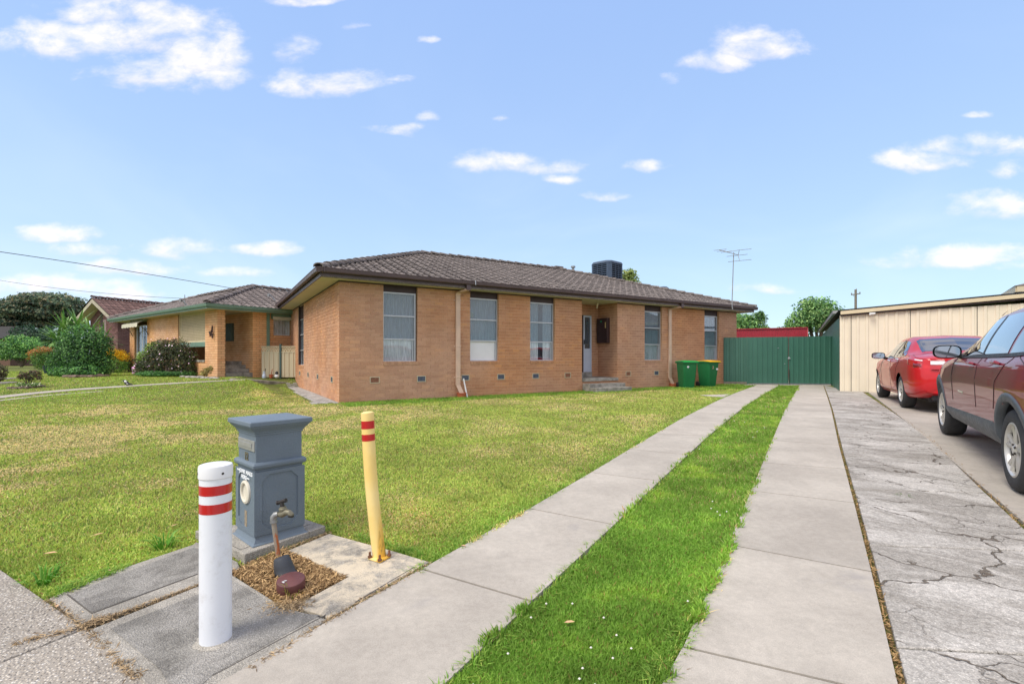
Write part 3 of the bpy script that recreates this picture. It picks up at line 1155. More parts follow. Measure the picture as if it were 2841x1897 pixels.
def window(parent, o, along, out, W, z0, z1, cuts, panes, rec=0.085, bar=0.034, curtain=True, board=None, ztop=None, frame='alu'):
    """Recessed sash window: frame with bars at the given heights (fractions), glass per light, curtain behind, dark panel over."""
    p0 = o - out * rec + UP * z0
    hgt = z1 - z0
    f = MB()
    for (a, w) in ((0, bar), (W - bar, bar)):
        f.obox(p0 + along * a - out * 0.045, along * w, out * 0.05, UP * hgt)
    for (b, h) in ((0, bar), (hgt - bar, bar)):
        f.obox(p0 + along * bar + UP * b - out * 0.045, along * (W - 2 * bar), out * 0.048, UP * h)
    fo = f.build('window', M[frame], parent)
    prev = bar
    lim = [c * hgt for c in cuts] + [hgt - bar]
    for i, c in enumerate(lim):
        top = c - (0.012 if i < len(lim) - 1 else 0)
        g = MB()
        dep = 0.034 if i == 0 and len(lim) > 1 else 0.018
        g.obox(p0 + along * (bar - 0.004) + UP * (prev - 0.004) - out * dep, along * (W - 2 * bar + 0.008), out * 0.005, UP * (top - prev + 0.008))
        if board == i:
            g.build('board', M['white'], fo)
        else:
            g.build('pane', M[panes[i]], fo)
        if i < len(lim) - 1:
            r = MB()
            r.obox(p0 + along * bar + UP * (c - 0.016) - out * 0.04, along * (W - 2 * bar), out * 0.05, UP * 0.032)
            r.build('rail', M[frame], fo)
        prev = c + 0.012
    # thin upright of the lower sash
    s = MB()
    s.obox(p0 + along * (W - bar - 0.05) + UP * bar - out * 0.04, along * 0.022, out * 0.03, UP * (lim[0] - bar))
    s.build('stile', M[frame], fo)
    if curtain:
        rows = []
        n = 60
        gap0 = 0.08 if curtain == 'open' else 0.0
        for z in (z0 + 0.02, z0 + hgt * 0.5, z1 + 0.02):
            row = []
            for k in range(n + 1):
                t = k / n
                wv = 0.018 * math.sin(t * W * 46 + 1.3 * math.sin(t * 9)) + 0.01 * math.sin(t * W * 103)
                row.append(o - out * (rec + 0.075 + wv) + along * (0.01 + t * (W - 0.02)) + UP * z)
            rows.append(row)
        c = MB()
        if curtain == 'open':
            c.grid([r[:26] for r in rows])
            c.grid([r[36:] for r in rows])
        else:
            c.grid(rows)
        c.build('curtain', M['curtain'], fo, smooth='full', fix=False)
    if ztop:
        h = MB()
        h.obox(o - out * (rec - 0.006) + along * 0.002 + UP * (z1 + 0.002) - out * 0.03, along * (W + 0.10 if False else W - 0.004), out * 0.03, UP * (ztop - z1 - 0.004))
        h.build('head_panel', M['dark_brown'], parent)
    return fo


SOF = 2.886
for i, (u0, u1, z0, z1) in enumerate(wins):
    hgt = z1 - z0
    # the frame ends short of the right reveal
    uf = u_at(WIN[i][2], 0.085)
    w = uf - u0 + 0.0
    wo = window(house, H(u0, 0, 0), D1, FN, w + 0.012, z0, z1, (0.325, 0.66), ('glass', 'screen', 'screen'), curtain=('open' if i == 2 else True), board=(0 if i == 1 else None), ztop=SOF)
    j = MB()
    j.obox(H(u0 + w + 0.013, 0.084, z0), D1 * max(0.01, (u1 - u0 - w - 0.014)), D2 * 0.05, UP * (SOF - z0))
    j.build('jamb_board', M['dark_brown'], house)
    if i == 1:
        st = MB()
        st.obox(H(u0 + 0.045, 0.0985, z0 + 0.70 * hgt), D1 * 0.10, D2 * 0.002, UP * 0.12)
        st.build('sticker', plain('sticker_paper', srgb(176, 184, 178), 0.7), wo)
# left wall window
wl = window(house, H(0, vl1, 0), -D2, LN, vl1 - vl0 - 0.10, zl0, 2.42, (0.325, 0.66), ('glass', 'screen', 'screen'), ztop=SOF)
j = MB()
j.obox(H(0.02, vl1 - 0.052, zl0), -D2 * 0.0 + D1 * 0.08, D2 * 0.05, UP * (SOF - zl0))
j.obox(H(0.11, vl0 + 0.001, zl0), D1 * 0.05, D2 * 0.098, UP * (SOF - zl0))
j.build('jamb_board', M['dark_brown'], house)
flush_bricks(recs, house, 'our', CH)
# dark interior floor and back so that the rooms read as rooms
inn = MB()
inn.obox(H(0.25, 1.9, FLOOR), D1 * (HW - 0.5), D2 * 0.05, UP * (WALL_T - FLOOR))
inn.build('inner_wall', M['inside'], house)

# soffit, fascia, gutter
OL, OF, OR_, OB = 0.48, 0.36, 0.62, 0.42
so = MB()
so.obox(H(-OL, -OF, SOF), D1 * (HW + OL + OR_), D2 * (OF - 0.03 + 0.03 + HD + OB), UP * 0.02)
so.build('soffit', M['soffit'], house)
sh = MB()
sh.obox(H(-0.014, -0.014, SOF - 0.03), D1 * (UPL + 0.014), D2 * 0.014, UP * 0.03)
sh.obox(H(UPR, -0.014, SOF - 0.03), D1 * (HW - UPR), D2 * 0.014, UP * 0.03)
sh.obox(H(-0.014, 0.0, SOF - 0.03), D1 * 0.014, D2 * HD, UP * 0.03)
sh.build('quad_trim', M['dark_brown'], house)


def fascia(a, b, out):
    d = (b - a)
    L = d.length
    d = d.normalized()
    f = MB()
    f.obox(a, d * L, out * -0.028, UP * 0.215)
    f.build('fascia', M['brown_trim'], house, bevel=0.003)
    # ogee-like quad gutter swept along the eave
    prof = [(0.002, 0.10), (0.002, 0.115), (0.03, 0.095), (0.075, 0.092), (0.098, 0.108), (0.105, 0.135), (0.105, 0.178), (0.113, 0.185), (0.113, 0.205), (0.098, 0.207), (0.095, 0.180), (0.02, 0.17)]
    g = MB()
    g.strip([a - d * 0.10 + out * p + UP * q for p, q in prof], d * (L + 0.20))
    g.prism([a - d * 0.10 + out * p + UP * q for p, q in prof[1:9]], d * 0.002)
    g.prism([b + d * 0.10 + out * p + UP * q for p, q in prof[1:9]], d * -0.002)
    return g.build('gutter', M['brown_trim'], house, smooth=True)


ZF = SOF - 0.006
fascia(H(-OL, -OF, ZF), H(HW + OR_, -OF, ZF), FN)
fascia(H(-OL, HD + OB, ZF), H(-OL, -OF - 0.0, ZF), LN)
fascia(H(HW + OR_, -OF, ZF), H(HW + OR_, HD + OB, ZF), D1)
fascia(H(HW + OR_, HD + OB, ZF), H(-OL, HD + OB, ZF), D2)
for px in (1318, 1318 - 420, 1590):
    u = u_at(px, -0.47)
    bk = MB()
    bk.obox(H(u, -0.475, ZF + 0.18), D1 * 0.022, D2 * -0.004, UP * 0.04)
    bk.obox(H(u, -0.479, ZF + 0.10), D1 * 0.022, D2 * -0.004, UP * 0.082)
    bk.build('gutter_clip', M['alu'] if px == 1318 else M['brown_trim'], house)

# roof
RU0, RU1, RV, RZ = 3.81, 9.96, 4.69, 4.80
EZ = SOF + 0.165
E = [H(-OL - 0.05, -OF - 0.05, EZ), H(HW + OR_ + 0.05, -OF - 0.05, EZ), H(HW + OR_ + 0.05, HD + OB + 0.05, EZ), H(-OL - 0.05, HD + OB + 0.05, EZ)]
RA, RB = H(RU0, RV, RZ), H(RU1, RV, RZ)
rf = MB()
rf.add([E[0], E[1], RB, RA], [(0, 1, 2, 3)])
rf.add([E[1], E[2], RB], [(0, 1, 2)])
rf.add([E[2], E[3], RA, RB], [(0, 1, 2, 3)])
rf.add([E[3], E[0], RA], [(0, 1, 2)])
roof = rf.build('roof', M['underlay'], house)
TW, TEXP, TLEN = 0.30, 0.325, 0.40
TP = [(0.0, 0.020), (0.035, 0.030), (0.075, 0.020), (0.10, 0.006), (0.145, 0.004), (0.16, 0.020), (0.195, 0.030), (0.235, 0.018), (0.26, 0.005), (0.298, 0.004)]


def tile_geo(mat, name):
    mb = MB()
    top0 = [(u - TW / 2, 0.0, z + 0.030) for u, z in TP]
    top1 = [(u - TW / 2, TLEN, z + 0.006) for u, z in TP]
    bot = [(u - TW / 2, 0.0, z + 0.004) for u, z in TP]
    mb.grid([top0, top1])
    mb.grid([bot, top0])
    o = mb.build(name, mat, fix=False)
    me = o.data
    bpy.data.objects.remove(o)
    return me


TILE_V = np.array([(u - TW / 2, 0.0, z + 0.030) for u, z in TP] + [(u - TW / 2, TLEN, z + 0.006) for u, z in TP] + [(u - TW / 2, 0.0, z + 0.004) for u, z in TP])
_n = len(TP)
TILE_F = np.array([(i, i + 1, _n + i + 1, _n + i) for i in range(_n - 1)] + [(2 * _n + i, 2 * _n + i + 1, i + 1, i) for i in range(_n - 1)])


def tile_slope(out, P0, P1, Q1, Q0):
    """Tile places on a slope with eave P0-P1 and upper edge Q0-Q1: (origin, along, upslope, normal, clip left, clip right)."""
    al = (P1 - P0).normalized()
    L = (P1 - P0).length
    mid = (Q0 + Q1) / 2 - P0
    upd = mid - al * mid.dot(al)
    S = upd.length
    upd = upd.normalized()
    nrm_ = al.cross(upd)
    l1, r1 = (Q0 - P0).dot(al), (Q1 - P0).dot(al)
    rows = int(S / TEXP) + 1
    for r in range(rows):
        s = r * TEXP - 0.02
        off = 0.0
        k0 = int(lerp(0, l1, s / S) / TW) - 1
        k1 = int(lerp(L, r1, s / S) / TW) + 2
        for k in range(k0, k1):
            u = (k + 0.5) * TW + off
            lo, hi = lerp(0, l1, max(0, s) / S), lerp(L, r1, max(0, s) / S)
            if u + TW / 2 < lo + 0.02 or u - TW / 2 > hi - 0.02:
                continue
            out.append((P0 + al * u + upd * s, al, upd, nrm_, lo - u, hi - u, (l1 / S, (r1 - L) / S), min(TLEN, S - s)))


def flush_tiles(tiles, parent, key, limit=300):
    me = tile_geo(M['tile_' + key], 'roof_tile')
    eye = Vector((0, 0, CAMH))
    sized = []
    for t in tiles:
        d = t[0] + t[3] * 0.03 - eye
        facing = max(-d.normalized().dot(t[3]), 0) + 0.15 * max(d.normalized().dot(t[2]), 0)
        s = facing / d.length ** 2
        vis = -d.dot(t[3]) > 0
        full = t[4] + t[6][0] * TLEN < -TW / 2 and t[5] + t[6][1] * TLEN > TW / 2 and t[7] >= TLEN - 0.05
        sized.append((s if vis and full and d.y > 0 and -20 < d.x / d.y * FOC + CX < 2861 else 0.0, t))
    sized.sort(key=lambda q: -q[0])
    V, F, C = [], [], []
    for i, (s, t) in enumerate(sized):
        o, al, upd, nr = t[:4]
        j = random.uniform(-0.003, 0.003)
        if i < limit and s > 0:
            inst('roof_tile', me, parent, frame_m(o + nr * j, al, upd, nr))
        else:
            tv = TILE_V.copy()
            tv[:, 1] = np.minimum(tv[:, 1], max(t[7], 0.02))
            tv[:, 0] = np.clip(tv[:, 0], t[4] + t[6][0] * tv[:, 1], np.maximum(t[5] + t[6][1] * tv[:, 1], t[4] + t[6][0] * tv[:, 1]))
            W = np.array(o) + tv[:, :1] * np.array(al) + tv[:, 1:2] * np.array(upd) + (tv[:, 2:] + j) * np.array(nr)
            F.append(TILE_F + len(V) * len(tv))
            V.append(W)
            C.append(np.full((len(tv), 3), random.random()))
    if V:
        o = np_mesh('roof_tile', np.concatenate(V), np.concatenate(F), M['tilestuff_' + key], parent, np.concatenate(C))
        tag(o, kind='stuff')


def ridge_caps(a, b, parent, key, w=0.125, lift=0.02, pitch=0.36):
    """Half-round caps lapping up a hip or along a ridge."""
    d = b - a
    L = d.length
    d = d.normalized()
    n = max(1, round(L / pitch))
    p = L / n
    side = d.cross(UP).normalized()
    nv = side.cross(d)
    mb = MB()
    rows = []
    for y, rr, dz in ((0.0, 1.0, 0.030), (p + 0.05, 0.88, 0.004)):
        rows.append([(math.cos(math.pi * k / 6) * w * rr, y, math.sin(math.pi * k / 6) ** 0.8 * w * rr * 0.72 - 0.028 + dz) for k in range(7)])
    rows.insert(0, [(x * 0.86, y, z - 0.022) for x, y, z in rows[0]])
    mb.grid(rows)
    o = mb.build('ridge_cap_shape', M['tile_' + key], smooth=True)
    me = o.data
    bpy.data.objects.remove(o)
    for k in range(n):
        inst('ridge_cap', me, parent, frame_m(a + d * (k * p) + UP * lift + Vector((random.uniform(-.004, .004), 0, random.uniform(-.004, .004))), side, d, nv))


tiles = []
nup = lambda a, b, c: None
tile_slope(tiles, E[0], E[1], RB, RA)
tile_slope(tiles, E[1], E[2], RB, RB)
tile_slope(tiles, E[2], E[3], RA, RB)
tile_slope(tiles, E[3], E[0], RA, RA)
flush_tiles(tiles, roof, 'our')
for a, b in ((E[0], RA), (E[1], RB), (E[2], RB), (E[3], RA), (RA, RB)):
    ridge_caps(a + UP * 0.025, b + UP * 0.025, roof, 'our')

# porch: floor slab, door, meter box, light
M['porch_slab'] = M['step']
pf = MB()
pf.obox(H(UPL + 0.002, -0.05, FLOOR - 0.10), D1 * (UPR - UPL - 0.004), D2 * (PD + 0.04), UP * 0.10)
pf.build('porch_slab', M['step'], house, bevel=0.006)
pc = MB()
dz0, dz1 = FLOOR + 0.16, 2.50
th = MB()
th.obox(H(UPL + 0.004, PD - 0.02, FLOOR + 0.002), D1 * (ud1 - UPL - 0.008), D2 * 0.1, UP * (dz0 - FLOOR - 0.004))
th.build('threshold', M['step'], house)
dr = MB()
fw = 0.05
u_a, u_b = u_at(1619.5, PD), ud1 - 0.004
dw = u_b - u_a
dr.obox(H(u_a, PD + 0.01, dz0), D1 * fw, D2 * 0.05, UP * (dz1 - dz0))
dr.obox(H(u_b - fw, PD + 0.01, dz0), D1 * fw, D2 * 0.05, UP * (dz1 - dz0))
dr.obox(H(u_a + fw, PD + 0.01, dz1 - fw), D1 * (dw - 2 * fw), D2 * 0.05, UP * fw)
dr.obox(H(u_a + fw, PD + 0.03, dz0 + 0.002), D1 * (dw - 2 * fw), D2 * 0.03, UP * 0.80)
dr.obox(H(u_a + fw + 0.03, PD + 0.022, dz0 + 0.06), D1 * (dw - 2 * fw - 0.06), D2 * 0.008, UP * 0.58)
dr.obox(H(u_a + fw, PD + 0.02, dz0 + 0.72), D1 * (dw - 2 * fw), D2 * 0.012, UP * 0.09)
door = dr.build('door', M['door_white'], house)
dg = MB()
dg.obox(H(u_a + fw, PD + 0.04, dz0 + 0.805), D1 * (dw - 2 * fw), D2 * 0.005, UP * (dz1 - dz0 - 0.805 - fw))
dg.build('pane', M['screen'], door)
dj = MB()
dj.obox(H(UPL + 0.002, PD + 0.008, dz0), D1 * (u_a - UPL - 0.004), D2 * 0.06, UP * (SOF - dz0))
dj.obox(H(u_a, PD + 0.012, dz1 + 0.002), D1 * dw, D2 * 0.06, UP * (SOF - dz1 - 0.004))
dj.build('door_jamb', M['dark_brown'], house)
dh = MB()
dh.obox(H(u_a + 0.012, PD - 0.015, dz0 + 0.95), D1 * 0.025, D2 * 0.025, UP * 0.16)
dh.build('handle', M['black'], door)
mv0, mv1 = v_at(1664.0, UPR), v_at(1692.5, UPR)
mz0 = zat(951, H(UPR, mv1, 0).y)
mz1 = zat(882, H(UPR, mv1, 0).y)
mb = MB()
mb.obox(H(UPR - 0.14, mv1, mz0), D1 * 0.134, D2 * (mv0 - mv1), UP * (mz1 - mz0))
meter = mb.build('meter_box', M['dark_brown'], house, bevel=0.01)
m2 = MB()
m2.obox(H(UPR - 0.147, mv1 + 0.05, mz1 - 0.34), D1 * 0.006, D2 * 0.045, UP * 0.20)
m2.build('meter_window', plain('cream_window', srgb(206, 186, 130), 0.4), meter)
m3 = MB()
m3.lathe(H(UPR - 0.146, (mv0 + mv1) / 2 + 0.03, mz1 - 0.11), [(0.0, 0.006), (0.032, 0.006), (0.034, 0.0)], 16, axis=-D1)
m3.build('green_disc', plain('green_sticker', srgb(40, 170, 120), 0.4), meter)
pl = MB()
lu = u_at(1656.5, 0.55)
pl.lathe(H(lu, 0.55, SOF), [(0.0, -0.17), (0.028, -0.17), (0.032, -0.06), (0.045, -0.05), (0.05, -0.001)], 16)
pl.build('porch_light', plain('cream_fitting', srgb(210, 200, 170), 0.4), house, smooth=True)

# step block in front of the porch
su0, su1 = UPL + 0.01, u_at(1735.5, -0.35)
steps = thing('entry_steps', H(UPL, -0.3, 0), 'worn grey concrete entry steps up to the porch', 'steps')
s = MB()
s.obox(H(UPL + 0.005, -0.36, -0.1), D1 * (u_at(1735, -0.36) - UPL), D2 * 0.34, UP * (0.1 + 0.235))
s.build('step', M['step'], steps, bevel=0.008)
s = MB()
s.obox(H(UPL + 0.005, -0.68, -0.1), D1 * (u_at(1753, -0.68) - UPL), D2 * 0.318, UP * (0.1 + 0.125))
s.build('step', M['step'], steps, bevel=0.008)

# brick vents near the foot of the walls
M['vent_grille'] = plain('blue_grey_grille', srgb(84, 92, 108), 0.6, 0.35, 30.0)
M['vent_rust'] = plain('rusty_grille', srgb(142, 96, 72), 0.7, 0.3, 30.0)


def vent(o, along, out, w, h, gm):
    v = MB()
    b = 0.014
    v.obox(o, along * w, out * 0.012, UP * b)
    v.obox(o + UP * (h - b), along * w, out * 0.012, UP * b)
    v.obox(o + UP * b, along * b, out * 0.012, UP * (h - 2 * b))
    v.obox(o + UP * b + along * (w - b), along * b, out * 0.012, UP * (h - 2 * b))
    vo = v.build('wall_vent', M['soffit'], house)
    g = MB()
    g.obox(o + along * b + UP * b, along * (w - 2 * b), out * 0.003, UP * (h - 2 * b))
    for k in range(1, 6):
        g.obox(o + along * (b + (w - 2 * b) * k / 6 - 0.004) + UP * b, along * 0.008, out * 0.007, UP * (h - 2 * b))
    for k in range(1, 4):
        g.obox(o + along * b + UP * (b + (h - 2 * b) * k / 4 - 0.004), along * (w - 2 * b), out * 0.0065, UP * 0.008)
    g.build('grille', gm, vo)


for i, (a, b) in enumerate(((1026, 1051), (1156.7, 1179.5), (1280, 1295), (1379.5, 1400), (1477, 1495.5), (1566.5, 1582.5), (1736, 1750), (1814.5, 1827))):
    ua, ub = u_at(a), u_at(b)
    vent(H(ua, 0, 5 * CH + 0.003) + FN * 0.001, D1, FN, 0.235, 0.155, M['vent_rust'] if i in (0, 5, 6) else M['vent_grille'])
for i, px in enumerate((924.0, 883.7, 857, 833.6, 813.4)):
    vv = v_at(px, 0)
    vent(H(0, vv, 5 * CH + 0.003) + LN * 0.001, D2, LN, 0.235, 0.155, M['vent_grille'])


def downpipe(px_l, px_r, px_drop, label, pot):
    u0, u1 = u_at(px_l, -0.06), u_at(px_r, -0.06)
    w = max(0.075, u1 - u0)
    ud = u_at(px_drop, -OF - 0.03)
    t = thing('downpipe', H(u0, -0.05, 0), label, 'downpipe')
    p = MB()
    zt = SOF - 0.16
    p.obox(H(u0, -0.064, 0.33), D1 * w, D2 * 0.052, UP * (zt - 0.33))
    foot = [H(u0, -0.064, 0.33), H(u0 + w, -0.064, 0.33), H(u0 + w, -0.012, 0.33), H(u0, -0.012, 0.33)]
    p2 = [q + D2 * -0.075 + D1 * 0.075 - UP * 0.235 for q in foot]
    p.add(p2 + foot, [(3, 2, 1, 0), (4, 5, 6, 7), (0, 1, 5, 4), (1, 2, 6, 5), (2, 3, 7, 6), (3, 0, 4, 7)])
    p.build('pipe', M['downpipe'], t, bevel=0.004)
    e = MB()
    a = [H(u0, -0.065, zt + 0.001), H(u0 + w, -0.065, zt + 0.001), H(u0 + w, -0.012, zt + 0.001), H(u0, -0.012, zt + 0.001)]
    m1 = [H(u0, -0.080, zt + 0.06), H(u0 + w, -0.08, zt + 0.06), H(u0 + w, -0.012, zt + 0.08), H(u0, -0.012, zt + 0.08)]
    bq = [H(ud - w * 0.5, -OF - 0.075, SOF - 0.05), H(ud + w * .5, -OF - 0.075, SOF - 0.05), H(ud + w * .5, -OF - 0.002, SOF + 0.0), H(ud - w * .5, -OF - 0.002, SOF + 0.0)]
    e.add(a + m1 + bq, [(0, 1, 5, 4), (1, 2, 6, 5), (2, 3, 7, 6), (3, 0, 4, 7), (4, 5, 9, 8), (5, 6, 10, 9), (6, 7, 11, 10), (7, 4, 8, 11), (0, 3, 2, 1)])
    e.build('elbow', M['downpipe'], t)
    dpp = MB()
    dpp.obox(H(ud - w * .5, -OF - 0.077, SOF - 0.052), D1 * w, D2 * 0.073, UP * 0.155)
    dpp.build('dropper', M['brown_trim'], t, bevel=0.003)
    for z in (zt - 0.14, 1.35, 0.52):
        b_ = MB()
        b_.obox(H(u0 - 0.045, -0.009, z), D1 * (w + 0.09), D2 * 0.006, UP * 0.03)
        b_.obox(H(u0 - 0.004, -0.069, z), D1 * (w + 0.008), D2 * 0.058, UP * 0.028)
        b_.build('bracket', M['downpipe'], t, bevel=0.003)
    pt = MB()
    c = (p2[0] + p2[2]) / 2
    c.z = 0
    pt.lathe(c, [(0.0, -0.05), (0.115, -0.05), (0.125, 0.09), (0.135, 0.095), (0.135, 0.125), (0.122, 0.125), (0.115, 0.07), (0.0, 0.07)], 24)
    po = pt.build('drain_pot', M['terracotta'], None, smooth=True)
    tag(po, pot, 'drain')


downpipe(1265.5, 1277.5, 1299, 'cream downpipe on the front wall between the first two windows', 'round terracotta drain collar beside a white plastic pipe')
downpipe(1856.5, 1863.5, 1891.5, 'cream downpipe on the front wall beside the wheelie bins', 'round terracotta drain collar beside the wheelie bins')
wp = MB()
up_ = u_at(1287, -0.12)
wp.tube([H(up_ + 0.06, -0.22, -0.03), H(up_, -0.10, 0.50)], 0.020, 10)
tag(wp.build('drain_hose', M['white'], None, smooth=True), 'thin white plastic pipe leaning on the wall by the downpipe', 'pipe')

# apron of grey pavers along the side wall
apron = thing('paver_apron', (0, 0, 0), None, None)
tag(apron, kind='structure')
M['paver'] = NT('grey_paver')
_m = M['paver']
_m.set(color=_m.hsv(_m.mix(_m.ramp(_m.noise(20.0, 4.0, 0.7), 0.3, 0.7), srgb(150, 148, 144), srgb(184, 182, 178)), 0.5, 1.0, _m.ramp(_m.orand(), 0, 1, 0.85, 1.1)), rough=0.9, spec=0.25)
_m.bump(_m.noise(180.0, 3.0, 0.8), 0.003)
M['paver'] = _m.m
pv = MB()
pv.obox((-0.112, -0.054, -0.05), (0.224, 0, 0), (0, 0.108, 0), (0, 0, 0.05))
pvo = pv.build('paver_shape', M['paver'], bevel=0)
pme = pvo.data
bpy.data.objects.remove(pvo)
npv = 0
for i in range(0, 39):
    for k in range(6):
        v = 0.12 + i * 0.235 + (0.117 if k % 2 else 0)
        u = -0.07 - k * 0.115
        # the lawn has grown over the outer rows unevenly
        lim_ = 0.60 if v < 0.5 else (0.50 + 0.04 * math.sin(v * 2.1) - 0.02 * v)
        if -u > lim_ or v > 7.25:
            continue
        c = H(u, v, 0)
        c.z = float(gz(c.x, c.y)) + 0.018 + random.uniform(-0.003, 0.003)
        inst('paver', pme, apron, frame_m(c, D2, -D1, UP))
        npv += 1
HARD.append([tuple(H(0, -0.02, 0))[:2], tuple(H(-0.60, 0.0, 0))[:2], tuple(H(-0.42, 7.3, 0))[:2], tuple(H(0, 7.3, 0))[:2]])
HARD.append([tuple(H(0.0, 0.02, 0))[:2], tuple(H(HW, 0.02, 0))[:2], tuple(H(HW, HD, 0))[:2], tuple(H(0, HD, 0))[:2]])
HARD.append([tuple(H(UPL, 0.02, 0))[:2], tuple(H(u_at(1753, -0.68), 0.02, 0))[:2], tuple(H(u_at(1753, -0.68), -0.68, 0))[:2], tuple(H(UPL, -0.68, 0))[:2]])

# on the roof: cooler, flue, vents, aerial
M['cooler'] = plain('blue_grey_moulded_plastic', srgb(62, 78, 98), 0.5, 0.10, 4.0)
M['cooler_dark'] = plain('dark_blue_black', srgb(24, 32, 44), 0.7)  # very dark blue, for the cooler core and the garage roof
ck = at(1684, 760, 21.2)
ZC0, ZC1 = 3.95, zat(721, 21.2 - 0.5)
cooler = thing('evaporative_cooler', (ck.x, ck.y, ZC0), 'large dark blue louvred cooler on the roof behind the ridge', 'cooler')
ca = R(31 - 45 + 14)
half = 0.53
ax = Vector((math.cos(R(43)), math.sin(R(43)), 0))
ay = Vector((-ax.y, ax.x, 0))
cb = Vector((ck.x, ck.y, 0))


def oct_ring(hw, ch_, z):
    p = []
    for sx, sy in ((-1, -1), (1, -1), (1, 1), (-1, 1)):
        for q in ((0, 1), (1, 0)) if (sx * sy < 0) else ((1, 0), (0, 1)):
            pass
    pts = [(-hw + ch_, -hw), (hw - ch_, -hw), (hw, -hw + ch_), (hw, hw - ch_), (hw - ch_, hw), (-hw + ch_, hw), (-hw, hw - ch_), (-hw, -hw + ch_)]
    return [cb + ax * a + ay * b + UP * z for a, b in pts]


def oct_loft(mb, spec):
    rings = [oct_ring(*s_) for s_ in spec]
    b = len(mb.v)
    for r_ in rings:
        mb.v.extend([tuple(p) for p in r_])
    for i in range(len(rings) - 1):
        for k in range(8):
            mb.f.append((b + i * 8 + k, b + i * 8 + (k + 1) % 8, b + (i + 1) * 8 + (k + 1) % 8, b + (i + 1) * 8 + k))
    mb.f.append(tuple(b + k for k in reversed(range(8))))
    mb.f.append(tuple(b + (len(rings) - 1) * 8 + k for k in range(8)))


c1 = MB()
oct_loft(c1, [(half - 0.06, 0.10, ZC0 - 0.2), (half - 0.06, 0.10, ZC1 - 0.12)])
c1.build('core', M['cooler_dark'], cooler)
c2 = MB()
oct_loft(c2, [(half + 0.005, 0.12, ZC1 - 0.15), (half + 0.005, 0.12, ZC1 - 0.10), (half - 0.03, 0.13, ZC1 - 0.03), (half - 0.16, 0.16, ZC1 + 0.01)])
c2.build('lid', M['cooler'], cooler, bevel=0.01)
c3 = MB()
oct_loft(c3, [(half + 0.005, 0.12, ZC0 - 0.1), (half + 0.005, 0.12, ZC0 + 0.10)])
for sx, sy in ((-1, -1), (1, -1), (1, 1), (-1, 1)):
    h = half - 0.002
    p = [cb + ax * sx * (h - 0.17) + ay * sy * h, cb + ax * sx * (h - 0.12) + ay * sy * h, cb + ax * sx * h + ay * sy * (h - 0.12), cb + ax * sx * h + ay * sy * (h - 0.17), cb + ax * sx * (h - 0.08) + ay * sy * (h - 0.20), cb + ax * sx * (h - 0.20) + ay * sy * (h - 0.08)]
    c3.prism([q + UP * (ZC0 + 0.1) for q in p], UP * (ZC1 - 0.25 - ZC0))
c3.build('frame', M['cooler'], cooler)
nl = 13
for side in range(4):
    d_ = (ax, ay, -ax, -ay)[side]
    s_ = (ay, -ax, -ay, ax)[side]
    for k in range(nl):
        z = ZC0 + 0.13 + (ZC1 - ZC0 - 0.32) * k / (nl - 1)
        l = MB()
        l.obox(cb + d_ * (half - 0.04) - s_ * (half - 0.17) + UP * z, s_ * 2 * (half - 0.17), d_ * 0.036 - UP * 0.022, UP * 0.020)
        l.build('louvre', M['cooler'], cooler)
    for q in (-0.12, 0.12):
        l = MB()
        l.obox(cb + d_ * (half - 0.015) + s_ * (q - 0.008) + UP * (ZC0 + 0.1), s_ * 0.016, d_ * 0.014, UP * (ZC1 - ZC0 - 0.25))
        l.build('upright', M['cooler'], cooler)
fk = at(1590, 757, 20.8)
f = MB()
f.lathe((fk.x, fk.y, 0), [(0.05, 4.3), (0.05, zat(743, 20.8)), (0.10, zat(742.5, 20.8)), (0.10, zat(738.5, 20.8)), (0.0, zat(738, 20.8))], 14)
fl = f.build('flue_pipe', M['galv'], None, smooth=True)
tag(fl, 'short grey metal flue poking up behind the roof ridge', 'flue')
vk = at(1840, 805, 22.3)
f = MB()
f.lathe((vk.x, vk.y, 0), [(0.16, 3.0), (0.16, zat(806, 22.3)), (0.26, zat(805, 22.3)), (0.25, zat(800, 22.3)), (0.17, zat(796, 22.3)), (0.0, zat(794.5, 22.3))], 18)
tag(f.build('roof_vent', M['cooler'], None, smooth=True), 'dark round roof vent beyond the right hip', 'vent')
bk_ = at(1548, 752, 18.8)
f = MB()
f.box((RB.x, RB.y, RZ + 0.10), (0.42, 0.24, 0.10), rz=R(31))
f.build('ridge_end_cap', M['tile_our'], house, bevel=0.02)

ua = u_at(2034, -0.52)
an0 = H(ua, -0.50, SOF + 0.03)
aerial = thing('tv_aerial', an0, 'tall thin tv aerial on a mast at the right end of the gutter', 'aerial')
ym = an0.y
top = Vector((an0.x + 0.04, an0.y, zat(700, ym)))
mm = MB()
mm.tube([an0, an0 + UP * 0.10 + FN * -0.03, top], [0.02, 0.018, 0.016], 8)
mm.build('mast', M['galv'], aerial, smooth=True)
bb = MB()
b0, b1 = at(1996, 694, ym + 0.9), at(2048, 707.5, ym - 0.2)
bb.tube([b0, b1], 0.014, 6)
bb.tube([b1, at(2051, 694, ym - 0.25)], 0.010, 6)
bb.tube([b1, at(2052, 724, ym - 0.25)], 0.010, 6)
bb.build('boom', M['galv'], aerial)
for (xa, ya, xb, yb, dy) in ((1980, 695, 2016, 691, 0.9), (1989, 698, 2014, 695, 0.7), (2000, 700.5, 2030, 696.5, 0.5), (2016, 711.5, 2074, 705.5, 0.0), (2044, 694.5, 2085, 690.5, -0.2), (2013, 700, 2045, 695, -0.2), (2020, 726.5, 2085, 720, -0.2)):
    e = MB()
    e.tube([at(xa, ya, ym + dy), at(xb, yb, ym + dy - 0.1)], 0.009, 6)
    e.build('element', M['galv'], aerial)

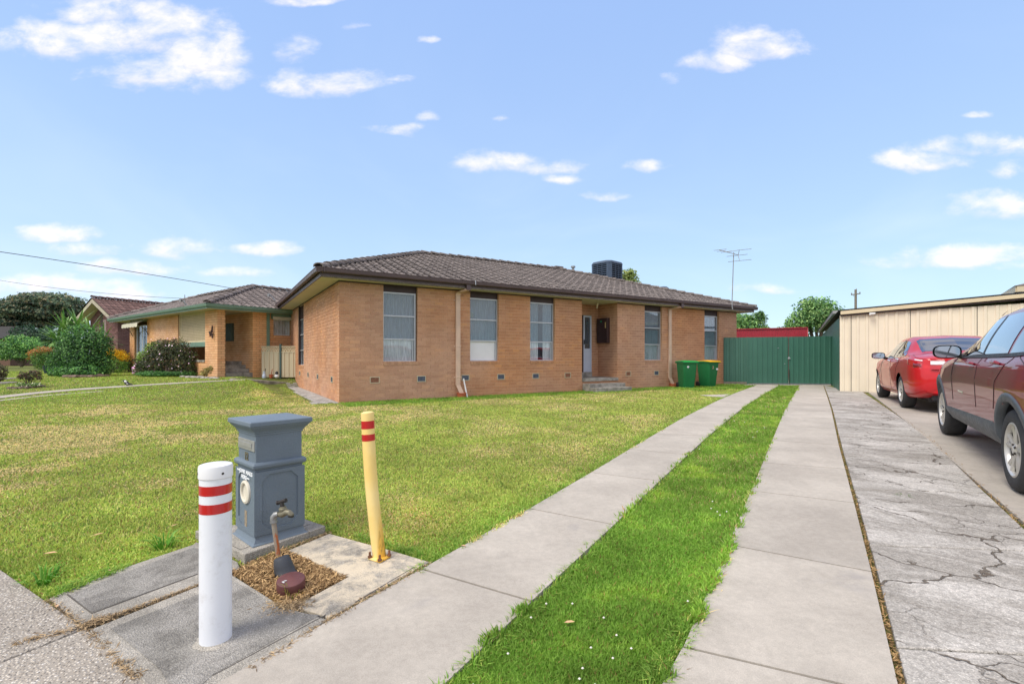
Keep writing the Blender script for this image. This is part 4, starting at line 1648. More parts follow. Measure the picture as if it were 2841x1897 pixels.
# ------------------------------------------------------------------ gate and side fence
M['green_steel'] = plain('green_steel_sheet', srgb(64, 108, 93), 0.42, 0.07, 1.2, bump=0.0006)
M['cream_steel'] = plain('cream_steel_sheet', srgb(222, 212, 190), 0.45, 0.05, 1.2, bump=0.0006)
M['cream_trim'] = plain('cream_trim', srgb(206, 192, 160), 0.45, 0.05, 1.5)
M['timber_grey'] = plain('weathered_timber', srgb(122, 116, 106), 0.9, 0.2, 9.0, bump=0.003)
M['red_steel'] = plain('red_corrugated_steel', srgb(158, 42, 56), 0.45, 0.10, 3.0)


def ribbed(o, along, out, L, z0, z1, pitch, rib=0.022, flat=0.62, thick=True, ztop2=None):
    """A roll-formed sheet with trapezoid ribs, swept upright."""
    prof = []
    n = max(1, round(L / pitch))
    p = L / n
    for k in range(n):
        u = k * p
        prof += [(u, 0.0), (u + p * flat * 0.5, 0.0), (u + p * (flat * 0.5 + 0.07), rib), (u + p * (flat * 0.5 + 0.07 + 0.24), rib), (u + p * (flat * 0.5 + 0.38), 0.0)]
    prof.append((L, 0.0))
    mb = MB()
    rows = [[o + along * u + out * d + UP * z0 for u, d in prof], [o + along * u + out * d + UP * (z1 + ((ztop2 - z1) * u / L if ztop2 else 0)) for u, d in prof]]
    mb.grid(rows)
    return mb


gl, gr = G(2074.8, 1067.5), G(2311, 1069.5)
gl.z = gr.z = 0
ga = (gr - gl).normalized()
gn = Vector((ga.y, -ga.x, 0))
GZ0, GZ1 = 0.02, zat(935.5, gl.y)
GZ2 = zat(932.5, gr.y)
gate = thing('driveway_gate', gl, 'wide green steel double gate across the end of the driveway', 'gate')
GL = (gr - gl).length
mid = GL * 0.488
for a, L in ((0.03, mid - 0.045), (mid + 0.01, GL - mid - 0.03)):
    za, zb = lerp(GZ1, GZ2, a / GL), lerp(GZ1, GZ2, (a + L) / GL)
    leaf = ribbed(gl + ga * a, ga, gn, L, GZ0 + 0.05, za, 0.19, rib=0.020, flat=0.9, ztop2=zb).build('gate_leaf', M['green_steel'], gate, fix=False)
    fr = MB()
    for z in (GZ0 + 0.06, 0.9, za - 0.10):
        fr.obox(gl + ga * a - gn * 0.045 + UP * z, ga * L, gn * 0.04, UP * 0.04)
    fr.obox(gl + ga * a - gn * 0.045 + UP * (GZ0 + 0.05), ga * 0.04, gn * 0.042, UP * (za - GZ0 - 0.06))
    fr.obox(gl + ga * (a + L - 0.04) - gn * 0.045 + UP * (GZ0 + 0.05), ga * 0.04, gn * 0.042, UP * (za - GZ0 - 0.06))
    fr.build('frame', M['green_steel'], leaf)
lt = MB()
lt.obox(gl + ga * (mid - 0.05) + gn * 0.022 + UP * 1.0, ga * 0.09, gn * 0.02, UP * 0.05)
lt.obox(gl + ga * (mid - 0.03) + gn * 0.022 + UP * 1.05, ga * 0.05, gn * 0.02, UP * 0.03)
lt.build('latch', M['alu'], gate, bevel=0.005)
lt = MB()
lt.tube([gl + ga * mid + gn * 0.035 + UP * -0.02, gl + ga * mid + gn * 0.035 + UP * 0.6], 0.010, 8)
lt.build('drop_bolt', M['dark_iron'], gate)
for a in (0.0, GL):
    po = MB()
    po.obox(gl + ga * (a - 0.035) - gn * 0.05 - UP * 0.2, ga * 0.06, gn * 0.075, UP * (lerp(GZ1, GZ2, a / GL) + 0.2 + 0.005))
    po.build('post', M['green_steel'], gate, bevel=0.004)
for (a, z) in ((0.74, 1.42), (0.90, 0.82)):
    sc_ = MB()
    sc_.lathe(gl + ga * (mid * a) + gn * 0.004 + UP * z, [(0.0, 0.02), (0.013, 0.018), (0.015, 0.0)], 8, axis=gn)
    sc_.build('screw_cap', M['alu'], gate)
uF = u_at(2005.5, 0)
s0 = H(uF, -0.03, 0)
s1 = gl - ga * 0.04
fence_side = thing('side_fence_panel', s0, 'dark green ribbed fence panel between the brick house and the gate', 'fence')
sa = (s1 - s0).normalized()
sn = Vector((sa.y, -sa.x, 0))
ribbed(s0, sa, sn, (s1 - s0).length, 0.12, GZ1, 0.165, rib=0.035, flat=0.55).build('sheet', M['green_steel'], fence_side, fix=False)
pl = MB()
pl.obox(s0 - UP * 0.08 - sn * 0.02, sa * (s1 - s0).length, sn * 0.05, UP * 0.19)
pl.build('plinth_board', M['timber_grey'], fence_side, bevel=0.004)

# ------------------------------------------------------------------ garage (cream steel)
q0 = G(2329, 1087)
q0.z = float(gz(q0.x, q0.y))
gar_dir = (G(2318, 1076.5) - q0)
back = Vector((math.sin(R(31)), math.cos(R(31)), 0))
fx = Vector((math.cos(R(31)), -math.sin(R(31)), 0))
fn = -back
garage = thing('garage', q0, 'long low cream steel garage with wide doors behind the cars', 'garage')
ZG = lambda px, py: None


def fu(px):
    k = (px - CX) / FOC
    return (k * q0.y - q0.x) / (fx.x - k * fx.y)


def fz(px, py):
    return zat(py, q0.y + fx.y * fu(px))


GLEN = 9.0
seams = [0.0, fu(2361.5), fu(2525.5), fu(2711), fu(2711) + (fu(2711) - fu(2525.5)), GLEN]
top_l, top_r = fz(2330, 874.5), fz(2709, 850)
tl = lambda u: top_l + (top_r - top_l) * u / fu(2709)
for i, (a, b) in enumerate(zip(seams[:-1], seams[1:])):
    ribbed(q0 + fx * (a + 0.008), fx, fn, b - a - 0.016, 0.02 + q0.z * 0, tl(a) - q0.z * 0, 0.235 if i else 0.17, rib=0.022, flat=0.95, ztop2=tl(b)).build('door_panel' if i else 'wall_sheet', M['cream_steel'], garage, fix=False)
bk2 = MB()
bk2.obox(q0 + back * 0.05 - UP * 0.1, fx * GLEN, back * 0.1, UP * (top_l + 0.1))
bk2.build('door_backing', M['inside'], garage)
f = MB()
zf0, zf1 = fz(2347, 873), fz(2347, 863)
sl = (fz(2841, 816) - fz(2347, 863)) / (fu(2841) - fu(2347))
f.obox(q0 + fx * 0.02 + fn * 0.10 + UP * zf0, fx * GLEN + UP * sl * GLEN, fn * 0.03, UP * (zf1 - zf0))
f.build('fascia', M['cream_trim'], garage, bevel=0.004)
f = MB()
f.obox(q0 + fx * -0.05 + fn * 0.14 + UP * (zf1 + 0.004), fx * (GLEN + 0.1) + UP * sl * GLEN, back * 14.0, UP * 0.03)
f.build('roof', M['cooler_dark'], garage)
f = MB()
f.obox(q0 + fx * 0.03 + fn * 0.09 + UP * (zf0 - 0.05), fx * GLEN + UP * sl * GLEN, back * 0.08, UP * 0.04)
f.build('eave_dark_board', M['dark_brown'], garage)  # dark brown board just below the fascia
f = MB()
prof = [(0.0, 0.0), (0.0, -0.03), (-0.06, -0.09), (-0.12, -0.09), (-0.13, 0.0), (-0.14, 0.0)]
f.strip([q0 + fx * (p - 0.05) + fn * 0.14 + UP * (zf1 + 0.02 + h) for p, h in prof], back * 14.0)
f.prism([q0 + fx * (p - 0.05) + fn * 0.14 + UP * (zf1 + 0.02 + h) for p, h in prof[:5]], back * 0.003)
f.build('side_gutter', M['galv'], garage, fix=False)
ribbed(q0 + back * 0.03, back, -fx, 3.4, 0.0, zat(910, q0.y + 0.2) - 0.0, 0.4, rib=0.01, flat=1.0).build('side_sheet', M['green_steel'], garage, fix=False)
f = MB()
f.obox(q0 + fx * 0.02 + back * 0.06 - UP * 0.1, back * 13.5, fx * 0.08, UP * (zf0 + 0.05))
f.build('side_wall', plain('teal_sheet', srgb(40, 118, 100), 0.5), garage)
f = MB()
lu = fu(2410)
f.obox(q0 + fx * lu + fn * 0.135 + UP * (zf0 - 0.05), fx * 0.10, fn * 0.05, UP * 0.07)
f.obox(q0 + fx * (lu + 0.02) + fn * 0.19 + UP * (zf0 - 0.03), fx * 0.12, fn * 0.03, UP * 0.05)
f.build('flood_light', M['white'], garage, bevel=0.006)
f = MB()
f.obox(q0 + fx * fu(2361.5) + fn * 0.0 + UP * -0.02, fx * (GLEN - 0.4), fn * 0.03, UP * 0.035)
f.build('door_seal', M['black'], garage)

# eave corner of the house beyond the garage, top right
ec = at(2833, 790, 13.2)
nh = thing('next_house', (ec.x, ec.y, 0), 'corner of a grey roofed cream house above the garage roof', 'house')
hd = Vector((math.cos(R(-24)), math.sin(R(-24)), 0))
hb = Vector((0.62, 0.78, 0))
ze0, ze1 = zat(815, 13.2), zat(750, 13.2)
f = MB()
f.add([ec + Vector((-0.13, 0, 0)) + UP * (ze0 - ec.z), ec + Vector((0.02, 0, 0)) + UP * (ze1 - ec.z + 0.0)] + [ec + hd * 5 + UP * (ze1 - ec.z + 0.3), ec + hd * 5 + UP * (ze0 - ec.z)], [(0, 1, 2, 3)])
sof_y = ze0
f = MB()
a0 = Vector((ec.x - 0.12, ec.y, ze0 + 0.05))
f.prism([a0, a0 + hd * 4, a0 + hd * 4 + hb * 4 , a0 + hb * 4], UP * 0.03)
f.build('soffit', M['soffit'], nh)
f = MB()
f.obox(a0 - UP * 0.0 - hb * 0.03, hd * 4, hb * 0.03, UP * 0.17)
f.obox(a0 - hd * 0.03, hb * 4, hd * 0.03, UP * 0.17)
f.build('fascia', M['cream_trim'], nh)
f = MB()
f.add([a0 + UP * 0.17 - hd * 0.05 - hb * 0.05, a0 + UP * 0.17 + hd * 4, a0 + hd * 3.2 + hb * 2.4 + UP * 1.15, a0 + UP * 0.17 + hb * 4], [(0, 1, 2), (0, 2, 3), (1, 3, 2)])
f.build('roof', M['tilestuff_our'], nh)
f = MB()
f.obox(a0 + hd * 0.5 + hb * 0.5 - UP * 3.1, hd * 3, hb * 0.2, UP * 3.12)
f.obox(a0 + hd * 0.5 + hb * 0.7 - UP * 3.1, hd * 0.2, hb * 3, UP * 3.12)
f.build('wall', M['mortar_yel'], nh)

# ------------------------------------------------------------------ red roofed shed behind the gate
rs0, rs1 = at(2030, 917, 25.0), at(2239, 910, 24.0)
shed = thing('garden_shed', (rs0.x, rs0.y, 0), 'red corrugated steel shed showing above the green gate', 'shed')
ra = Vector((rs1.x - rs0.x, rs1.y - rs0.y, 0))
RL = ra.length
ra.normalize()
rn = Vector((ra.y, -ra.x, 0))
ribbed(Vector((rs0.x, rs0.y, 0)) - ra * 2.5, ra, rn, RL + 2.5, 0.0, rs0.z, 0.10, rib=0.018, flat=0.5, ztop2=rs1.z).build('wall', M['red_steel'], shed, fix=False)
f = MB()
f.obox(Vector((rs0.x, rs0.y, rs0.z)) - ra * 2.5 + rn * 0.05, ra * (RL + 2.52) + UP * (rs1.z - rs0.z), rn * -3.0, UP * 0.05)
f.build('roof', M['red_steel'], shed)
f = MB()
f.obox(Vector((rs1.x, rs1.y, 0)) + rn * 0.03, ra * 0.04, rn * -3.0, UP * rs1.z)
f.build('corner_trim', plain('pale_red_trim', srgb(190, 92, 96), 0.5), shed)

# ------------------------------------------------------------------ cars
def interp(tab, x):
    xs, ys = zip(*tab)
    # monotone-ish cubic through the table
    i = min(max(0, int(np.searchsorted(xs, x)) - 1), len(xs) - 2)
    t = (x - xs[i]) / (xs[i + 1] - xs[i])
    t = min(max(t, 0), 1)

    def slope(j):
        if j <= 0 or j >= len(xs) - 1:
            return 0.0 if len(xs) < 3 else (ys[min(j + 1, len(xs) - 1)] - ys[max(j - 1, 0)]) / (xs[min(j + 1, len(xs) - 1)] - xs[max(j - 1, 0)])
        a, b = (ys[j] - ys[j - 1]) / (xs[j] - xs[j - 1]), (ys[j + 1] - ys[j]) / (xs[j + 1] - xs[j])
        return 0.0 if a * b <= 0 else 2 * a * b / (a + b)
    h = xs[i + 1] - xs[i]
    m0, m1 = slope(i) * h, slope(i + 1) * h
    return (2 * t ** 3 - 3 * t ** 2 + 1) * ys[i] + (t ** 3 - 2 * t ** 2 + t) * m0 + (-2 * t ** 3 + 3 * t ** 2) * ys[i + 1] + (t ** 3 - t ** 2) * m1


SEG = [2, 2, 2, 3, 5, 3, 2, 7, 3, 5]          # subdivisions between the section's key points


def carpaint(name, c1, flake):
    m = NT(name)
    lw = m.node('ShaderNodeLayerWeight')
    lw.inputs[0].default_value = 0.35
    c = m.mix(lw.outputs['Facing'], c1, flake)
    m.set(color=c, metal=0.15, rough=0.4, spec=0.3, coat=0.75, coat_rough=0.015)
    return m.m


class Car:
    def __init__(self, P, root, paint, s):
        self.P, self.root, self.paint, self.s = P, root, paint, s

    def keys(self, x):
        P = self.P
        w, zb, zt, zl = interp(P['w'], x), interp(P['zb'], x), interp(P['top'], x), interp(P['belt'], x)
        wr = min(interp(P['wr'], x), w * 0.93)
        zl = min(zl, zt - 0.012)
        hb_ = zl - zb
        gl_ = zt - zl
        k = [(0, zb), (0.72 * w, zb), (0.90 * w, zb + 0.03 * hb_), (0.965 * w, zb + 0.16 * hb_), (0.985 * w, zb + 0.36 * hb_), (w, zb + 0.72 * hb_), (0.975 * w, zb + 0.93 * hb_), (0.935 * w, zl),
             (wr, zt - min(0.075, gl_ * 0.35)), (wr * 0.86, zt - min(0.022, gl_ * 0.12)), (0, zt)]
        return k

    def pt(self, x, t):
        """Point on the left side of the shell; t runs 0..10 along the section's key points."""
        k = self.keys(x)
        i = min(int(t), 9)
        f = t - i
        a, b = k[i], k[i + 1]
        y, z = a[0] + (b[0] - a[0]) * f, a[1] + (b[1] - a[1]) * f
        if i in (4, 5):
            z = z
        if i == 7:
            y += 0.022 * math.sin(math.pi * f) * min(1, (b[1] - a[1]) / 0.3)
        if i == 9:
            z += 0.012 * math.sin(math.pi / 2 * f) * 0
        xo = 0.0
        if 'bulge' in self.P:
            xo = self.P['bulge'](x, z, y)
        return Vector((x + xo, y, z))

    def nrm(self, x, t):
        e = 0.01
        a = self.pt(x + e, t) - self.pt(x - e, t)
        b = self.pt(x, min(t + 0.05, 10)) - self.pt(x, max(t - 0.05, 0))
        n = b.cross(a)
        return n.normalized() if n.length > 1e-9 else Vector((0, 1, 0))

    def patch(self, name, mat, x0, x1, t0, t1, nx_=24, nt_=8, off=0.004, side=1, parent=None, edge=0.0, flip=False):
        """A panel lying on the shell: t0/t1 may be functions of x."""
        f0 = t0 if callable(t0) else (lambda x: t0)
        f1 = t1 if callable(t1) else (lambda x: t1)
        rows = []
        for i in range(nx_ + 1):
            x = lerp(x0, x1, i / nx_)
            row = []
            for j in range(nt_ + 1):
                t = lerp(f0(x), f1(x), j / nt_)
                o = off
                if edge and (i in (0, nx_) or j in (0, nt_)):
                    o = -edge
                p = self.pt(x, t) + self.nrm(x, t) * o
                row.append(Vector((p.x, p.y * side, p.z)) * self.s)
            rows.append(row)
        mb = MB()
        mb.grid(rows)
        return mb.build(name, mat, parent or self.root, smooth='full', world=False)

    def body(self):
        P = self.P
        xs = list(np.arange(0, P['L'] + 1e-6, 0.045))
        xs[-1] = P['L']
        ts = [i + j / n for i, n in enumerate(SEG) for j in range(n)] + [10.0]
        mb = MB()
        for side in (1, -1):
            V = [[self.pt(x, t) for t in ts] for x in xs]
            idx = {}
            verts = []
            for i in range(len(xs)):
                for j in range(len(ts)):
                    p = V[i][j]
                    # pull the mesh onto the wheel arch rim
                    for (ax_c, az_c, ar) in P['arch']:
                        d = math.hypot(p.x - ax_c, p.z - az_c)
                        if abs(d - ar) < 0.030 and ts[j] < 7 and ts[j] > 1.4:
                            q = ar / max(d, 1e-6)
                            p = Vector((ax_c + (p.x - ax_c) * q, p.y, az_c + (p.z - az_c) * q))
                    idx[i, j] = len(verts)
                    verts.append(Vector((p.x, p.y * side, p.z)) * self.s)
            faces = []
            for i in range(len(xs) - 1):
                for j in range(len(ts) - 1):
                    c = (V[i][j] + V[i + 1][j] + V[i][j + 1] + V[i + 1][j + 1]) / 4
                    if ts[j] < 7 and c.y > 0.45 and any(math.hypot(c.x - a, c.z - b) < r for a, b, r in P['arch']):
                        continue
                    faces.append((idx[i, j], idx[i + 1, j], idx[i + 1, j + 1], idx[i, j + 1]))
            mb.add(verts, faces)
            for xe in (0.0, P['L']):
                ring = [self.pt(xe, t) for t in ts]
                cz = sum(p.z for p in ring) / len(ring)
                mb.add([Vector((p.x, p.y * side, p.z)) * self.s for p in ring] + [Vector((ring[0].x, 0, cz)) * self.s], [(k, k + 1, len(ring)) for k in range(len(ring) - 1)])
        b = mb.build('body', self.paint, self.root, smooth='full', world=False)
        me = b.data
        import bmesh
        bm = bmesh.new()
        bm.from_mesh(me)
        bmesh.ops.remove_doubles(bm, verts=bm.verts, dist=0.0008)
        bmesh.ops.recalc_face_normals(bm, faces=bm.faces)
        bm.to_mesh(me)
        bm.free()
        me.set_sharp_from_angle(angle=R(50))
        for (a, z, r) in P['arch']:
            for side in (1, -1):
                w = MB()
                yo = interp(P['w'], a) * 0.93
                rows = []
                for k in range(21):
                    an = math.pi * (k / 20.0) * 1.08 - 0.12
                    c, s_ = a + math.cos(an) * r * 1.0, z + math.sin(an) * r * 1.0
                    rows.append([Vector((c, side * yo, s_)) * self.s, Vector((c, side * (yo - 0.34), s_)) * self.s])
                w.grid(rows)
                fan = [q[1] for q in rows]
                w.add(fan, [tuple(range(len(fan)))])
                w.build('wheel_well', M['black'], self.root, smooth=False, world=False)
        return b

    def wheel(self, x, side, r, rw, spokes, style):
        y = side * (interp(self.P['w'], x) - 0.035) * self.s
        e = bpy.data.objects.new('wheel', None)
        e.parent = self.root
        e.location = (x * self.s, y, r * self.s)
        col.objects.link(e)
        s = self.s
        axis = Vector((0, side, 0))
        t = MB()
        rr = r * s
        ri = r * s * 0.66
        hw = rw * s
        t.lathe((0, 0, 0), [(ri, -hw), (rr * 0.90, -hw), (rr * 0.975, -hw * 0.90), (rr, -hw * 0.72), (rr, -hw * 0.15), (rr * 0.975, -hw * 0.09), (rr * 0.93, -0.002), (rr * 0.80, 0.008), (ri * 1.04, 0.0), (ri, -0.012), (ri * 0.97, -0.05)], 48, axis=axis)
        t.build('tyre', M['tyre'], e, smooth=True, world=False)
        d = MB()
        d.lathe((0, 0, 0), [(ri * 0.98, -0.01), (ri * 0.93, -0.03), (ri * 0.92, -0.12), (0.0, -0.13)], 40, axis=axis)
        d.build('barrel', M['barrel'], e, smooth=True, world=False)
        m = MB()
        m.lathe((0, 0, 0), [(ri * 1.0, -0.03), (ri * 1.01, -0.004), (ri * 0.95, 0.001), (ri * 0.90, -0.012), (ri * 0.89, -0.04)], 48, axis=axis)
        m.lathe((0, 0, 0), [(ri * 0.25, -0.05), (ri * 0.24, -0.018), (ri * 0.16, -0.012), (ri * 0.13, -0.004), (0.0, -0.003)], 24, axis=axis)
        ex = Vector((1, 0, 0))
        ez = Vector((0, 0, 1))
        for k in range(spokes):
            a = 2 * math.pi * k / spokes + 0.3
            for q in ((-1, 1) if style == 'double' else (0,)):
                a0, a1 = a + q * 0.10, a + q * (0.20 if style == 'double' else 0)
                w0, w1 = ri * (0.085 if style == 'double' else 0.15), ri * (0.10 if style == 'double' else 0.11)
                d0 = ex * math.cos(a0) + ez * math.sin(a0)
                d1 = ex * math.cos(a1) + ez * math.sin(a1)
                tn = (ez * math.cos(a) - ex * math.sin(a))
                p0, p1 = d0 * ri * 0.20, d1 * ri * 0.93
                f0 = axis * -0.016
                f1 = axis * -0.008
                bk_ = axis * -0.035
                m.add([p0 - tn * w0 + f0 * 1.6, p0 + f0, p0 + tn * w0 + f0 * 1.6, p1 - tn * w1 + f1 * 2, p1 + f1, p1 + tn * w1 + f1 * 2, p0 - tn * w0 + bk_, p0 + tn * w0 + bk_, p1 - tn * w1 + bk_, p1 + tn * w1 + bk_],
                      [(0, 1, 4, 3), (1, 2, 5, 4), (0, 3, 8, 6), (2, 7, 9, 5), (6, 8, 9, 7)])
        m.build('rim', M['rim'], e, smooth=True, world=False)
        n = MB()
        for k in range(5):
            a = 2 * math.pi * k / 5
            n.lathe((ex * math.cos(a) + ez * math.sin(a)) * ri * 0.185, [(0.010, -0.03), (0.010, -0.004), (0.0, -0.003)], 8, axis=axis)
        n.build('wheel_nut', M['dark_iron'], e, world=False)
        return e

    def seam(self, pts, name='door_seam', side=1, w=0.006, mat=None):
        """Dark shut line along the shell through (x, t) points."""
        mb = MB()
        P = []
        for (xa, ta), (xb, tb) in zip(pts[:-1], pts[1:]):
            n = 8
            P += [(lerp(xa, xb, k / n), lerp(ta, tb, k / n)) for k in range(n)]
        P.append(pts[-1])
        q = []
        for x, t in P:
            p = self.pt(x, t) + self.nrm(x, t) * 0.0012
            q.append(Vector((p.x, p.y * side, p.z)) * self.s)
        mb.tube(q, w * 0.5 * self.s, 5)
        return mb.build(name, mat or M['black'], self.root, world=False)

    def handle(self, x, t, side=1, mat=None, L=0.20):
        p = self.pt(x, t)
        n = self.nrm(x, t)
        mb = MB()
        a = Vector((p.x - L / 2, p.y, p.z))
        b = Vector((p.x + L / 2, p.y, p.z))
        q = [a + n * 0.004, a + n * 0.030 + Vector((0.03, 0, 0)), b + n * 0.034 - Vector((0.04, 0, 0)), b + n * 0.004]
        mb.tube([Vector((v.x, v.y * side, v.z)) * self.s for v in q], [0.012 * self.s, 0.017 * self.s, 0.015 * self.s, 0.010 * self.s], 8)
        cup = MB()
        cup.lathe(Vector((p.x, (p.y + 0.001) * side, p.z)) * self.s, [(0.0, 0.001), (0.045 * self.s, 0.001)], 16, axis=Vector((0, side, 0)))
        h = mb.build('door_handle', mat or self.paint, self.root, smooth=True, world=False)
        return h

    def mirror(self, x, t, side, shell, size=(0.13, 0.115, 0.085)):
        p = self.pt(x, t)
        c = Vector((p.x, (p.y + 0.135) * side, p.z + 0.085)) * self.s
        e = MB()
        rows = []
        for k, (dx, f) in enumerate(((-0.055, 0.985), (-0.05, 1.0), (0.0, 0.98), (0.045, 0.86), (0.08, 0.55), (0.09, 0.0))):
            row = []
            for j in range(25):
                a = 2 * math.pi * j / 24
                ca, sa_ = math.cos(a), math.sin(a)
                sx_ = math.copysign(abs(ca) ** 0.6, ca)
                sz_ = math.copysign(abs(sa_) ** 0.7, sa_)
                row.append(c + Vector((dx, sx_ * size[0] * f * side, sz_ * size[2] * f)) * self.s)
            rows.append(row)
        e.grid(rows)
        m = e.build('wing_mirror', shell, self.root, smooth='full', world=False)
        g = MB()
        pts = []
        for j in range(24):
            a = 2 * math.pi * j / 24
            ca, sa_ = math.cos(a), math.sin(a)
            pts.append(c + Vector((-0.050, math.copysign(abs(ca) ** 0.6, ca) * size[0] * 0.88 * side, math.copysign(abs(sa_) ** 0.7, sa_) * size[2] * 0.86)) * self.s)
        g.add(pts, [tuple(range(24))])
        g.build('mirror_glass', M['mirror'], m, world=False)
        st = MB()
        st.tube([p.xyz * 1.0 if False else Vector((p.x, (p.y - 0.02) * side, p.z + 0.02)) * self.s, c + Vector((0.03, -0.08 * side, -0.03)) * self.s], [0.035 * self.s, 0.028 * self.s], 10)
        st.build('mirror_arm', M['black'], m, world=False)


M['tyre'] = plain('tyre_rubber', (0.028, 0.029, 0.031), 0.8, 0.2, 14.0, bump=0.002)
M['barrel'] = plain('wheel_barrel', (0.05, 0.048, 0.045), 0.6, 0.2, 8.0)
M['rim'] = plain('dusty_alloy', srgb(200, 198, 192), 0.35, 0.10, 8.0, metal=0.55)
M['cladding'] = plain('grey_plastic_cladding', srgb(72, 78, 84), 0.5, 0.08, 6.0)
M['mirror'] = plain('mirror', (0.42, 0.46, 0.50), 0.03, 0.0, 1.0, metal=1.0)
M['chrome'] = plain('chrome', (0.85, 0.86, 0.88), 0.08, 0.02, 2.0, metal=1.0)
M['tail_red'] = plain('red_lamp_lens', (0.45, 0.01, 0.015), 0.12, 0.1, 20.0, coat=1.0)
M['tail_clear'] = plain('clear_lamp_lens', (0.72, 0.74, 0.76), 0.12, 0.15, 30.0, coat=1.0)
M['tail_dark'] = plain('dark_red_lamp_lens', (0.16, 0.008, 0.012), 0.12, 0.1, 20.0, coat=1.0)
M['paint_suv'] = carpaint('maroon_car_paint', (0.23, 0.008, 0.022), (0.19, 0.007, 0.018))
M['paint_red'] = carpaint('bright_red_car_paint', (0.54, 0.008, 0.015), (0.46, 0.008, 0.013))


def tilt_root(o, rear, front):
    """Sit a car on its wheels' ground points (its local x runs forward)."""
    d = front - rear
    yaw = math.atan2(d.y, d.x)
    pitch = -math.atan2(d.z, math.hypot(d.x, d.y))
    o.rotation_euler = (0, pitch, yaw)
    return yaw


# the maroon four wheel drive, seen from behind its left flank
sr, sf = G(2818, 1362, 0.03), G(2617, 1203, 0.03)
wb_px = (sf - sr).length
suv_s = 1.03
wb = wb_px / suv_s
XR = 0.90
PS = {'L': XR + wb + 0.92,
      'w': [(0, 0.70), (0.12, 0.82), (0.45, 0.905), (1.0, 0.93), (2.2, 0.925), (XR + wb - 0.3, 0.93), (XR + wb + 0.25, 0.90), (XR + wb + 0.65, 0.76), (XR + wb + 0.92, 0.48)],
      'zb': [(0, 0.48), (0.3, 0.36), (0.9, 0.30), (XR + wb, 0.28), (XR + wb + 0.6, 0.26), (XR + wb + 0.92, 0.42)],
      'top': [(0, 1.02), (0.10, 1.20), (0.30, 1.52), (0.7, 1.63), (1.5, 1.675), (2.3, 1.64), (2.75, 1.50), (3.20, 1.26), (3.42, 1.155), (3.8, 1.10), (XR + wb + 0.45, 0.98), (XR + wb + 0.92, 0.70)],
      'belt': [(0, 1.00), (0.5, 1.17), (1.0, 1.145), (2.0, 1.115), (3.0, 1.095), (3.3, 1.09), (XR + wb + 0.4, 0.93), (XR + wb + 0.92, 0.66)],
      'wr': [(0, 0.55), (0.3, 0.60), (1.0, 0.655), (2.0, 0.65), (2.7, 0.665), (3.3, 0.80), (XR + wb, 0.66), (XR + wb + 0.92, 0.35)]}
AR = 0.415
PS['arch'] = [(XR, 0.37, AR), (XR + wb, 0.37, AR)]
suv = thing('parked_car', sr, 'dark maroon four wheel drive with grey plastic wheel arches, nearest car', 'car', 'cars parked next door')
yaw = tilt_root(suv, sr, sf)
# root sits under the rear left wheel: shift so that wheel's contact is the origin
ly = (interp(PS['w'], XR) - 0.06) * suv_s
suv.location = sr - Vector((math.cos(yaw), math.sin(yaw), 0)) * XR * suv_s - Vector((-math.sin(yaw), math.cos(yaw), 0)) * ly
suv.location.z = sr.z - (sf.z - sr.z) / wb_px * XR * suv_s
C1 = Car(PS, suv, M['paint_suv'], suv_s)
C1.body()
for x in (XR, XR + wb):
    for sd in (1, -1):
        C1.wheel(x, sd, 0.355, 0.225, 5, 'double')
xf = XR + wb


def arch_lip(car, x0, r, mat, side=1, width=0.062, z0=0.37):
    """Plastic flare round a wheel opening."""
    rows = []
    for k in range(33):
        an = math.pi * (k / 32.0) * 1.06 - 0.10
        row = []
        for rr, oy in ((r - 0.012, -0.05), (r - 0.010, 0.008), (r + width * 0.5, 0.012), (r + width, 0.007), (r + width + 0.004, -0.012)):
            x, z = x0 + math.cos(an) * rr, z0 + math.sin(an) * rr * 0.99
            # find the shell's width at this place
            k_ = car.keys(min(max(x, 0.02), car.P['L'] - 0.02))
            y = k_[4][0]
            for a, b in zip(k_[1:7], k_[2:8]):
                if a[1] <= z <= b[1] and b[1] > a[1]:
                    y = lerp(a[0], b[0], (z - a[1]) / (b[1] - a[1]))
            if z < k_[2][1]:
                y = k_[3][0]
            row.append(Vector((x, (y + oy) * side, max(z, 0.16))) * car.s)
        rows.append(row)
    mb = MB()
    mb.grid(rows)
    return mb.build('wheel_arch', mat, car.root, smooth='full', world=False)


